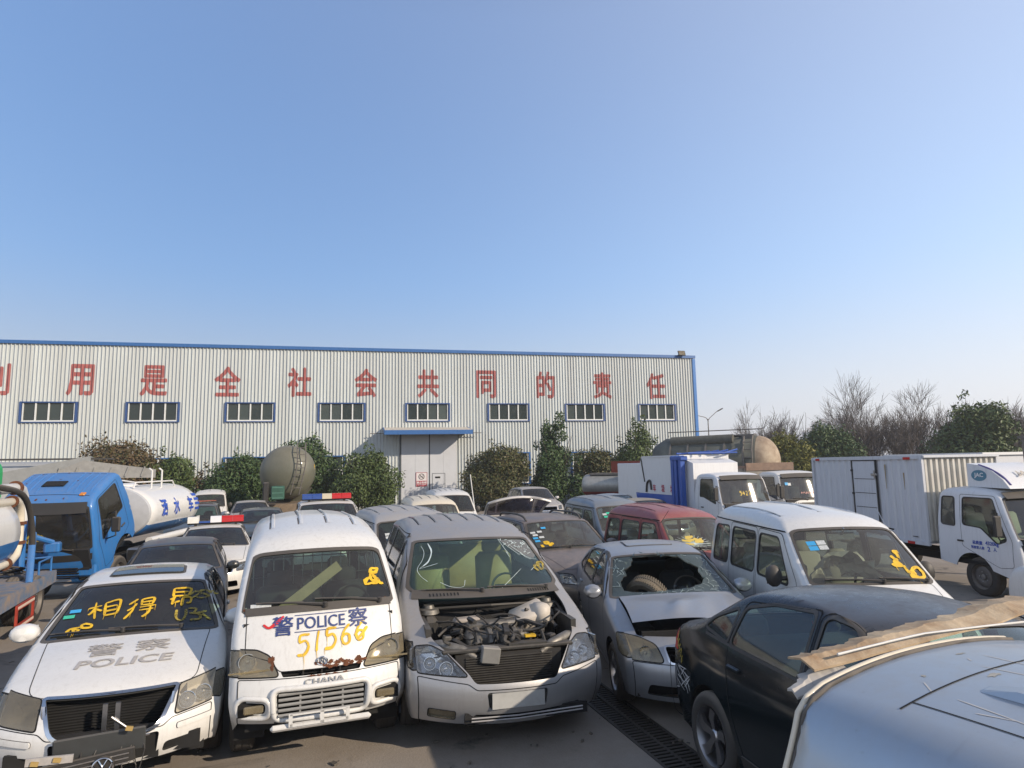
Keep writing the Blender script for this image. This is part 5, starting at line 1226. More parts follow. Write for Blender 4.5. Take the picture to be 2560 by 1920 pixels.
# ---------- middle rows ----------
def gz(y): return -0.010*max(0.0, y - 5.0)
def minivan(name, x, y, th, body, label, L=3.82, W=1.51, H=1.86, k=1.0, roll=0.0, gl=None, ribs=4, marks=None, stick=(), ws=None, plat=.0, mir=True, seatm=None, lowres=True, cat='van', group=None, liner=None, wipers=True):
    ky = L/3.82; kz = H/1.86; far = y > 12; sh = sh_mini(L, W, H, ds=.12 if far else .07)
    c = Car(name, sh, body, (x, y, gz(y + L/2)), th, label, cat, group, roll=roll, k=k, wheels=((.78*ky, 0), (3.0*ky, 0)), wr=.28, arch=.33, sill=.26*kz, glassm=gl or M_GLASS, ncol=10 if far else 16, liner=liner)
    def Y(q): return [(a*ky, b*kz) for a, b in q]
    c.screen(ring=.04, vb=.975, vt=.965, tb=.02, tt=.98, rad=.09); c.screen(i=11, name='rear_window', tb=.12, tt=.9)
    c.panel('bonnet', rpoly([sh.sv(-.84, 4, -.1), sh.sv(.84, 4, -.1), sh.sv(.9, 5, .9), sh.sv(-.9, 5, .9)], .05, ds=.07))
    c.panel('front_bumper', rpoly([c.fz(a, b*kz) for a, b in [(-.9, .28), (.9, .28), (.9, .64), (-.9, .64)]], .02, ds=.07), first=True)
    c.hole(np.array([c.fz(a*W/1.51, b*kz) for a, b in rpoly([(-.28, .66), (.28, .66), (.28, .74), (-.28, .74)], .02, ds=.06)]))
    for sg in (-1, 1):
        hl = np.array([c.fz(sg*a*W/1.51, b*kz) for a, b in rpoly([(.38, .66), (.70, .67), (.70, .84), (.46, .80)], .03, ds=.06)]); c.lamp(hl, .08, M_LENSY, [(sg*.54*W/1.51, .75*kz, .055)])
    c.window(Y([(1.16, 1.10), (1.98, 1.10), (1.98, 1.56), (1.48, 1.56)]), 0, rad=.06); c.window(Y([(2.10, 1.10), (2.84, 1.09), (2.84, 1.56), (2.10, 1.56)]), 0, rad=.07); c.window(Y([(2.96, 1.09), (3.58, 1.07), (3.50, 1.54), (2.96, 1.56)]), 0, rad=.08)
    c.door(Y([(1.04, .34), (2.02, .34), (2.02, 1.63), (1.40, 1.62), (.98, 1.14), (.98, .8)]), 0); c.door(Y([(2.06, .34), (2.72, .34), (2.90, .6), (2.90, 1.63), (2.06, 1.63)]), 0, 'sliding_door')
    # roof gutter
    for sg in (-1, 1):
        V, F = ribbon([(a*ky, 1.645*kz) for a in np.linspace(1.35, 3.62, 18)], .016); c.decal(V, F, M_GAP, 'gutter', side=sg, off=.004)
    c.shell_build(dens=.17 if far else .10); c.undercarriage(); c.wheels(); c.cabin(rows=(1.65*ky, 2.55*ky), hip=.70*kz, seat_h=.62, wheel_x=.34, seatm=seatm, dashz=1.06*kz)
    if mir: c.mirrors(1.22*ky, 1.16*kz, M_BLACK, size=(.16, .09, .22), out=.14)
    if wipers: c.wipers(((.05, -.7), (.8, .1)), t0=.0, t1=.07)
    for i in range(ribs):
        xx = (i - (ribs - 1)/2)*W*.62/max(1, ribs - 1); c.rib([c.ty(xx, (1.75 + 1.75*t)*ky) for t in np.linspace(0, 1, 8)], .035, .012)
        V, F = ribbon([c.ty(xx - .028, (1.75 + 1.6*t)*ky) for t in np.linspace(0, 1, 8)], .016); g = MB(); g.add([tuple(p) for p in c.p3(V, .001)], F); g.build('rib_dirt_shade', plain('rib_grime_shade_dark', (.03, .028, .026), .9), c.r, recalc=False)  # painted line by the rib stands for both settled dirt and shading
    b = MB(); b.box((0, .26, .70*kz), (W*.5, .03, .14)); b.build('grille_backing', M_UNDER, c.r)
    if stick: sticker(c, [q[:2] for q in stick], [q[2] for q in stick], .09, .06)
    return c
def saloon(name, x, y, th, body, label, L=4.5, W=1.70, H=1.43, k=1.0, gl=None, shf=None, rows=(2.1, 3.0), cat='car', group=None, roll=0.0, mir=True):
    far = y > 12; sh = (shf or sh_sedan)(L, W, H, ds=.13 if far else .08); suv = shf is not None; ky = L/(4.34 if suv else 4.78); kz = H/(1.66 if suv else 1.47)
    c = Car(name, sh, body, (x, y, gz(y + L/2)), th, label, cat, group, k=k, roll=roll, wheels=((.88*ky, 0), ((3.4 if suv else 3.7)*ky, 0)), wr=.34 if suv else .305, arch=.39 if suv else .35, sill=.26 if suv else .2, glassm=gl or M_GLASST, ncol=10 if far else 16, rim='alloy')
    def Y(q): return [(a*ky, b*kz) for a, b in q]
    c.screen(rad=.06); c.panel('bonnet', rpoly([sh.sv(-.8, 4, 0), sh.sv(.8, 4, 0), sh.sv(.9, 5, .93), sh.sv(-.9, 5, .93)], .05, ds=.08)); c.screen(i=10 if suv else 9, name='rear_window', tb=.05, tt=.92)
    z = .12 if suv else 0
    for sg in (-1, 1): c.lamp(np.array([c.fz(sg*a, (b + z)*kz) for a, b in rpoly([(.46, .60), (.78, .62), (.78, .76), (.50, .74)], .03, ds=.06)]), .08, M_LENS, [(sg*.62, (.68 + z)*kz, .05)])
    c.hole(np.array([c.fz(a, (b + z)*kz) for a, b in rpoly([(-.36, .58), (.36, .58), (.40, .71), (-.40, .71)], .03, ds=.06)]), ring=.02, ringmat=M_CHROME, ringname='grille_frame'); c.hole(np.array([c.fz(a, b*kz) for a, b in rpoly([(-.5, .27), (.5, .27), (.48, .40), (-.48, .40)], .03, ds=.06)]))
    if suv:
        c.window(Y([(1.52, 1.10), (2.32, 1.10), (2.32, 1.50), (2.08, 1.50)]), 0); c.window(Y([(2.42, 1.10), (3.22, 1.11), (3.22, 1.50), (2.42, 1.51)]), 0); c.window(Y([(3.32, 1.12), (3.98, 1.16), (3.80, 1.42), (3.32, 1.49)]), 0); c.door(Y([(1.30, .36), (2.36, .36), (2.36, 1.55), (2.0, 1.53), (1.34, 1.09)]), 0); c.door(Y([(2.38, .36), (3.0, .36), (3.26, .7), (3.26, 1.54), (2.38, 1.55)]), 0)
    else:
        c.window(Y([(1.62, 1.00), (2.52, 1.005), (2.50, 1.375), (2.24, 1.36)]), 0); c.window(Y([(2.60, 1.005), (3.42, 1.02), (3.36, 1.30), (3.05, 1.355), (2.60, 1.375)]), 0); c.window(Y([(3.50, 1.025), (3.86, 1.06), (3.46, 1.26)]), 0, rad=.03)
        c.door(Y([(1.36, .30), (2.55, .30), (2.55, 1.40), (2.20, 1.385), (1.50, .99), (1.34, .7)]), 0); c.door(Y([(2.57, .30), (3.30, .30), (3.52, .62), (3.50, 1.02), (3.40, 1.34), (2.57, 1.40)]), 0)
    c.shell_build(dens=.20 if far else .12); c.undercarriage(); c.wheels(); c.cabin(rows=rows, hip=.64 if suv else .52)
    if mir: c.mirrors((1.56 if suv else 1.62)*ky, (1.12 if suv else .98)*kz)
    c.wipers(((-.1, -.85), (.55, -.2)), t0=.01)
    b = MB(); b.box((0, .46, .55*kz + z), (1.0, .04, .5)); b.build('grille_backing', M_UNDER, c.r)
    return c
def lightbar(parent_car, y, w=1.15, blue_left=True, d=.28, h=.17, broken=False):
    """roof light bar as a thing of its own standing on the roof"""
    c = parent_car; p = c.p3([c.ty(0, y)], .0)[0]; q = world_of(c, (p[0], p[1], p[2] + .02))
    r = root('light_bar', q, c.r.rotation_euler.z)
    b = MB(); b.box((0, 0, .01), (w*1.0, d*.7, .035), bev=.01); b.build('bar_base', M_BLACK, r)
    n = 5; cols = [M_BLUELENS, M_BLUELENS, plain('bar_speaker', (.45, .40, .30), .6), M_REDLENS, M_REDLENS] if blue_left else [M_WHITEPL, M_BLUELENS, plain('bar_clear', (.6, .6, .62), .3), M_REDLENS, M_REDLENS]
    for i in range(n):
        s_ = w/n; k = MB(); x0 = -w/2 + s_*(i + .5)
        prof = [(-d/2, .03), (-d/2*.9, h*.75), (-d/2*.55, h), (d/2*.55, h), (d/2*.9, h*.75), (d/2, .03)]
        if broken and i == 1: prof = [(-d/2, .03), (-d/2*.9, h*.4), (d/2*.9, h*.3), (d/2, .03)]
        k.prism(prof, x0 - s_*.49, x0 + s_*.49, 'X'); k.build('lamp_module', cols[i], r)
    b = MB()
    for sx in (-1, 1): b.box((sx*w*.36, 0, -.012), (.06, d*.5, .05))
    b.build('bar_foot', M_BLACK, r); return r

P_RED = paint('red_paint', (0.22, 0.018, 0.022), rough=.45, coat=.35, dust=.38, streak=.1)
P_BLUEGREY = paint('blue_grey_paint', (0.17, 0.21, 0.25), metal=.4, rough=.42, coat=.4, dust=.45, streak=.1)
P_SILVAN = paint('silver_van_paint', (0.40, 0.40, 0.40), metal=.4, rough=.45, coat=.35, dust=.6, streak=.15)
P_CREAM = paint('cream_paint', (0.62, 0.56, 0.44), rough=.5, coat=.25, dust=.35, streak=.2)
P_GREYSUV = paint('grey_suv_paint', (0.10, 0.095, 0.09), metal=.4, rough=.42, coat=.4, dust=.75, streak=.1, dustcol=(.34, .28, .25))
P_DARKCAR = paint('dark_grey_paint', (0.02, 0.025, 0.027), metal=.2, rough=.35, coat=.3, dust=.22, streak=.1, dustcol=(.30, .25, .22))
P_DARK2 = paint('dark_green_paint', (0.02, 0.035, 0.034), metal=.2, rough=.3, coat=.7, dust=.25, streak=.1)
def build_middle():
    # white minivan beyond the dark saloon
    c = minivan('white_minivan', 3.87, 6.28, .04, P_WHITE, 'white minivan with airbag plastic heaped behind its windscreen', k=1.03, roll=.0, gl=M_GLASSD, ribs=3, stick=[(-.44, .56, M_STICKB), (-.34, .565, M_STICKW), (-.44, .49, M_STICKB), (-.34, .495, M_STICKW)], seatm=plain('seat_cover_cream', (.42, .36, .28), .9))
    f = wsmap(c); c.strokes(scribble(21, .30, .24, .16, .16, 3, 5) + scribble(22, .42, .08, .18, .18, 4, 6), M_YELLOW, 'sprayed_mark', f, .04, drip=1, rng=random.Random(1))
    rg = random.Random(9); b = MB(); nu, nv = 14, 9; V = []
    for j in range(nv):
        for i in range(nu):
            a = math.pi*i/(nu - 1); q = .5*math.pi*j/(nv - 1); rr = 1 + rg.uniform(-.14, .14)
            V.append((.0 + math.cos(a)*.40*math.cos(q*.9)*rr, 1.28 + math.sin(q)*.24*rr, 1.10 + math.sin(a)*.30*math.cos(q*.7)*rr))
    b.add(V, [(j*nu + i, j*nu + i + 1, (j+1)*nu + i + 1, (j+1)*nu + i) for j in range(nv - 1) for i in range(nu - 1)]); b.build('plastic_sheeting', plain('cream_plastic', (.60, .50, .38), .4, var=.2), c.r)
    t = MB(); t.tube([(.62, 1.05, 1.10), (.66, 1.7, 1.85)], .005, 4); t.build('aerial', M_ALLOY, c.r)
    b = MB(); b.box((0, 1.35, 1.58), (.32, .03, .09), bev=.012); b.tube([(0, 1.33, 1.6), (0, 1.28, 1.68)], .012, 5); b.build('cabin_mirror', M_REFLECT, c.r)
    # red van
    c = minivan('red_van', 3.40, 10.28, .318, P_RED, 'red van with holed windscreen and cream seat inside', L=3.5, k=.95, roll=.02, gl=M_GLASSD, ribs=4, seatm=plain('seat_cover_cream', (.42, .36, .28), .9), liner=plain('red_liner', (.12, .02, .02), .8))
    f = wsmap(c); st = []; rg = random.Random(6)
    for _ in range(11): a = rg.uniform(-.6, .5); x, y = -.30 + rg.uniform(-.14, .14), .20 + rg.uniform(-.09, .1); st.append([(x, y), (x + .08*math.cos(a), y + .08*math.sin(a)), (x + .15*math.cos(a), y + .15*math.sin(a))])
    c.strokes(st, plain('pale_yellow_spray', (.62, .46, .10), .7, var=.3), 'sprayed_mark', f, .04)
    st = [[(-.28, .14), (-.28 + .34*math.cos(a), .14 + .2*math.sin(a))] for a in np.linspace(0, 6.2, 26)]; c.strokes(st, plain('crack_edge', (.60, .70, .68), .3, var=.3), 'cracks', f, .006, off=.002)
    t = MB(); t.tube([(-.70, 1.45, 1.66), (-.72, 1.05, 1.62), (-.74, .75, 1.85)], .005, 4); t.build('aerial', M_BLACK, c.r)
    # grey estate between people carrier and red van
    c = saloon('grey_crossover', 1.45, 10.29, .354, P_GREYSUV, 'dusty dark grey crossover with roof rails and stickers on its windscreen', 4.34, 1.74, 1.66, .985, gl=M_GLASSD, shf=sh_suv)
    f = wsmap(c)
    for sg in (-1, 1):
        pts = [c.p3([c.ty(sg*.56, y)], .06 if 0 < i < 5 else .0)[0] for i, y in enumerate((2.1, 2.25, 2.6, 3.1, 3.45, 3.6))]; b = MB(); b.tube([Vector(p) for p in smooth_path([tuple(p) for p in pts], 4)], .02, 6); b.build('roof_rail', M_BLACK, c.r, smooth=50)
    rg = random.Random(3); sticker(c, [(-.58, .50), (-.56, .43), (-.46, .51), (-.58, .35), (-.47, .36), (-.36, .60), (-.57, .27)], [M_STICKW, M_STICKW, M_STICKW, M_STICKB, M_STICKW, M_STICKB, M_STICKB], .085, .05)
    c.strokes(scribble(31, -.52, .10, .16, .12, 3, 5), M_YELLOW, 'sprayed_mark', f, .045)
    # blue-grey van behind the red one
    minivan('blue_grey_van', 2.75, 13.95, .24, P_BLUEGREY, 'dull blue grey van behind the red van, green sticker on its windscreen', k=.96, gl=M_GLASSD, ribs=3, stick=[(-.46, .52, M_STICKW), (-.37, .55, M_STICKG), (-.45, .44, M_STICKG), (-.34, .47, M_STICKB), (-.43, .25, M_STICKW), (-.43, .18, M_STICKW)])
    # silver van behind the people carrier
    minivan('silver_van', -1.35, 10.95, .40, P_SILVAN, 'dusty silver van tucked behind the police van and people carrier', L=4.0, W=1.78, H=1.80, k=.98, gl=M_GLASST, ribs=5, stick=[(-.56, .45, M_STICKW), (-.56, .37, M_STICKW), (-.55, .29, M_STICKB), (-.30, .55, M_STICKW)])
    c = minivan('cream_van', -1.73, 15.9, .30, P_CREAM, 'cream van with yellow spray mark low on its windscreen', k=.97, gl=M_GLASSD, ribs=5); c.strokes(scribble(41, .26, .12, .22, .24, 4, 5), M_YELLOW, 'sprayed_mark', wsmap(c), .06)
    minivan('white_van', -1.75, 21.0, .28, P_WHITEOLD, 'old white van standing behind the cream van near the warehouse door', k=1.0, gl=M_GLASST, ribs=6)
    # hatchback with its tailgate up
    th = .3 + math.pi; c = saloon('grey_hatchback', -1.05, 18.75, th, P_SILVAN, 'pale grey hatchback with its tailgate raised behind the dark grey crossover', 4.0, 1.70, 1.55, .95, shf=sh_suv, gl=M_GLASST)
    V = []; n = 12
    for j in range(5):
        for i in range(n):
            u = -1 + 2*i/(n - 1); t = j/4; V.append((u*(.72 + .06*t), 3.62 + .62*t - .05*u*u, 1.55 + .47*t - .13*u*u*t + .05*math.sin(t*3.1)))
    b = MB(); b.add(V, [(j*n + i, j*n + i + 1, (j+1)*n + i + 1, (j+1)*n + i) for j in range(4) for i in range(n - 1)])
    tg = b.build('tailgate', glass('tailgate_glass', (.10, .09, .12), .30, dirtcol=(.30, .27, .32)), c.r, smooth=60)
    rim = [V[i] for i in range(n)] + [V[j*n + n - 1] for j in range(1, 5)] + [V[4*n + i] for i in range(n - 1, -1, -1)] + [V[j*n] for j in range(3, -1, -1)]; b = MB(); b.tube(rim, .035, 6, False); b.build('tailgate_frame', P_SILVAN, tg, smooth=60)
    # police cars with light bars
    c = saloon('police_estate', -4.35, 15.6, .34, P_WHITEOLD, 'white police estate carrying the blue and red light bar', 4.34, 1.74, 1.66, 1.08, shf=sh_suv, gl=M_GLASST); tag(lightbar(c, 2.35, 1.30), 'intact light bar, blue at one end and red at the other, on the white estate', 'light bar')
    c = saloon('police_car', -6.08, 13.2, .418, P_WHITEOLD, 'white police car with broken red light bar near the blue tanker truck', 4.5, 1.70, 1.43, .96, gl=M_GLASST); tag(lightbar(c, 2.5, 1.20, False, broken=True), 'battered light bar, red at one end, on the police car by the tanker', 'light bar')
    saloon('dark_saloon_behind', -5.15, 9.75, .42, P_DARKCAR, 'dark dusty saloon parked right behind the white police saloon', 4.55, 1.72, 1.40, .97, gl=M_GLASST)
    saloon('dark_green_saloon', -7.6, 19.6, .38, P_DARK2, 'dark saloon in the third row below the olive tanker', 4.5, 1.70, 1.42, 1.0)
    c = saloon('dark_jeep', -9.55, 19.2, .40, P_DARK2, 'dark off-roader with an orange board lying on its roof', 4.2, 1.70, 1.68, .98, shf=sh_suv)
    b = MB(); b.box((0, 0, 0), (.9, .4, .02), rot=('Y', -.05)); bo = b.build('loose_board', plain('orange_board', (.35, .10, .05), .7, var=.5, scale=5), None); bo.location = world_of(c, (.1, 2.6, 1.70)); bo.rotation_euler = (0, .05, .8); tag(bo, 'thin orange board lying across the roof of the dark off-roader', 'board')
    saloon('silver_saloon', -10.3, 25.5, .40, P_SILVAN, 'silver car behind the dark saloon, only its rounded roof showing', 4.4, 1.70, 1.45, 1.0)
    minivan('pale_van', -13.2, 28.0, .40, P_WHITEOLD, 'pale van far back beside the water tank and bushes', k=1.0, ribs=3)
    saloon('grey_off_roader', 1.6, 29.0, .3, P_SILVAN, 'pale grey off-roader at the back in front of the bushes', 4.4, 1.75, 1.72, 1.0, shf=sh_suv)
    saloon('white_hatchback', 4.9, 25.5, .3, P_WHITEOLD, 'white car at the back beside the silver fuel tanker', 4.2, 1.68, 1.45, 1.0)
    saloon('olive_car', 5.2, 20.6, .3, paint('olive_car_paint', (.14, .13, .10), dust=.6), 'olive grey car behind the blue grey van', 4.3, 1.70, 1.45, 1.0)
    saloon('white_saloon', 9.3, 5.6, .36, P_WHITEOLD, 'white saloon cut off by the right edge of the photo', 4.5, 1.70, 1.43, 1.0, gl=M_GLASST)
# ---------- trucks and tankers ----------
CAB = [(.16,.42,-.08,0,.04),(.09,.50,-.08,0,.05),(.07,.70,-.08,0,.06),(.07,.86,-.08,0,.06),(.08,.98,-.08,0,.05),(.10,1.12,-.08,0,.05,.1),(.13,1.22,-.08,0,.05,.04),
       (.38,1.98,-.08,.02,.05,.08),(.56,2.12,-.03,.03,.09,.2),(1.0,2.17,0,.035,.10),(1.46,2.15,0,.03,.08),(1.60,2.06,0,.02,.06),(1.64,1.5,0,0,.04),(1.64,.9,0,0,.04),(1.64,.62,0,0,.03)]
CAB_SEC = [(.4,.97),(.9,1.0),(1.25,.99),(2.0,.91),(2.2,.87)]
CAB_PLAN = [(.05,.96),(.4,.99),(.8,1),(1.7,1)]
def sh_cab(L=1.64, W=1.90, H=2.2, **k):
    ky = L/1.64; kz = H/2.2
    return Shell(sc_rows(CAB, ky, kz), W/2, [(z*kz, w) for z, w in CAB_SEC], [(y*ky, w) for y, w in CAB_PLAN], **k)
def chassis(r, y0, y1, axles, wr=.40, ww=.22, track=.86, z=.62, duals=True):
    for sg in (-1, 1):
        b = MB(); b.box((sg*.38, (y0 + y1)/2, z), (.08, y1 - y0, .16)); b.build('chassis_rail', M_UNDER, r)
    for i, y in enumerate(axles):
        b = MB(); b.tube([(-track + .1, y, wr), (track - .1, y, wr)], .06, 8); b.build('axle', M_UNDER, r)
        for sg in (-1, 1):
            wheel(r, (sg*(track - ww/2), y, wr), wr, ww, sg, 'steel')
            if duals and i > 0: wheel(r, (sg*(track - ww*1.6), y, wr), wr, ww, sg, 'steel')
def make_cab(name, r, body, L, W, H, tilt=0.0, quarter=False, gl=None, win=None, visor=True, seatm=None, pivot=(.3, .6), bumper=None, doortop=None, dark_front=True):
    sh = sh_cab(L, W, H, ds=.09); ky = L/1.64; kz = H/2.2
    c = Car(name, sh, body, (0, 0, 0), 0, None, None, wheels=((1.02*min(ky, 1.15), 0),), wr=.38, wcz=.42, arch=.47, sill=.58, glassm=gl or M_GLASSD, ncol=18, core=False)
    c.r.parent = r
    if tilt:
        py, pz = pivot; M = Matrix.Translation((0, py, pz)) @ Matrix.Rotation(tilt, 4, 'X') @ Matrix.Translation((0, -py, -pz)); c.r.matrix_basis = M
    c.screen(ring=.05, vb=.975, vt=.965, tb=.02, tt=.97, rad=.07); c.panel('front_bumper', rpoly([c.fz(a, b*kz) for a, b in [(-1, .42), (1, .42), (1, .70), (-1, .70)]], .02, ds=.07), bumper or body, first=True)
    def Y(q): return [(a*ky, b*kz) for a, b in q]
    if win: c.window(win, 0, rad=.06)
    else: c.window(Y([(.40, 1.22), (1.10, 1.42), (1.30, 1.42), (1.30, 1.98), (.62, 1.98)]), 0, rad=.05)
    c.door(Y([(.30, .64), (.52, .64), (1.38, .95), (1.38, 2.04), (.58, 2.03), (.28, 1.25)]) if doortop is None else doortop, 0)
    for sg in (-1, 1):
        c.lamp(np.array([c.fz(sg*a*W/1.9, b*kz) for a, b in rpoly([(.55, .54), (.82, .54), (.82, .66), (.55, .66)], .02, ds=.06)]), .06, M_LENSY)
        c.handles([(1.15*ky, 1.08*kz)], M_BLACK) if sg > 0 else None
    c.hole(np.array([c.fz(a*W/1.9, b*kz) for a, b in rpoly([(-.4, .5), (.4, .5), (.4, .62), (-.4, .62)], .02, ds=.06)]))
    if dark_front: c.panel('front_band', np.array([c.fz(a*W/1.9, b*kz) for a, b in rpoly([(-.84, .98), (.84, .98), (.86, 1.18), (-.86, 1.18)], .04, ds=.06)]), M_BLACK, gap=False, off=.004, skirt=True)
    c.shell_build(dens=.13)
    b = MB(); b.box((0, L/2, .66*kz), (W*.9, L*.92, .06)); b.box((0, .25, .56*kz), (W*.5, .02, .2)); b.build('cab_floor', M_UNDER, c.r)
    c.cabin(rows=(L*.62,), hip=1.14*kz, seat_h=.6, wheel_x=.42, seatm=seatm, dashz=1.22*kz); c.wipers(((.0, -.6), (.62, .05)), t0=-.02, t1=.06)
    if visor:
        b = MB(); V, F = ribbon([sh.sv(v, 7, .15) for v in np.linspace(-.93, .93, 16)], .16); P = c.p3(V, .05); b.add([tuple(p) for p in P], F); b.build('sun_visor', M_BLACK, c.r, recalc=False)
    return c
def truck_mirror(r, sg, W, y, z, h=.36):
    b = MB(); x = sg*W/2; b.tube([(x*.97, y + .25, z + .2), (x + sg*.24, y - .05, z + .26), (x + sg*.26, y - .05, z - .22), (x*.98, y + .2, z - .3)], .014, 6)
    o = b.build('mirror_arm', M_BLACK, r); b = MB(); b.box((x + sg*.25, y - .04, z), (.17, .07, h), bev=.025); b.build('mirror_head', M_BLACK, r)
def corrugated(name, r, p0, p1, z0, z1, n, depth, mat, out, part='corrugated_sheet'):
    """upright ribbed sheet between two ground points, each rib pitch a piece of its own; out = outward unit vector"""
    p0 = Vector(p0 + (0,)); p1 = Vector(p1 + (0,)); d = (p1 - p0)/n; o = Vector(out + (0,))*depth; me = None
    for i in range(n):
        a = p0 + d*i; q = [a, a + d*.12 + o, a + d*.5 + o, a + d*.62, a + d]
        V = [(p.x, p.y, z0) for p in q] + [(p.x, p.y, z1) for p in q]; F = [(k, k + 1, k + 6, k + 5) for k in range(4)]
        mk(part, V, F, mat, r)
def ell_tank(r, y0, y1, a, b, zc, upper, lower=None, split=None, dome=.18, n=40, name='tank', xc=0.0):
    prof = [(0.001, y0 - dome), (.35, y0 - dome*.92), (.62, y0 - dome*.72), (.85, y0 - dome*.36), (.96, y0 - dome*.10), (1, y0 + .04)]
    ys = prof + [(1, y0 + (y1 - y0)*i/10) for i in range(1, 10)] + [(k, y1 + (y0 - t)) for k, t in reversed(prof)]
    V = []; m = len(ys)
    for k, y in ys:
        for j in range(n):
            q = 2*math.pi*j/n; V.append((xc + math.cos(q)*a*k, y, zc + math.sin(q)*b*k))
    U = []; L = []
    for i in range(m - 1):
        for j in range(n):
            f = (i*n + j, i*n + (j+1) % n, (i+1)*n + (j+1) % n, (i+1)*n + j); z = sum(V[t][2] for t in f)/4
            (L if lower is not None and z < split else U).append(f)
    for nm, F, mt in ((name, U, upper), (name + '_lower_band', L, lower)):
        if not F: continue
        bm = MB(); bm.V = V; bm.F = F; o = bm.build(nm, mt, r, smooth=35)
        b2 = bmesh.new(); b2.from_mesh(o.data); bmesh.ops.delete(b2, geom=[v for v in b2.verts if not v.link_faces], context='VERTS'); b2.to_mesh(o.data); b2.free()
def flat_text(r, body, mat, name, origin, right, up, size, aspect=1.0, bold=0.0, off=.0):
    V, F = text_mesh(body, bold); o = Vector(origin); rt = Vector(right).normalized(); u = Vector(up).normalized(); nn = rt.cross(u)
    hh = lift(len(V), body, .0005); P = [o + rt*(v[0]*size*aspect) + u*(v[1]*size) + nn*(off + h_) for v, h_ in zip(V, hh)]; return mk(name, P, F, mat, r)

P_BLUE = paint('blue_truck_paint', (0.02, 0.145, 0.40), rough=.38, coat=.4, dust=.20, streak=.35)
P_TRUCKW = paint('white_truck_paint', (0.62, 0.63, 0.64), rough=.45, coat=.3, dust=.2, streak=.22)
P_GARB = paint('bright_blue_paint', (0.012, 0.07, 0.33), rough=.4, coat=.4, dust=.12, streak=.15)
P_BOX = paint('box_paint', (0.50, 0.52, 0.55), rough=.5, coat=.15, dust=.15, streak=.35, rust=.0)
P_OLIVE = paint('olive_tank_paint', (0.085, 0.088, 0.062), rough=.5, coat=.2, dust=.3, streak=.3, rust=.25)
P_TANKOLD = paint('old_tank_paint', (0.28, 0.245, 0.19), rough=.6, coat=.1, dust=.3, streak=.5, rust=.6)
M_BLUETXT = plain('blue_lettering', (.02, .07, .38), .5); M_REDTXT = plain('red_lettering', (.45, .04, .08), .6, var=.3)
M_WHITETXT = plain('white_lettering', (.7, .7, .7), .5)

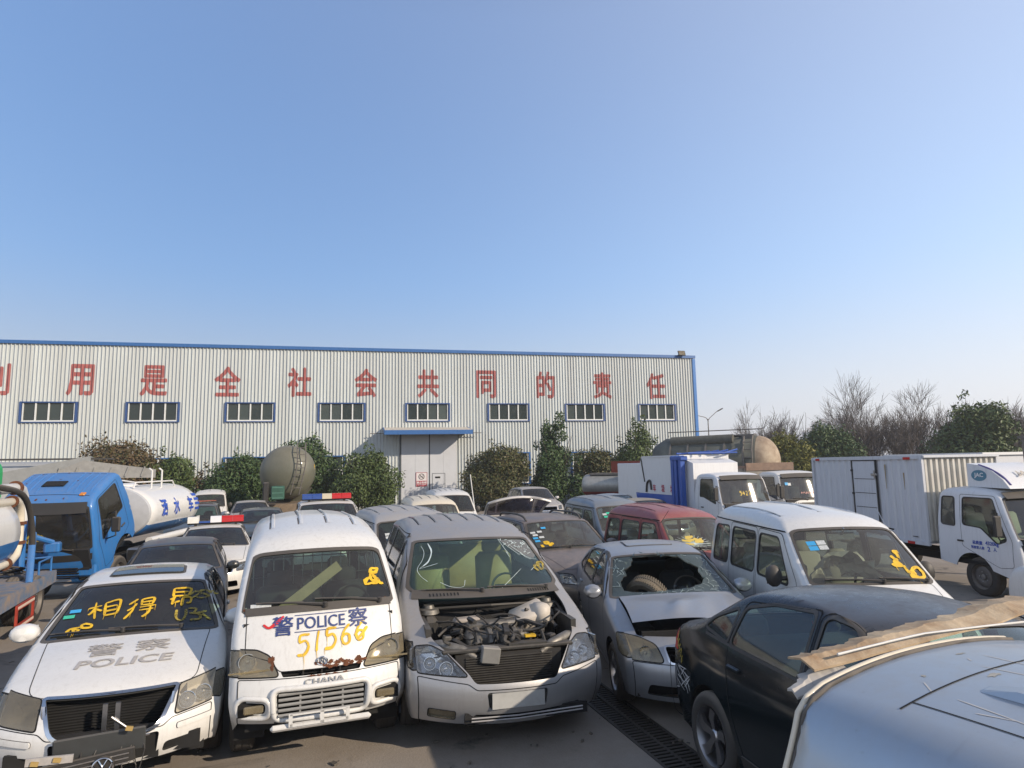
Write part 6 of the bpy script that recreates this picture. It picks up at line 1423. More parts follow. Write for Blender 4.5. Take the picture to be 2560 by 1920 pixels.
def build_watertruck():
    th = .12; r = root('water_truck', (-9.3, 13.1, gz(14)), th, 'blue cab water tanker with its cab tipped forward', 'truck')
    c = make_cab('cab', r, P_BLUE, 1.70, 1.92, 2.25, tilt=R(27), gl=M_GLASST, pivot=(.25, .55), dark_front=True, visor=False, seatm=M_SEAT)
    sh = c.sh
    for x in np.linspace(-.72, .72, 11):
        if abs(x) < .22: continue
        c.rib([c.ty(x, .66 + .8*t) for t in np.linspace(0, 1, 7)], .04, .018)
    b = MB(); p = c.p3([c.ty(-.05, .95)], .01)[0]; b.box(p, (.42, .20, .03), bev=.01); b.build('roof_hatch', M_GAP, c.r)
    p = c.p3([c.ty(.62, .62)], .012)[0]; b = MB(); b.box(p, (.10, .10, .03), bev=.008); b.build('roof_lamp', M_AMBER, c.r)
    b = MB(); V, F = ribbon([sh.sv(v, 7, -.06) for v in np.linspace(-.95, .95, 16)], .20); b.add([tuple(q) for q in c.p3(V, .03)], F); b.build('visor_band', M_BLACK, c.r, recalc=False)
    f = wsmap(c); c.strokes(glyph('sq2', -.6, .15, .16, .3) + glyph('sq1', -.3, .18, .14, .3), M_YELLOWOLD, 'sprayed_mark', f, .04)
    c.text('JAC', M_ALLOY, 'maker_name', lambda x, y: c.fz(x, y), .10, (-.35, 1.12), 1.6, 0, .03, off=.02)
    for i in range(4): b = MB(); p = c.p3([c.fz(0, .70 + .055*i)], .006)[0]; b.box((p[0], p[1], p[2]), (1.2, .02, .022)); b.build('grille_slot', M_GAP, c.r)
    rgk = random.Random(12); c.blobs([(rgk.uniform(-.8, .8), rgk.uniform(.45, 1.5), rgk.uniform(.01, .05), rgk.uniform(.008, .03)) for _ in range(26)], M_RUST, 'rust', lambda a, q: c.ty(a, q), off=.004, seed=5)
    for ln in ([(-.75, .60), (.75, .60)], [(-.75, 1.45), (.75, 1.45)]): c.gaps = MB(); c.line([c.ty(a, ln[0][1]) for a in np.linspace(-.75, .75, 20)], .012); c.gaps.build('panel_gap', M_GAP, c.r, recalc=False)
    b = MB(); b.box((0, .02, .72), (1.80, .16, .36), bev=.03); b.build('front_bumper', P_BLUE, r, smooth=30)
    for sg in (-1, 1):
        b = MB(); b.box((sg*.62, -.066, .76), (.34, .02, .16)); b.build('bumper_opening', M_UNDER, r); b = MB(); b.box((sg*.12 + .15*sg, -.066, .74), (.2, .02, .12)); b.build('bumper_opening', M_UNDER, r)
    b = MB(); b.box((0, .9, .80), (.8, 1.1, .6), bev=.1); b.build('engine', M_UNDER, r)
    chassis(r, .3, 5.7, (1.05, 4.3))
    ell_tank(r, 2.35, 5.35, .95, .64, 1.62, P_WHITE, P_BLUE, 1.34, dome=.14)
    # grey dished front end with a ring emblem
    b = MB(); b.lathe([(.001, -.18), (.32, -.16), (.60, -.07), (.615, .0)], 'Y', (0, 2.33, 1.62), 36); b.V = [(x*1.5, y, z) for x, y, z in b.V]; b.build('tank_end', plain('end_grey', (.42, .43, .44), .5, var=.15), r, smooth=50)
    for ch, yy in (('洒', 3.05), ('水', 3.80), ('车', 4.75)):
        V, F = text_mesh(ch, .035); P = []
        for a, b_ in V:
            z = 1.70 + b_*.40; q = math.asin(max(-1, min(1, (z - 1.62)/.64))); P.append((math.cos(q)*.95 + .008 + .0005*(len(P)//len(_TXT[ch][0])), yy + a*.34, z))
        mk('tank_character', P, F, M_BLUETXT, r)
    for i, z in enumerate((1.52, 1.66, 1.78, 1.90)):
        q0, q1 = math.asin((z - 1.62)/.64), math.asin((z + .07 - 1.62)/.64); b = MB(); b.add([(math.cos(q0)*.95 + .008, 5.05, z), (math.cos(q0)*.95 + .008, 5.36, z), (math.cos(q1)*.95 + .008, 5.36, z + .07), (math.cos(q1)*.95 + .008, 5.05, z + .07)], [(0, 1, 2, 3)]); b.build('tank_stripe', M_BLUETXT, r)
    b = MB(); b.tube([(.95, 2.2, .98), (.95, 5.3, .98)], .085, 12); b.build('hose_tube', P_WHITE, r, smooth=50)
    b = MB(); b.tube([(.45, 2.4, 2.2), (.45, 2.5, 2.34), (.45, 4.7, 2.34), (.45, 4.9, 2.16)], .02, 6); b.tube([(.0, 2.5, 2.24), (.0, 2.5, 2.42), (.45, 2.5, 2.34)], .02, 6)
    for yy in (3.4, 4.0): b.tube([(.45, yy, 2.14), (.45, yy, 2.62), (.40, yy - .06, 2.68)], .022, 6)
    b.build('top_rail', P_WHITE, r, smooth=50)
    b = MB(); b.lathe([(.28, -.02), (.28, .06), (.2, .1), (.001, .1)], 'Z', (0, 3.0, 2.22), 18); b.build('tank_hatch', P_WHITE, r, smooth=40)
    b = MB(); b.box((.80, 2.05, .72), (.3, .6, .3), bev=.04); b.build('fuel_tank', M_ALLOY, r)
    for i in range(8): b = MB(); b.box((.93, 5.3 + .05*i*.5, 1.15), (.02, .012, .35)); b.build('grille_bar', P_WHITE, r)
    truck_mirror(r, 1, 1.95, .0, 1.55, .30)
    return r
def build_suction():
    r = root('suction_truck', (-9.4, 11.9, gz(11)), 3.54, 'white and blue suction tanker with bent pipes at the left edge', 'truck')
    ell_tank(r, 1.75, 5.2, .78, .72, 1.62, P_WHITE, P_BLUE, 1.55, dome=.16, name='suction_tank')
    b = MB(); b.tube([(-.35, 3.6, 2.30), (-.35, .50, 2.32), (-.35, .26, 2.28), (-.35, .12, 2.16), (-.35, .08, 2.00), (-.35, .08, 1.70)], .085, 12); b.build('suction_pipe', P_WHITEOLD, r, smooth=50)
    b = MB(); b.tube([(-.35, .08, 1.71), (-.35, .08, .84)], .086, 12); b.lathe([(.001, -.03), (.13, -.03), (.13, .03), (.001, .03)], 'Z', (-.35, .08, .84), 14); b.build('suction_pipe_foot', P_BLUE, r, smooth=40)
    for p, ax in (((-.35, .62, 2.32), 'Y'), ((-.35, 1.9, 2.31), 'Y')):
        b = MB(); b.lathe([(.086, -.03), (.125, -.03), (.125, .03), (.086, .03)], ax, p, 16); b.build('pipe_flange', M_RUST, r)
    b = MB(); b.tube([(-.60, 3.2, 2.12), (-.60, 1.45, 2.12), (-.60, 1.24, 2.02), (-.60, 1.18, 1.84), (-.60, 1.18, 1.40), (-.60, 1.28, 1.22), (-.60, 1.6, 1.14), (-.60, 2.6, 1.14)], .065, 10); b.build('bypass_pipe', P_CREAM, r, smooth=50)
    for p in ((-.60, 1.18, 1.74), (-.60, 1.18, 1.42), (-.60, 1.8, 1.14), (-.60, 1.7, 2.12)):
        b = MB(); b.lathe([(.066, -.025), (.10, -.025), (.10, .025), (.066, .025)], 'Z' if p[1] < 1.5 else 'Y', p, 14); b.build('pipe_flange', M_RUST, r)
    b = MB(); b.tube([(-.62, .45, 1.50), (-.78, 1.15, .72)], .055, 10); b.tube([(-.55, .20, 1.78), (-.62, .45, 1.5)], .03, 8); b.build('hydraulic_ram', P_BLUE, r, smooth=50)
    b = MB(); b.tube([(-.5, .05, 1.42), (-.75, -.32, 1.26)], .05, 8); b.box((-.75, -.36, 1.16), (.26, .22, .2), bev=.03); b.build('valve_arm', P_BLUE, r)
    b = MB(); b.tube([Vector(q) for q in smooth_path([(-.5, 2.4, 2.4), (-.62, 1.2, 2.2), (-.66, .7, 1.6), (-.66, .6, .8)], 6)], .05, 8); b.build('black_hose', M_RUBBER, r, smooth=60)
    BED = plain('worn_bed_paint', (.30, .22, .15), .8, var=.6, scale=4, col2=(.05, .14, .26))
    b = MB(); b.box((0, 2.3, .70), (1.7, 5.2, .09)); b.build('bed', BED, r)
    b = MB(); b.box((-.83, 2.3, .62), (.05, 5.2, .18)); b.build('bed_side', BED, r)
    b = MB(); b.box((0, -.33, .58), (1.5, .06, .22)); b.build('rear_beam', BED, r)
    b = MB(); b.tube([(-.78, -.2, .7), (-.78, -.2, 1.0), (-.78, .6, 1.0), (-.78, .6, .7)], .018, 6); b.tube([(-.78, -.2, 1.0), (.5, -.25, .95)], .018, 6); b.build('bed_rail', P_BLUE, r)
    for z0 in (0, 1):
        b = MB(); b.box((-.90, 1.75, .20 + .30*z0), (.03, .9, .08)); b.build('reflective_guard', plain('guard_red', (.40, .05, .03), .5, var=.4), r); b = MB(); b.box((-.918, 1.75, .20 + .30*z0), (.004, .86, .04)); b.build('reflective_strip', plain('guard_white', (.7, .55, .45), .4), r)
    for yy in (1.32, 2.18): b = MB(); b.box((-.90, yy, .35), (.03, .05, .36)); b.build('reflective_guard', plain('guard_red', (.40, .05, .03), .5, var=.4), r)
    chassis(r, 0, 4.6, (3.6, .75), wr=.40, track=.84, z=.55); rg = random.Random(3); b = MB()
    for _ in range(10):
        x = rg.uniform(-.6, .2); b.tube([Vector(q) for q in smooth_path([(x, .9, 1.0), (x + rg.uniform(-.2, .2), .5, .9), (x + rg.uniform(-.3, .3), .2, .8), (x + rg.uniform(-.3, .3), .6, .82)], 5)], .016, 5)
    b.build('hoses', M_RUBBER, r, smooth=60)
    return r
def build_jac():
    k = .885; r = root('box_truck', (9.55, 11.39, gz(13)), .158, 'light grey box truck with side door and roof air deflector', 'truck', k=k)
    W = 1.94
    win = [(.44, 1.36), (.62, 1.24), (.80, 1.44), (1.28, 1.46), (1.28, 2.02), (.68, 2.02)]
    c = make_cab('cab', r, P_TRUCKW, 2.05, W, 2.28, gl=M_GLASS, win=[(.36, 1.22), (.56, 1.14), (.92, 1.44), (1.36, 1.47), (1.36, 2.03), (.66, 2.03)], doortop=[(.26, .70), (.56, .66), (1.40, 1.02), (1.44, 2.10), (.60, 2.09), (.24, 1.2)], seatm=plain('seat_cover_cream', (.42, .36, .28), .9))
    # small rear quarter pane as its own framed part
    for sg in (-1, 1):
        pl = rpoly([(1.56, 1.42), (1.92, 1.44), (1.90, 2.04), (1.58, 2.04)], .06, ds=.05); V = c.s3(pl, sg, .004); n = len(V); ctr = V.mean(0)
        mk('quarter_window', list(V) + [ctr], [(i, (i+1) % n, n) for i in range(n)], glass('quarter_tint', (.16, .20, .19), .25), c.r)
        b = MB(); b.tube([Vector(v) for v in V] + [Vector(V[0])], .016, 5, False); b.build('window_seal', M_BLACK, c.r)
    # deflector
    b = MB(); prof = [(.42, 2.24), (.56, 2.42), (.80, 2.60), (1.10, 2.72), (1.40, 2.76), (1.42, 2.26)]
    b.prism(prof, -.66, .66, 'X'); d = b.build('air_deflector', P_TRUCKW, r, smooth=40)
    for sg in (-1, 1):
        b = MB(); b.lathe([(.19, 0), (.001, 0)], 'X', (sg*.664, 1.12, 2.50), 28); b.V = [(x, y, z if True else z) for x, y, z in b.V]; b.V = [(x, 1.12 + (y - 1.12)*1.0, 2.50 + (z - 2.50)*.62) for x, y, z in b.V]; b.build('maker_oval', plain('maker_blue', (.08, .20, .27), .5), d)
        flat_text(d, 'JAC', M_WHITETXT, 'maker_name', (sg*.668, 1.12, 2.50), (0, -sg, 0) if sg > 0 else (0, -1, 0), (0, 0, 1), .11, 1.1, .03) if sg < 0 else None
    flat_text(d, 'JAC', plain('faded_maker', (.42, .38, .32), .7), 'maker_name', (0, .66, 2.53), (1, 0, 0), (0, .8, .6), .17, 1.5, .03, .012)
    b = MB()
    for i in range(18): pass
    V = [(-.60, .44 + .1*0, 2.27)]; pts = [(-.58, .47, 2.31), (-.60, .62, 2.48), (-.62, .86, 2.63), (-.64, 1.12, 2.725)]; b = MB(); b.tube([Vector(q) for q in smooth_path(pts, 4)], .022, 6); b.build('deflector_stripe', plain('purple_stripe', (.10, .08, .22), .5), d)
    # box body: ribbed sheets, rails, door
    y0, y1, z0, z1 = 2.28, 6.35, .92, 2.92; hw = W/2 + .03
    b = MB(); b.box((0, (y0 + y1)/2, (z0 + z1)/2), (2*hw - .10, y1 - y0 - .08, z1 - z0 - .04)); b.build('box_core', P_BOX, r)
    for sg in (-1, 1):
        corrugated('s', r, (sg*(hw - .03), y0), (sg*(hw - .03), 3.72), z0, z1, 6, .03, P_BOX, (sg, 0)); corrugated('s', r, (sg*(hw - .03), 4.72), (sg*(hw - .03), y1), z0, z1, 7, .03, P_BOX, (sg, 0))
        b = MB(); b.box((sg*(hw - .01), 4.22, (z0 + z1)/2), (.03, .84, z1 - z0 - .16)); dr = b.build('side_door', P_BOX, r)
        for zz in (1.30, 1.66, 2.02, 2.38): b = MB(); b.box((sg*(hw + .008), 4.22, zz), (.01, .76, .012)); b.build('door_crease', M_GAP, dr)
        b = MB()
        for yy in (3.78, 4.66): b.box((sg*(hw + .004), yy, (z0 + z1)/2), (.03, .035, z1 - z0 - .10))
        b.box((sg*(hw + .004), 4.22, z1 - .06), (.03, .9, .035)); b.build('door_frame', M_BLACK, dr)
        b = MB(); b.box((sg*(hw + .02), 3.84, 2.50), (.04, .20, .06), bev=.01); b.box((sg*(hw + .02), 3.80, 2.50), (.05, .04, .2)); b.build('door_latch', M_ALLOY, dr)
        b = MB()
        for zz in (1.3, 2.0, 2.6): b.box((sg*(hw + .02), 4.66, zz), (.04, .06, .05))
        b.build('hinge', M_BLACK, dr)
        for z_ in (z0 + .02, z1 - .01): b = MB(); b.box((sg*(hw - .005), (y0 + y1)/2, z_), (.05, y1 - y0 + .05, .08)); b.build('box_rail', P_BOX, r)
        for yy in (y0, y1): b = MB(); b.box((sg*(hw - .005), yy, (z0 + z1)/2), (.06, .07, z1 - z0 + .02)); b.build('corner_post', P_BOX, r)
        for yy, zz, ww in ((y0 + .42, z1 - .03, .22), (y1 - .25, z1 - .03, .18), (y0 + .5, z0 + .01, .22)): b = MB(); b.box((sg*(hw + .024), yy, zz), (.006, ww, .06)); b.build('red_reflector', M_REDLENS, r)
    corrugated('s', r, (-hw + .04, y0 + .02), (hw - .04, y0 + .02), z0 + .08, z1 - .03, 13, .05, plain('box_front_sheet', (.56, .54, .48), .55, var=.2, scale=3), (0, -1))
    b = MB(); b.box((0, y0 - .02, z1 + .005), (2*hw, .14, .05)); b.box((0, (y0 + y1)/2, z1 + .028), (2*hw - .1, y1 - y0, .02)); b.build('box_roof', P_BOX, r)
    b = MB(); b.box((-hw - .035, 2.62, 1.08), (.004, .16, .02)); b.build('plate_mark', M_BLACK, r)
    # door lettering
    f = lambda x, y: (x, y)
    for t, sz, zz, yy in (('总质量', .075, 1.06, 1.02), ('4320kg', .095, 1.06, .68), ('驾驶室人数', .06, .96, 1.02), ('2', .095, .955, .76), ('人', .075, .96, .62)):
        V, F = text_mesh(t, .02); V = V*np.array([sz, sz]); V2 = np.array([(yy - a, zz + b_ + .06) for a, b_ in V]); c.decal(V2, F, M_BLUETXT, 'door_lettering', side=-1, off=.006 + lift(len(V), t, .0004))
    chassis(r, 1.2, 6.2, (1.12, 5.0)); truck_mirror(r, -1, W, .30, 1.52, .42); truck_mirror(r, 1, W, .30, 1.52, .42)
    # rust runs
    b = MB()
    for yy, zz, h in ((3.45, 2.45, .6), (2.85, 2.35, .4)): b.add([(-hw - .004, yy - .02, zz + h/2), (-hw - .004, yy + .02, zz + h/2), (-hw - .004, yy + .008, zz - h/2), (-hw - .004, yy - .005, zz - h/2)], [(0, 1, 2, 3)])
    b.build('rust_run', plain('rust_run', (.30, .22, .10), .8, var=.3), r, recalc=False)
    return r
def dfac(name, x, y, th, label, body=None):
    r = root(name, (x, y, gz(y + 2)), th, label, 'truck'); W = 1.98
    c = make_cab('cab', r, body or P_TRUCKW, 1.75, W, 2.30, gl=M_GLASSD); truck_mirror(r, -1, W, .0, 1.62, .42); truck_mirror(r, 1, W, .0, 1.62, .42)
    c.text('DFAC', M_WHITETXT, 'maker_name', lambda a, b: c.fz(a, b), .085, (-.48, 1.13), 1.3, 0, .03, off=.012)
    return r, c
def build_garbage():
    r, c = dfac('refuse_truck', 7.7, 21.3, .26, 'white and blue refuse truck with side bin lift')
    f = wsmap(c); st = []; xx = -.22
    for ch in '54274': st += glyph(ch, xx, .28, .13, .09); xx += .11
    c.strokes(st, plain('pale_yellow_spray', (.62, .46, .10), .7, var=.3), 'sprayed_number', f, .026); st = glyph('B', .05, -.20, .17, .12) + glyph('7', .0, -.42, .17, .12) + glyph('8', .25, -.40, .15, .14)
    c.strokes(st, M_YELLOW, 'sprayed_number', f, .03, off=.02)
    hw = 1.0; b = MB(); b.prism([(2.55, 1.45), (6.0, 1.45), (6.35, 1.75), (5.75, 2.86), (5.5, 2.92), (2.55, 2.92)], -hw, hw, 'X'); b.build('hopper', P_TRUCKW, r)
    b = MB(); b.prism([(2.55, .80), (5.8, .80), (6.3, 1.3), (6.33, 1.449), (2.55, 1.449)], -hw*.995, hw*.995, 'X'); b.build('hopper_base', P_GARB, r)
    b = MB(); b.prism([(1.86, .9), (2.54, .9), (2.54, 2.80), (1.86, 2.62)], -hw*.9, hw*.9, 'X'); b.build('front_bulkhead', P_TRUCKW, r)
    for yy in (2.30, 2.62, 2.86): b = MB(); b.box((-hw - .10, yy, 1.85), (.22, .16, 2.1), bev=.03); b.build('lift_column', P_GARB, r)
    b = MB(); b.box((-hw - .07, 2.55, 2.80), (.3, .8, .16), bev=.03); b.build('lift_head', P_GARB, r)
    for i in range(5): b = MB(); b.tube([(-.9 + .38*i, 2.9 - .15*i, 2.96), (-.3 + .38*i, 2.3, 3.02 + .02*i)], .035, 6); b.build('lift_arm', P_GARB, r, smooth=50)
    b = MB(); b.tube([(-hw, 2.0, 2.98), (hw, 2.0, 2.98)], .03, 6); b.tube([(-hw, 2.8, 2.98), (hw, 2.8, 2.98)], .03, 6); b.build('top_rail', P_GARB, r)
    for sg in (-1,):
        b = MB(); b.box((sg*(hw + .012), 4.1, 2.90), (.03, 3.1, .05)); b.build('hopper_rib', P_TRUCKW, r); b = MB(); b.tube([(sg*(hw + .015), 5.72, 2.84), (sg*(hw + .015), 5.45, 1.9)], .03, 5); b.build('tailgate_strut', M_BLACK, r)
        b = MB(); b.tube([Vector(q) for q in smooth_path([(sg*(hw + .04), 5.3, 1.5), (sg*(hw + .04), 5.2, 1.85), (sg*(hw + .04), 4.95, 1.95), (sg*(hw + .04), 4.85, 1.6)], 5)], .04, 7); b.build('hydraulic_hose', M_BLACK, r, smooth=50)
    for ch, yy in (('车', 4.65), ('圾', 3.95), ('垃', 3.25)): flat_text(r, ch, M_REDTXT, 'hopper_character', (-hw - .006, yy, 1.68), (0, -1, 0), (0, 0, 1), .27, .9, .03)
    chassis(r, 1.5, 6.0, (1.08, 4.5), wr=.42)
    r, c = dfac('tipper_truck', 10.6, 23.4, .22, 'dusty white tipper truck beyond the refuse truck', P_WHITEOLD); sticker(c, [(-.66, .58), (-.56, .56)], [M_STICKB, M_STICKW], .12, .10)
    b = MB(); b.box((0, 4.2, 1.95), (2.1, 4.0, .9)); b.build('tipper_body', plain('tipper_paint', (.30, .28, .25), .7, var=.5, scale=2.0), r)
    for i in range(8): b = MB(); b.box((-1.06, 2.4 + .5*i, 1.95), (.06, .08, .9)); b.build('tipper_rib', plain('tipper_paint', (.30, .28, .25), .7), r)
    b = MB(); b.box((0, 2.2, 2.45), (2.1, .08, .3)); b.box((-1.05, 4.2, 2.44), (.08, 4.0, .10)); b.build('tipper_rail', plain('tipper_brown', (.22, .15, .11), .8, var=.4), r)
    f = wsmap(c); c.strokes([[(-.2 + .1*i, .2 + .02*math.sin(i*2)), (-.16 + .1*i, .26), (-.12 + .1*i, .2)] for i in range(6)], plain('pink_spray', (.45, .25, .22), .7), 'sprayed_mark', f, .02)
    chassis(r, 1.5, 6.0, (1.08, 4.6), wr=.42)
def build_backtrucks():
    # olive powder tanker seen from its end
    r = root('olive_tanker', (-10.25, 29.2, gz(30)), .30, 'olive powder tanker seen end on with a ladder on its rear dome', 'truck')
    b = MB(); pr = []
    for i in range(13): a = math.pi/2*i/12; pr.append((max(.001, math.sin(a)*1.22), .75 - math.cos(a)*.75))
    b.lathe(pr + [(1.25, 2.5), (1.25, 6.0), (.9, 6.8), (.001, 7.0)], 'Y', (0, 0, 2.62), 48); b.build('tank', P_OLIVE, r, smooth=40)
    b = MB()
    for sx in (.42, .78): b.tube([Vector(q) for q in smooth_path([(sx, .35, 3.95), (sx, -.02, 3.6), (sx, -.10, 2.9), (sx - .25, -.10, 1.6)], 6)], .025, 6)
    for i in range(7): t = i/6; b.tube([(.42 - .2*max(0, .5 - t), -.10 + .3*max(0, t - .75), 1.9 + 1.8*t), (.78 - .2*max(0, .5 - t), -.10 + .3*max(0, t - .75), 1.9 + 1.8*t)], .02, 6)
    b.build('ladder', M_STEEL, r, smooth=50)
    b = MB(); b.box((-.35, -.42, 1.72), (.55, .4, .6), bev=.03); eg = b.build('compressor', plain('green_machine', (.03, .10, .07), .6, var=.4), r)
    for z in (1.5, 1.72, 1.95): b = MB(); b.box((-.35, -.63, z), (.46, .02, .04)); b.build('compressor_bar', plain('green_machine_light', (.07, .17, .13), .6), eg)
    b = MB(); b.box((-.85, -.40, 1.75), (.25, .3, .9), bev=.05); b.build('air_filter', M_BLACK, r)
    b = MB(); b.box((0, 1.4, 1.0), (2.2, 3.0, .4)); b.box((-.9, -.1, .85), (.6, .12, .5)); b.build('frame', plain('frame_dust', (.20, .15, .10), .8, var=.4), r)
    b = MB(); b.box((1.18, .65, 2.75), (.02, .1, .4)); b.build('warning_plate', M_YELLOW, r)
    chassis(r, 0, 7, (1.2, 2.5), wr=.5, ww=.28, track=1.15); b = MB(); b.lathe([(1.1, 1.8), (.3, .9), (.2, .7)], 'Z', (0, 3, 0), 20); b.lathe([(1.1, 1.8), (.3, .9), (.2, .7)], 'Z', (0, 5, 0), 20); b.build('discharge_cone', P_OLIVE, r)
    # big weathered tanker on the right
    r = root('weathered_tanker', (12.2, 31.8, gz(32)), 1.02, 'long weathered tanker with rusty pale dome and a ladder, behind the refuse truck', 'truck')
    b = MB(); pr = []
    for i in range(13): a = math.pi/2*i/12; pr.append((max(.001, math.sin(a)*1.22), .95 - math.cos(a)*.95))
    b.lathe(pr, 'Y', (0, -.9, 2.75), 44); b.build('tank_dome', plain('rusty_dome', (.40, .33, .24), .75, var=.8, scale=1.6, col2=(.15, .10, .065)), r, smooth=40)
    b = MB(); b.lathe([(1.22, 0), (1.25, .05), (1.25, 4.6), (.9, 5.2), (.001, 5.4)], 'Y', (0, 0.06, 2.75), 44); b.build('tank', plain('tank_grey', (.12, .125, .105), .7, var=.8, scale=1.3, col2=(.045, .05, .045)), r, smooth=40)
    for i in range(5): b = MB(); b.lathe([(1.255, -.04), (1.29, -.04), (1.29, .04), (1.255, .04)], 'Y', (0, .6 + i*.9, 2.75), 36); b.build('tank_hoop', M_STEEL, r, smooth=30)
    b = MB(); b.tube([(-.72, 1.1, 3.82), (-.72, 4.2, 3.78)], .26, 14); b.build('hose_roll', plain('hose_cover', (.10, .10, .085), .85, var=.4), r, smooth=50)
    b = MB(); b.box((0, 1.0, 4.02), (.8, 1.6, .08)); b.box((-.4, .45, 3.85), (.5, .5, .3)); b.build('catwalk', M_STEEL, r)
    b = MB()
    for yy in (.15, .55): b.tube([(-.9, yy, 3.95), (-1.32, yy, 3.3), (-1.34, yy, 1.9)], .03, 6)
    for z in (2.1, 2.5, 2.9, 3.3, 3.65): b.tube([(-1.30 + .3*max(0, z - 3.3), .15, z), (-1.30 + .3*max(0, z - 3.3), .55, z)], .025, 6)
    b.build('ladder', M_STEEL, r, smooth=50)
    b = MB(); b.tube([(-.3, -.2, 4.1), (-.3, -.2, 4.3), (-.3, 4.5, 4.3), (-.3, 4.5, 4.05)], .025, 6); b.build('top_rail', M_STEEL, r)
    b = MB(); b.box((0, 3, 1.1), (2.2, 7, .4)); b.build('frame', M_UNDER, r); chassis(r, -.5, 7, (.6, 2.0, 5.8), wr=.5, ww=.28, track=1.15)
    # red boarded truck bed and small white box body
    r = root('red_tipper', (8.6, 37.0, gz(35)), .35, 'orange red tipper body with brown boards beside the weathered tanker', 'truck')
    b = MB(); b.prism([(0, 1.4), (4.2, 1.4), (4.2, 2.9), (.3, 2.9)], 1.0, 1.1, 'X'); b.prism([(0, 1.4), (4.2, 1.4), (4.2, 2.9), (.3, 2.9)], -1.1, -1.0, 'X'); b.box((0, 2.1, 1.4), (2.2, 4.2, .1)); b.build('tipper_side', plain('tipper_red', (.30, .05, .03), .6, var=.4), r)
    for i in range(11): b = MB(); b.box((-1.0 + .2*i, .05, 2.2), (.185, .06, 1.5)); b.build('board', plain('brown_board', (.20, .11, .08), .8, var=.5, scale=3), r)
    chassis(r, 0, 4.2, (.8, 3.2), wr=.45)
    r = root('white_box_van', (7.3, 28.5, gz(28)), .32, 'small white box body truck standing behind the refuse truck hopper', 'truck')
    b = MB(); b.box((0, 2.2, 1.75), (1.9, 3.6, 1.9), bev=.03); b.build('box_body', P_TRUCKW, r); b = MB(); b.box((.3, .385, 1.75), (.02, .03, 1.7)); b.box((.5, .385, 1.75), (.02, .03, 1.7)); b.build('door_gap', M_BLACK, r); chassis(r, 0, 4, (.9, 3.2), wr=.38)
    # silver fuel tanker
    r = root('fuel_tanker', (7.0, 33.0, gz(33)), 1.2, 'small silver fuel tanker with red underside by the bushes', 'truck')
    ell_tank(r, .3, 3.4, .8, .55, 1.65, plain('dull_silver', (.35, .35, .33), .5, .4, var=.3), plain('red_band', (.30, .06, .05), .6), 1.35); b = MB(); b.box((0, 1.8, 2.22), (.9, 2.6, .10)); b.build('catwalk', M_STEEL, r); chassis(r, 0, 3.6, (.8, 2.8), wr=.38)
    # grey hopper truck at the left edge
    r = root('hopper_truck', (-16.6, 20.5, gz(21)), .55, 'grey hopper truck with curved lid behind the blue cab', 'truck')
    GH = plain('hopper_grey', (.30, .31, .31), .55, var=.2, scale=1.5)
    b = MB(); b.lathe([(.001, -2.4), (1.1, -2.3), (1.3, -2.0), (1.3, 2.0), (1.1, 2.3), (.001, 2.4)], 'X', (0, 2, 1.85), 32); b.V = [(x, y, 1.85 + (z - 1.85)*.95) for x, y, z in b.V]; b.build('hopper_tank', GH, r, smooth=40)
    b = MB(); b.prism([(-1.6, 2.35), (2.6, 3.25), (2.6, 2.5), (-1.4, 2.1)], -.6, 3.0, 'Y'); b.V = [(x, y + 1.2, z) for x, y, z in b.V]; b.build('hopper_lid', plain('lid_grey', (.22, .23, .23), .6, var=.2), r)
    b = MB(); b.box((1.6, .9, 3.15), (3.4, .08, .06)); b.build('lid_edge', M_BLACK, r)
    b = MB(); b.prism([(1.2, 2.5), (4.6, 2.45), (4.6, 2.75), (2.4, 3.1)], .55, .75, 'Y'); b.build('conveyor_side', plain('conveyor_dust', (.26, .26, .25), .8, var=.3), r)
    for i in range(6): b = MB(); b.box((1.7 + .5*i, .53, 2.68), (.05, .05, .36), rot=('Y', .3)); b.build('conveyor_rib', plain('conveyor_dust', (.26, .26, .25), .8), r)
    chassis(r, 0, 4, (.6, 3.4), wr=.45)
    b = MB(); b.prism(list(map(tuple, rpoly([(-.5, 0), (.5, 0), (.5, 1.2), (-.5, 1.2)], .3, ds=.2))), -.25, .25, 'Y'); o = b.build('green_bin', plain('green_plastic', (.02, .30, .10), .45, var=.1), None); o.location = (-12.75, 15.2, 1.75 + gz(15)); o.rotation_euler = (0, 0, .3)
    tag(o, 'bright green plastic bin lid at the left edge above the white pipes', 'bin')
    p = MB(); p.tube([(-12.75, 15.2, gz(15)), (-12.75, 15.2, 1.8)], .06, 8); o2 = p.build('bin_post', M_STEEL, o); o2.matrix_parent_inverse = o.matrix_basis.inverted()

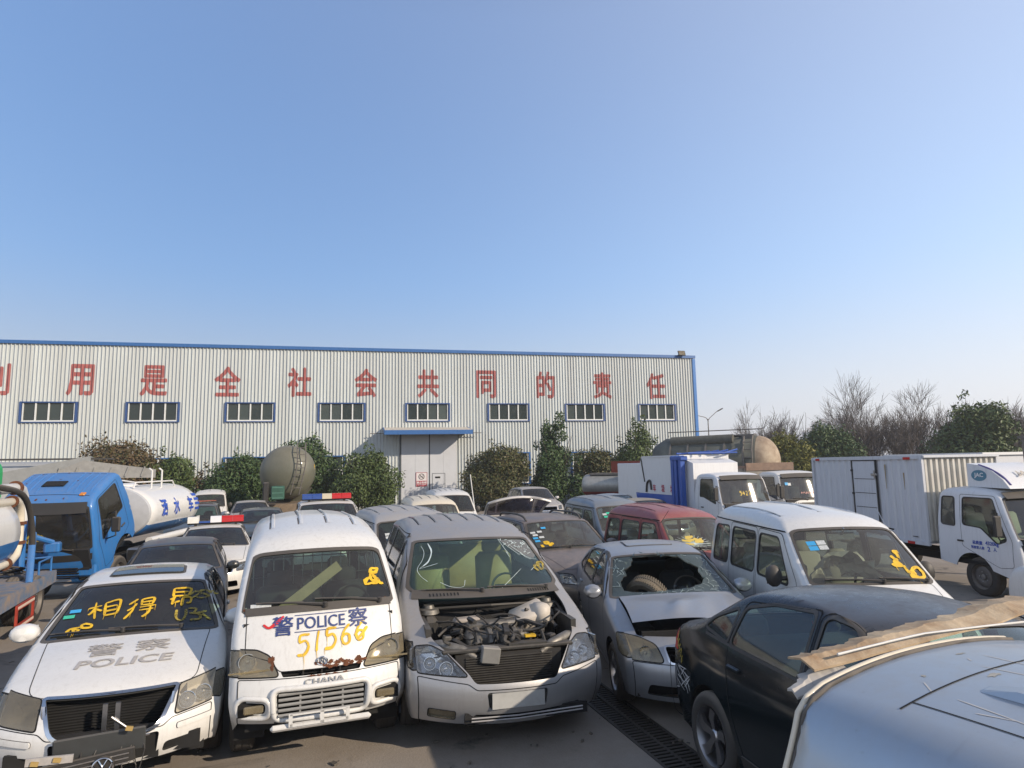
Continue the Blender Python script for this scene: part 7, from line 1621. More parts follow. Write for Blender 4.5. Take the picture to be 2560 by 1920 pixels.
def build_extras():
    r = root('steel_post', (11.15, 14.0, gz(14)), 0, 'plain grey steel post at the right edge behind the box truck cab', 'post'); b = MB(); b.tube([(0, 0, 0), (0, 0, 2.95)], .07, 8); b.build('shaft', M_STEEL, r); b = MB(); b.box((0, 0, 2.98), (.2, .2, .06)); b.build('cap', M_STEEL, r)
    r = root('shipping_box', (16.9, 22.0, gz(22)), .25, 'pale container roof showing behind the box truck', 'container'); b = MB(); b.box((0, 2.0, 1.45), (2.4, 4.0, 2.5)); b.build('box_body', P_BOX, r)
    for sx in (-1, 1): b = MB(); b.box((sx*1.2, 2.0, 2.74), (.08, 4.1, .09)); b.build('top_rail', P_TRUCKW, r)
    b = MB(); b.box((0, -.04, 2.74), (2.46, .08, .09)); b.build('top_rail', P_TRUCKW, r)
    b = MB(); b.tube([(0, 0, 0), (-.28, .1, 2.35)], .022, 6); o = b.build('leaning_pole', P_WHITEOLD, None); o.location = (-1.45, 25.6, gz(25)); tag(o, 'thin white pole leaning in front of the broad round shrub', 'pole')
    b = MB(); b.tube([(0, 0, 0), (.32, .1, 1.55)], .03, 6); o = b.build('propped_pole', P_WHITEOLD, None); o.location = (-.85, 20.4, gz(20)); tag(o, 'short white pole propped up beside the old white van', 'pole')
# ---------- ground ----------
GD = math.tan(R(0)); AXIS = .31
def ground_z(y): return -0.010*max(0.0, min(y, 60.0) - 5.0)
def concrete(name, col, joint=False):
    m, nt, p = _nodes(name); co = _co(nt)
    a = _ramp(nt, _noise(nt, .35, 8, .65, co), .3, .7); c = _mixc(nt, col, tuple(v*.62 for v in col), a)
    b = _ramp(nt, _noise(nt, 2.2, 9, .7, co), .45, .75); c = _mixc(nt, c, tuple(v*.72 for v in (col[0], col[1]*.96, col[2]*.9)), b)
    o = _ramp(nt, _noise(nt, 1.1, 6, .65, co, .8), .58, .68, 0, .75); c = _mixc(nt, c, (.05, .045, .04), o)
    s = _ramp(nt, _noise(nt, 60, 3, .6, co), .35, .7, 0, .35); c = _mixc(nt, c, tuple(v*.6 for v in col), s)
    nt.links.new(c, p.inputs['Base Color']); p.inputs['Roughness'].default_value = .88
    bp = nt.nodes.new('ShaderNodeBump'); bp.inputs['Strength'].default_value = .35; bp.inputs['Distance'].default_value = .02
    nt.links.new(_noise(nt, 45, 6, .7, co), bp.inputs['Height']); nt.links.new(bp.outputs[0], p.inputs['Normal']); return m
M_CONC = concrete('yard_concrete', (.31, .27, .225))
g = MB(); E_ = 1300; g.add([(-E_, -300, -.06), (E_, -300, -.06), (E_, 5, -.06), (-E_, 5, -.06), (E_, 60, -.61), (-E_, 60, -.61), (E_, 1400, -.61), (-E_, 1400, -.61)], [(0, 1, 2, 3), (3, 2, 4, 5), (5, 4, 6, 7)])
tag(g.build('ground', plain('packed_earth', (.20, .165, .12), .95, var=.4, scale=.2)), kind='structure')
yard = root('yard_pavement'); tag(yard, kind='structure'); ca, sa = math.cos(AXIS), math.sin(AXIS); SL = 4.6
DR = [Vector((0.92, 6.55)), Vector((1.42, 5.00))]        # edge of the drain channel
dv = (DR[1] - DR[0]).normalized(); dn = Vector((-dv.y, dv.x))
if dn.x < 0: dn = -dn
rgs = random.Random(2)
def in_slab(u, v):
    return u*ca - v*sa, u*sa + v*ca
U0 = DR[0].x*ca + DR[0].y*sa                 # across-yard coordinate of the drain edge
DW = .42
for i in range(-8, 8):
    for j in range(-2, 13):
        u0, u1 = (U0 + SL*i, U0 + SL*(i+1)) if i < 0 else (U0 + DW + SL*i, U0 + DW + SL*(i+1)); v0, v1 = j*SL - 1.6, (j+1)*SL - 1.6; e = .009
        P = [in_slab(*q) for q in ((u0 + e, v0 + e), (u1 - e, v0 + e), (u1 - e, v1 - e), (u0 + e, v1 - e))]
        if max(abs(p[0]) for p in P) > 34 or max(p[1] for p in P) > 44: continue
        dz = rgs.uniform(-.006, .004); V = [(x, y, ground_z(y) + dz) for x, y in P] + [(x, y, ground_z(y) - .05) for x, y in P]
        mk('slab', V, [(0, 1, 2, 3), (0, 4, 5, 1), (1, 5, 6, 2), (2, 6, 7, 3), (3, 7, 4, 0)], M_CONC, yard)
# drain channel with iron grate
dg = root('drain_grate', label='iron slotted drain grate running between the cars', cat='drain')
IR = plain('grate_iron', (.05, .045, .04), .6, .6, var=.5, dust=.2)
for j in range(150):
    v = 1.2 + j*.06; a = in_slab(U0 + DW/2, v); b = MB(); b.box((0, 0, 0), (DW - .06, .032, .03)); o = b.build('slat', IR, dg) if j == 0 else link('slat', slat_me, None, dg)
    if j == 0: slat_me = o.data
    o.location = (a[0], a[1], ground_z(a[1]) - .02); o.rotation_euler = (0, 0, AXIS)
for du in (.015, DW/2, DW - .015):
    a = in_slab(U0 + du, 5.7); b = MB(); b.box((0, 0, 0), (.03, 9.0, .036)); o = b.build('grate_frame', IR, dg); o.location = (a[0], a[1], ground_z(a[1]) - .019); o.rotation_euler = (0, 0, AXIS)
rgl = random.Random(77); b = MB()
for _ in range(420):
    x, y = rgl.uniform(-7, 4.5), rgl.uniform(3.2, 14); s_ = rgl.uniform(.008, .035); z = ground_z(y) + .004 + s_*.2
    b.box((x, y, z), (s_*rgl.uniform(.6, 2.2), s_, s_*rgl.uniform(.2, .6)), rot=Matrix.Rotation(rgl.uniform(0, 3), 4, 'Z') @ Matrix.Rotation(rgl.uniform(-.3, .3), 4, 'X'))
tag(b.build('litter', plain('litter_mix', (.20, .17, .13), .8, var=.8, scale=3, col2=(.03, .03, .03))), 'grit, glass crumbs and broken trim strewn over the concrete', 'litter', kind='stuff')
for i, pa in enumerate(([(-2.6, 4.4), (-1.6, 4.55), (-.6, 4.5), (.5, 4.72)], [(-.4, 5.4), (.1, 5.0), (.2, 4.3), (.6, 3.8)], [(-5.5, 6.2), (-6.2, 7.4), (-6.0, 8.6)])):
    q = smooth_path(pa, 10); q = q + np.array([[rgl.uniform(-.02, .02), rgl.uniform(-.02, .02)] for _ in q]); V, F = ribbon(q, np.array([rgl.uniform(.006, .018) for _ in q])); mk('crack', [(a, c_, ground_z(c_) + .005) for a, c_ in V], F, M_GAP, yard)
# ---------- warehouse ----------
WA = .236345396; WD = 47.6163; WH = 10.96; SX0, SX1 = -47.0, 15.05
wh = root('warehouse', (0, WD, 0), WA, 'long pale ribbed steel warehouse with blue trim and red characters', 'building')
def pane_mat():
    m, nt, q = _nodes('dark_pane'); oi = nt.nodes.new('ShaderNodeObjectInfo'); co = _co(nt)
    c = _mixc(nt, (.010, .018, .016), (.050, .066, .060), _ramp(nt, oi.outputs['Random'], .2, 1)); c = _mixc(nt, c, (.10, .105, .095), _ramp(nt, _noise(nt, 1.3, 5, .7, co), .55, .8, 0, .5))
    nt.links.new(c, q.inputs['Base Color']); q.inputs['Roughness'].default_value = .12; return m
def cladding_mat():
    m, nt, q = _nodes('pale_cladding'); co = _co(nt)
    mp = nt.nodes.new('ShaderNodeMapping'); nt.links.new(co, mp.inputs[0]); mp.inputs['Scale'].default_value = (1.4, 1.4, .10)
    c = _mixc(nt, (.56, .60, .595), (.47, .50, .49), _ramp(nt, _noise(nt, 1.0, 5, .65, mp.outputs[0]), .35, .7))
    m2 = nt.nodes.new('ShaderNodeMapping'); nt.links.new(co, m2.inputs[0]); m2.inputs['Scale'].default_value = (9, 9, .35)
    c = _mixc(nt, c, (.33, .31, .27), _ramp(nt, _noise(nt, 1.0, 6, .7, m2.outputs[0]), .60, .82, 0, .5)); oi = nt.nodes.new('ShaderNodeObjectInfo'); c = _mixc(nt, c, (.40, .41, .40), _ramp(nt, oi.outputs['Random'], 0, 1, 0, .42))
    nt.links.new(c, q.inputs['Base Color']); q.inputs['Roughness'].default_value = .45; return m
M_CLAD = cladding_mat()
M_BTRIM = plain('blue_trim', (.03, .12, .33), .45, var=.2); M_BTRIM2 = plain('bright_blue_trim', (.03, .16, .45), .45, var=.15)
M_WINBLUE = plain('window_navy', (.03, .075, .22), .45, var=.2); M_WFRAME = plain('white_window_frame', (.66, .68, .66), .5, var=.15); M_PANE = pane_mat()
M_DOORW = plain('door_sheet', (.52, .54, .57), .5, var=.12, scale=.7); M_REDPAINT = plain('faded_red_paint', (.40, .125, .115), .7, var=.35, scale=1.6)
OPEN = []; WIN = []
for k in range(-2, 8): x0 = -31.866 + 6*k; WIN.append((x0, x0 + 3.117, 5.71, 7.03, 4))
LOW = [(-25.9, -22.77, 1.1, 3.36, 3), (-19.87, -12.08, 0.3, 3.35, 5), (-2.1, 1.23, 1.1, 3.40, 3), (4.5, 7.6, 1.1, 3.38, 3), (-37.9, -34.8, 1.1, 3.36, 3)]
DOOR = (-8.19, -4.26, -.6, 4.82)
OPEN = [w[:4] for w in WIN + LOW] + [DOOR]
PITCH_ = .225
def rib_y(x):
    u = (x - SX0) % PITCH_; return -.075*max(0.0, min(1.0, min((u - .150)/.014, (.214 - u)/.014)))
xs = SX0; ncol = 0
while xs < SX1 - 1e-6:
    xe = min(xs + 3*PITCH_, SX1); br = []
    for n in range(3):
        for u in (0, .150, .164, .200, .214): 
            q = xs + n*PITCH_ + u
            if q < xe - 1e-6: br.append(q)
    br.append(xe)
    for o in OPEN:
        for q in o[:2]:
            if xs < q < xe: br.append(q)
    br = sorted(br); V = []; F = []; grp = []
    for a, b_ in zip(br[:-1], br[1:]):
        if b_ - a < 1e-5: continue
        m = (a + b_)/2; zs_ = [(-.7, WH - .18)]
        for o in OPEN:
            if o[0] < m < o[1]:
                nz = []
                for z0, z1 in zs_:
                    if o[2] > z0: nz.append((z0, min(z1, o[2])))
                    if o[3] < z1: nz.append((max(z0, o[3]), z1))
                zs_ = [q for q in nz if q[1] - q[0] > .01]
        ya, yb = rib_y(a + 1e-7), rib_y(b_ - 1e-7)
        for z0, z1 in zs_:
            i = len(V); V += [(a, ya, z0), (b_, yb, z0), (b_, yb, z1), (a, ya, z1)]; F.append((i, i+1, i+2, i+3)); grp.append(z0)
    keys = sorted(set(grp)) if -.7 not in [g_ for g_, f_ in zip(grp, F) if V[f_[2]][2] > 9] else [None]
    for ky_ in keys:
        ff = [f_ for f_, g_ in zip(F, grp) if ky_ is None or g_ == ky_]; mk('cladding_sheet', [V[q] for f_ in ff for q in f_], [(4*n_, 4*n_+1, 4*n_+2, 4*n_+3) for n_ in range(len(ff))], M_CLAD, wh)
    xs = xe; ncol += 1
b = MB(); b.box(((SX0 + SX1)/2, 12.1, 5.1), (SX1 - SX0 - .2, 23.6, 11.2)); b.build('inner_hall', M_UNDER, wh)
b = MB(); b.prism([(SX0 - .1, WH), (SX0 - .1, WH + .02), (SX1 + .1, WH + .02), (SX1 + .1, WH)], .0, 24.2, 'Y'); b.build('roof', M_BTRIM, wh)
for z, d, h in ((WH - .09, .16, .22),): b = MB(); b.box(((SX0 + SX1)/2 + .06, -.06, z), (SX1 - SX0 + .25, d, h)); b.build('eaves_trim', M_BTRIM, wh)
b = MB(); b.box((SX1 + .05, -.02, 5.0), (.24, .16, WH*2 - 10.5)); b.build('corner_trim', M_BTRIM2, wh)
b = MB(); b.box((SX1 + .1, 12.2, 5.0), (.06, 23.9, 11.2)); b.build('end_wall', M_CLAD, wh)
for (x0, x1, z0, z1, n) in WIN + LOW:
    up = z0 > 5; fr = M_WINBLUE if up else M_BTRIM; b = MB(); t = .07
    b.box(((x0 + x1)/2, -.05, z1 - t/2 + .02), (x1 - x0 + .1, .16, t)); b.box(((x0 + x1)/2, -.05, z0 + .03), (x1 - x0 + .1, .16, .06))
    for q in (x0, x1): b.box((q, -.05, (z0 + z1)/2), (t + .04, .155, z1 - z0 - .02))
    wf = b.build('window', fr, wh)
    w = (x1 - x0 - .2)/n
    for i in range(n):
        a = x0 + .10 + w*i; b = MB(); b.box((a + w/2, .02, (z0 + z1)/2), (w - .05, .012, z1 - z0 - .16), rot=('Z', rgs.uniform(-.006, .006))); b.build('pane', M_PANE, wf)
        if i: b = MB(); b.box((a, -.035, (z0 + z1)/2), (.085 if up else .1, .07, z1 - z0 - .12)); b.build('mullion', M_WFRAME, wf)
    b = MB(); b.box(((x0 + x1)/2, -.03, z0 + .105), (x1 - x0 - .16, .09, .09)); b.box((x0 + .12, -.03, (z0 + z1)/2), (.06, .08, z1 - z0 - .16)); b.box((x1 - .12, -.03, (z0 + z1)/2), (.06, .08, z1 - z0 - .16)); b.build('window_frame', M_WFRAME, wf)
    if not up: b = MB(); b.box(((x0 + x1)/2, -.03, z0 + (z1 - z0)*.68), (x1 - x0 - .2, .08, .09)); b.build('transom', M_WFRAME, wf)
# sliding doors, wicket, no-smoking board
for i, (x0, x1) in enumerate(((-8.19, -6.235), (-6.165, -4.26))):
    for j in range(2):
        w = (x1 - x0)/2; b = MB(); b.box((x0 + w*(j + .5), -.10, 2.2), (w - .008, .06, 5.3)); d = b.build('door_leaf', M_DOORW, wh)
b = MB(); b.box((-6.2, -.11, 2.2), (.07, .09, 5.3)); b.box((-8.24, -.09, 2.2), (.09, .10, 5.3)); b.build('door_post', plain('dark_post', (.06, .07, .08), .6), wh)
b = MB()
for a, c_, w, h in ((-5.55, 2.0, .92, .03), (-6.0, .9, .03, 2.2), (-5.1, .9, .03, 2.2)): b.box((a, -.136, c_), (w, .012, h))
wk = b.build('wicket_frame', plain('dark_post', (.06, .07, .08), .6), wh); b = MB(); b.box((-5.62, -.138, 1.72), (.36, .012, .12)); b.build('wicket_slot', M_GAP, wk)
b = MB(); b.box((-6.77, -.15, 1.605), (.80, .02, .99)); sg = b.build('no_smoking_sign', plain('sign_white', (.66, .62, .62), .5, var=.1), wh)
MR = plain('sign_red', (.32, .02, .04), .5)
b = MB(); b.box((-6.77, -.163, 1.32), (.70, .006, .36)); b.build('sign_band', MR, sg)
b = MB()
for a, c_, w, h in ((-6.77, 2.085, .80, .03), (-6.77, 1.125, .80, .03), (-7.155, 1.605, .03, .99), (-6.385, 1.605, .03, .99)): b.box((a, -.162, c_), (w, .008, h))
b.build('sign_border', MR, sg)
b = MB(); ring = [Vector((-6.77 + math.cos(a)*.19, -.165, 1.80 + math.sin(a)*.19)) for a in np.linspace(0, 2*math.pi, 29)]; b.tube(ring, .02, 5, False); b.tube([(-6.90, -.165, 1.93), (-6.64, -.165, 1.67)], .02, 5); b.box((-6.79, -.165, 1.77), (.22, .008, .035)); b.tube([(-6.69, -.165, 1.80), (-6.67, -.165, 1.87), (-6.70, -.165, 1.90)], .01, 4); b.build('sign_symbol', M_GAP, sg)
flat_text(sg, '禁止吸烟', M_WHITETXT, 'sign_characters', (-6.77, -.168, 1.38), (1, 0, 0), (0, 0, 1), .15, 1.05, .03); flat_text(sg, 'NO SMOKING', M_WHITETXT, 'sign_lettering', (-6.77, -.168, 1.23), (1, 0, 0), (0, 0, 1), .07, .95, .02)
# canopy
b = MB(); b.prism([(0, 5.30), (-2.02, 5.02), (-2.02, 4.93), (0, 5.18)], -9.42, -3.42, 'X'); cn = b.build('canopy', plain('canopy_sheet', (.50, .46, .40), .6, var=.25, scale=2), wh)
b = MB(); b.box((-6.42, -2.04, 4.85), (6.06, .06, .30)); 
for x in (-9.44, -3.40): b.prism([(0, 5.32), (-2.04, 5.0), (-2.04, 4.70), (0, 5.0)], x - .03, x + .03, 'X')
b.build('canopy_fascia', M_BTRIM, cn)
b = MB(); b.box((-6.42, -.45, 4.86), (7.9, .05, .05)); b.build('canopy_purlin', M_STEEL, cn)
# floodlight
b = MB(); b.box((13.95, -.30, 11.12), (.62, .10, .42), rot=('X', -.35), bev=.02); b.tube([(13.6, -.06, 10.9), (13.7, -.25, 11.0)], .03, 6); b.tube([(13.3, -.08, 10.88), (14.6, -.08, 10.9)], .025, 6); fl = b.build('floodlight', M_BLACK, wh); b = MB(); b.box((13.95, -.36, 11.11), (.5, .02, .32), rot=('X', -.35)); b.build('floodlight_glass', M_LENSY, fl)
# red characters painted across the ribs
for ch, sx in zip('利用是全社会共同的责任', (-33.35, -28.66, -24.35, -19.83, -15.17, -10.68, -6.27, -1.98, 2.62, 7.2, 11.7)):
    V, F = text_mesh(ch, .030); V = V*np.array([1.95*.76, 1.95]); hh = lift(len(V), ch, .0012); bm = bmesh.new(); ly = bm.verts.layers.float.new('lift'); vs = [bm.verts.new((sx + a, 0, 8.475 + c_)) for a, c_ in V]
    for v_, h_ in zip(vs, hh): v_[ly] = h_
    for f in F:
        try: bm.faces.new([vs[i] for i in f])
        except ValueError: pass
    lo, hi = sx + V[:, 0].min(), sx + V[:, 0].max(); n0 = int((lo - SX0)/PITCH_)
    for n in range(n0, int((hi - SX0)/PITCH_) + 1):
        for u in (.150, .164, .200, .214): bmesh.ops.bisect_plane(bm, geom=bm.verts[:] + bm.edges[:] + bm.faces[:], plane_co=(SX0 + n*PITCH_ + u, 0, 0), plane_no=(1, 0, 0))
    for v in bm.verts: v.co.y = rib_y(v.co.x) - .004 - v[ly]
    me = bpy.data.meshes.new('painted_character'); bm.to_mesh(me); bm.free(); link('painted_character', me, M_REDPAINT, wh)

# ---------- shrubs and trees ----------
def leafmat(name, c1, c2, c3, sc=1.1):
    m, nt, p = _nodes(name); co = _co(nt)
    a = _ramp(nt, _noise(nt, sc, 4, .6, co), .35, .68); b = _ramp(nt, _noise(nt, 9.0, 2, .5, co), .42, .62)
    nt.links.new(_mixc(nt, _mixc(nt, c1, c2, a), c3, b), p.inputs['Base Color']); p.inputs['Roughness'].default_value = .55; p.inputs['Specular IOR Level'].default_value = .35; return m
LM_G = leafmat('dark_green_leaves', (.034, .060, .018), (.062, .098, .026), (.09, .12, .035)); LM_B = leafmat('bronze_green_leaves', (.070, .052, .024), (.050, .070, .022), (.13, .080, .042)); LM_Y = leafmat('yellow_green_leaves', (.13, .125, .018), (.065, .090, .018), (.16, .15, .025)); LM_D = leafmat('deep_green_leaves', (.022, .050, .018), (.042, .082, .026), (.065, .10, .03))
LM_M = leafmat('mixed_leaves', (.036, .058, .018), (.062, .080, .026), (.11, .085, .038))
BARK = plain('bark', (.075, .058, .045), .9, var=.5, scale=8, bump=.3); BARK2 = plain('bare_twigs', (.10, .085, .076), .9, var=.4, scale=6)
def leaves(name, blobs, n, size, mat, parent, seed):
    """leaf faces spread through overlapping lumps: (x, y, z, rx, ry, rz)"""
    rg = np.random.RandomState(seed); V = []; F = []; vol = np.array([b[3]*b[4]*b[5] for b in blobs])**.75; pr = vol/vol.sum()
    ids = rg.choice(len(blobs), n, p=pr); d = rg.normal(size=(n, 3)); d /= np.linalg.norm(d, axis=1, keepdims=True); rad = rg.uniform(0.25, 1, n)**.38
    B = np.array(blobs)[ids]; C = B[:, :3] + d*B[:, 3:6]*rad[:, None]*(1 + .12*rg.normal(size=(n, 1)))
    A = d*.9 + rg.normal(size=(n, 3))*.75 + np.array([0, 0, .25]); A /= np.linalg.norm(A, axis=1, keepdims=True)
    T = np.cross(A, rg.normal(size=(n, 3))); T /= np.linalg.norm(T, axis=1, keepdims=True); Bt = np.cross(A, T); s = size*rg.uniform(.6, 1.35, n)[:, None]
    P = np.stack([C - T*s, C + Bt*s*.42 + A*s*.12, C + T*s, C - Bt*s*.42 + A*s*.12], 1).reshape(-1, 3)
    me = bpy.data.meshes.new(name); F = np.arange(4*n).reshape(-1, 4); me.from_pydata(P.tolist(), [], F.tolist()); me.update(); return link(name, me, mat, parent)
def shrub(name, x, y, w, top, mat, label, n=3600, seed=1, size=.16, shape='round', cat='shrub', group=None, base=0.0):
    z0 = ground_z(y); r = root(name, (x, y, z0), 0, label, cat, group); rg = random.Random(seed); h = top - z0; bl = []
    for i in range(22):
        t = (i + rg.random())/22
        if shape == 'cone': zz = h*(.12 + .82*t); rr = w/2*(1.02 - .80*t**1.3)
        else: zz = h*(.18 + .64*t); rr = w/2*math.sqrt(max(.08, 1 - ((t - .38)/.72)**2))
        a = rg.uniform(0, 6.28); q = rg.uniform(.25, .75)*rr; s = max(.3, rr*rg.uniform(.45, .68)); bl.append((math.cos(a)*q, math.sin(a)*q, max(zz, s*.6), s, s, s*rg.uniform(.8, 1.2)))
    for i in range(11): a = rg.uniform(0, 6.28); t = rg.uniform(.0, 1.0); rr = w/2*(1.05 - .85*t); bl.append((math.cos(a)*rr, math.sin(a)*rr, h*(.42 + .60*t), .20, .20, rg.uniform(.25, .5)))
    leaves('crown', bl, int(n*3.4), size*.70, mat, r, seed); b = MB()
    b.tube([(0, 0, -.05), (.05, .02, h*.4), (0, 0, h*.75)], [.10, .07, .03], 7)
    for i in range(9): a = rg.uniform(0, 6.28); q = w*.32; b.tube([(0, 0, h*rg.uniform(.1, .4)), (math.cos(a)*q*.6, math.sin(a)*q*.6, h*rg.uniform(.4, .6)), (math.cos(a)*q, math.sin(a)*q, h*rg.uniform(.6, .85))], [.045, .03, .012], 5)
    b.build('trunk', BARK, r); return r
def bare_tree(name, x, y, h, label, seed, spread=.5, trunks=1, levels=5, mat=None, up=.35, r0=None, group=None, lean=0.0, dens=3):
    rg = random.Random(seed); z0 = ground_z(y); r = root(name, (x, y, z0), 0, label, 'tree', group); big = MB(); twig = MB()
    def grow(p, d, L, rad, lv):
        n = 3; pts = [p.copy()]; q = p.copy(); dd = d.copy()
        for _ in range(n):
            dd = (dd + Vector((rg.uniform(-1, 1), rg.uniform(-1, 1), rg.uniform(-.4, .8)))*.13).normalized(); q = q + dd*L/n; pts.append(q.copy())
        rads = [rad*(1 - .18*i) for i in range(n + 1)]; (big if lv <= 1 else twig).tube(pts, rads, 6 if lv <= 1 else 3, False)
        if lv >= levels: return
        k = dens + (1 if lv >= 1 else 0) + (rg.random() < .4)
        for i in range(k):
            t = rg.uniform(.35, 1.0) if i else 1.0; j = min(n - 1, int(t*n)); base = pts[j].lerp(pts[j+1], t*n - j); a = rg.uniform(0, 6.28); s = spread*rg.uniform(.6, 1.25)*(0.35 if i == 0 else 1)
            e1 = dd.orthogonal().normalized(); e2 = dd.cross(e1); nd = (dd*math.cos(s) + (e1*math.cos(a) + e2*math.sin(a))*math.sin(s) + Vector((0, 0, up*.35))).normalized()
            grow(base, nd, L*rg.uniform(.58, .82), max(.016, rads[j]*rg.uniform(.52, .7)), lv + 1)
    for t in range(trunks):
        a = 6.28*t/trunks + rg.uniform(0, 1); o = Vector((math.cos(a)*.25*(trunks > 1), math.sin(a)*.25*(trunks > 1), -.1)); d = Vector((math.cos(a)*.28*(trunks > 1) + lean, math.sin(a)*.28*(trunks > 1), 1)).normalized()
        grow(o, d, h*(.36 if trunks == 1 else .33)*rg.uniform(.9, 1.1), r0 or h*.017, 0)
    big.build('trunk', BARK, r, smooth=60, recalc=False)
    if twig.V: twig.build('crown', mat or BARK2, r, recalc=False)
    # fit the height
    zmax = max(v[2] for v in (twig.V or big.V)); k = h/zmax; r.scale = (k, k, k); return r
def plant_all():
    shrub('bronze_shrub', -23.6, 38.0, 5.2, 4.55, LM_B, 'large bronze leaved shrub above the blue truck cab', 5200, 3, .17); shrub('green_shrub', -20.6, 38.5, 3.4, 3.7, LM_G, 'green shrub joined to the large bronze one', 3000, 4, .16); shrub('thin_shrub', -18.6, 39.2, 2.0, 2.7, LM_B, 'thin half bare shrub beside the white water tank', 500, 5, .13)
    shrub('round_shrub', -16.7, 39.0, 3.8, 3.6, LM_D, 'round dark shrub to the left of the olive tanker', 3600, 6, .15); shrub('tall_shrub', -13.4, 41.2, 4.0, 5.0, LM_D, 'straggly shrub rising behind the olive tanker', 2300, 7, .18); shrub('door_shrub', -9.2, 40.6, 4.0, 3.75, LM_G, 'rounded green shrub to the left of the warehouse door', 4200, 8, .15)
    shrub('broad_shrub', -1.05, 42.6, 4.5, 4.0, LM_M, 'broad round shrub to the right of the warehouse door', 5600, 9, .15); shrub('column_shrub', 2.9, 44.3, 4.0, 5.75, LM_D, 'tall pointed shrub between two rounder shrubs', 4600, 10, .16, 'cone'); shrub('low_shrub', 5.7, 44.8, 3.6, 3.95, LM_M, 'low rounded shrub beside the tall pointed one', 3200, 11, .15); shrub('end_shrub', 8.7, 45.3, 4.6, 5.5, LM_G, 'pointed shrub nearest the warehouse corner', 3600, 12, .16, 'cone')
    shrub('golden_shrub', 22.8, 54.0, 4.4, 5.2, LM_Y, 'yellow green clipped tree behind the rusty dome', 4200, 13, .19, cat='tree'); shrub('dome_tree', 26.3, 53.5, 5.2, 5.8, LM_D, 'dark dome shaped evergreen behind the tipper', 5600, 14, .18, cat='tree'); shrub('camphor_tree', 36.4, 50.5, 6.0, 7.4, LM_G, 'leafy evergreen among the bare trees', 4600, 15, .24, 'round', 'tree'); shrub('kerb_shrub', 16.0, 62.0, 3.0, 3.2, LM_B, 'low brown shrub by the street lamp', 900, 16, .2)
    bare_tree('bushy_bare_tree', 23.6, 61.0, 9.2, 'wide bushy leafless tree behind the rusty dome', 21, .60, 6, 4, dens=3); bare_tree('thin_sapling', 29.0, 62.5, 7.6, 'thin leafless sapling standing alone above the dome tree', 22, .5, 1, 2, dens=2)
    bare_tree('tall_bare_tree', 30.9, 59.0, 11.6, 'tallest leafless tree above the box truck', 23, .62, 1, 4, dens=4, r0=.19); bare_tree('slim_bare_tree', 33.8, 60.5, 10.2, 'slim leafless tree right of the tallest one', 24, .55, 1, 4, dens=4, r0=.15); bare_tree('dark_bare_tree', 37.0, 60.0, 10.4, 'dark trunked leafless tree in the middle of the row', 25, .58, 1, 4, dens=4, r0=.21)
    for i, (x, y, h, s) in enumerate(((37.8, 62, 8.0, 31), (39.6, 64, 8.6, 32), (43.2, 63, 9.0, 33), (45.4, 61, 8.4, 34), (47.4, 64, 9.2, 35), (50.2, 62, 8.8, 36), (53.0, 63, 8.4, 37), (55.5, 60, 8.8, 38), (34.0, 65, 7.4, 39), (30.5, 66, 7.0, 40), (36.5, 67, 8.2, 41), (41.8, 67, 8.6, 42), (48.8, 67, 9.0, 43), (52.0, 67, 8.8, 44), (27.5, 66, 7.2, 45))):
        bare_tree('leafless_tree', x, y, h, 'slender leafless tree in the thicket behind the box truck', s, .5, 4 if i % 2 else 5, 4, group='leafless thicket behind the box truck', dens=3)
    # street lamp beyond the warehouse
    r = root('street_lamp', (21.2, 69.5, ground_z(60)), .3, 'twin armed street lamp beyond the warehouse corner', 'street lamp'); b = MB(); b.tube([(0, 0, 0), (0, 0, 7.6)], [.09, .05], 8); b.build('pole', M_STEEL, r)
    for sg, L, z in ((-1, 1.5, 8.0), (1, 1.3, 8.5)):
        b = MB(); b.tube([Vector(q) for q in smooth_path([(0, 0, 7.4), (sg*.3, 0, 7.75), (sg*L, 0, z)], 4)], .035, 6); b.build('arm', M_STEEL, r); b = MB(); b.box((sg*(L + .3), 0, z + .1*(sg > 0)), (.75, .22, .10), rot=('Y', -.45 if sg > 0 else .08), bev=.03); b.build('lamp_head', M_BLACK, r)
    # far towers
    TW = plain('tower_wall', (.50, .46, .42), .8, var=.1, scale=.05); TG = plain('tower_glass', (.14, .16, .19), .4)
    for i, (x, y, w, d, h, lab) in enumerate(((308, 640, 17, 14, 40, 'pale tower block left of the dome tree top'), (322, 700, 13, 14, 34, 'narrow tower block beside the dome tree'), (332, 640, 20, 15, 43, 'widest grey tower block behind the tallest bare tree'), (362, 690, 16, 14, 38, 'grey tower block right of the tallest bare tree'), (392, 700, 18, 14, 30, 'lower tower block deep behind the thicket'), (272, 720, 16, 14, 30, 'faint tower block behind the bushy bare tree'), (420, 680, 18, 14, 30, 'faint tower block behind the middle of the thicket'))):
        r = root('tower_block', (x, y, -.6), -.4, lab, 'building', 'towers on the skyline'); b = MB(); b.box((0, 0, h/2), (w, d, h)); b.box((w*.1, 0, h + 1.5), (w*.4, d*.5, 3)); b.build('wall', TW, r)
        for k in range(5):
            b = MB(); b.box((-w/2 + w*(k + .5)/5, -d/2 - .05, h*.5), (w*.10, .3, h*.9)); b.build('window_column', TG, r)
    b = MB(); rg = random.Random(2)
    bl = [(14 + 4.6*i, 68 + rg.uniform(-2, 3), .6, 2.6, 1.6, rg.uniform(1.2, 2.3)) for i in range(14)]; o = leaves('undergrowth', bl, 5200, .24, LM_B, None, 44); tag(o, 'scrubby undergrowth below the bare trees', 'undergrowth', kind='stuff')
build_passat(); build_chana(); build_mpv(); build_lacetti(); build_elantra(); build_roofvan(); build_middle()
build_watertruck(); build_suction(); build_jac(); build_garbage(); build_backtrucks(); plant_all(); build_extras()
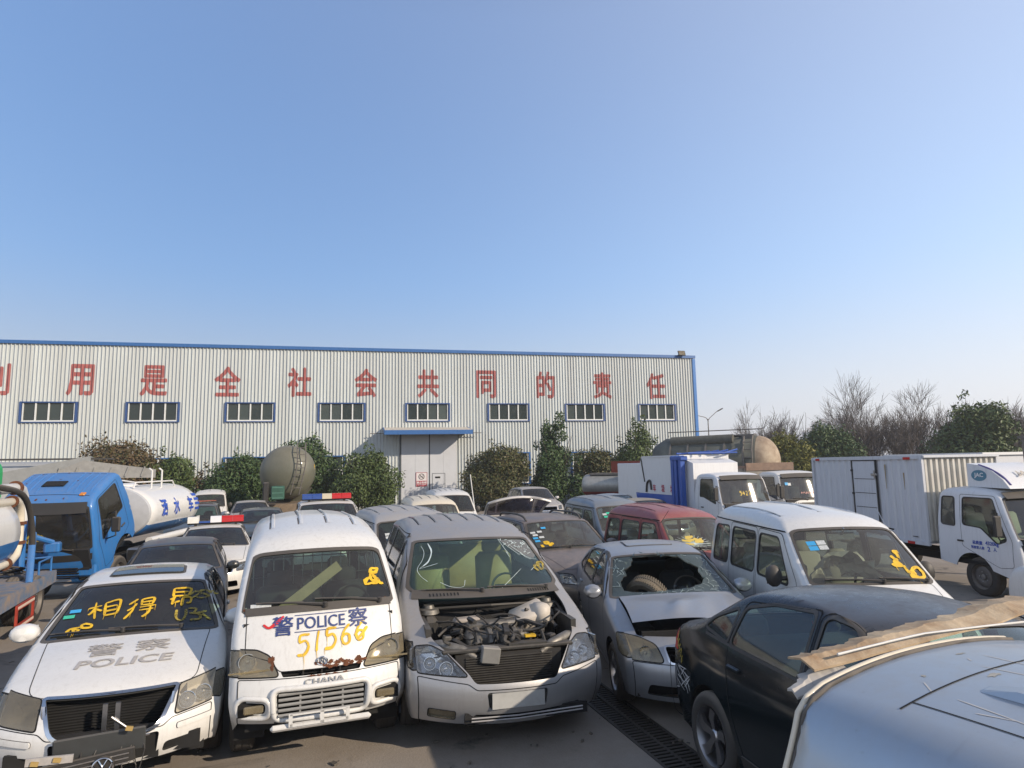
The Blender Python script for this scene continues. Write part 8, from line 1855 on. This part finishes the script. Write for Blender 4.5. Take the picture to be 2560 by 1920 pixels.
# ---------- air ----------
hz = MB(); hz.box((0, 550, 24), (2640, 1740, 52)); ho = hz.build('haze', None); tag(ho, kind='stuff')
hm = bpy.data.materials.new('haze_air'); hm.use_nodes = True; hn = hm.node_tree; hn.nodes.clear()
hv = hn.nodes.new('ShaderNodeVolumePrincipled'); hv.inputs['Color'].default_value = (.86, .88, .92, 1); hv.inputs['Density'].default_value = .0007; hv.inputs['Anisotropy'].default_value = .2
hout = hn.nodes.new('ShaderNodeOutputMaterial'); hn.links.new(hv.outputs[0], hout.inputs['Volume']); ho.data.materials.append(hm)
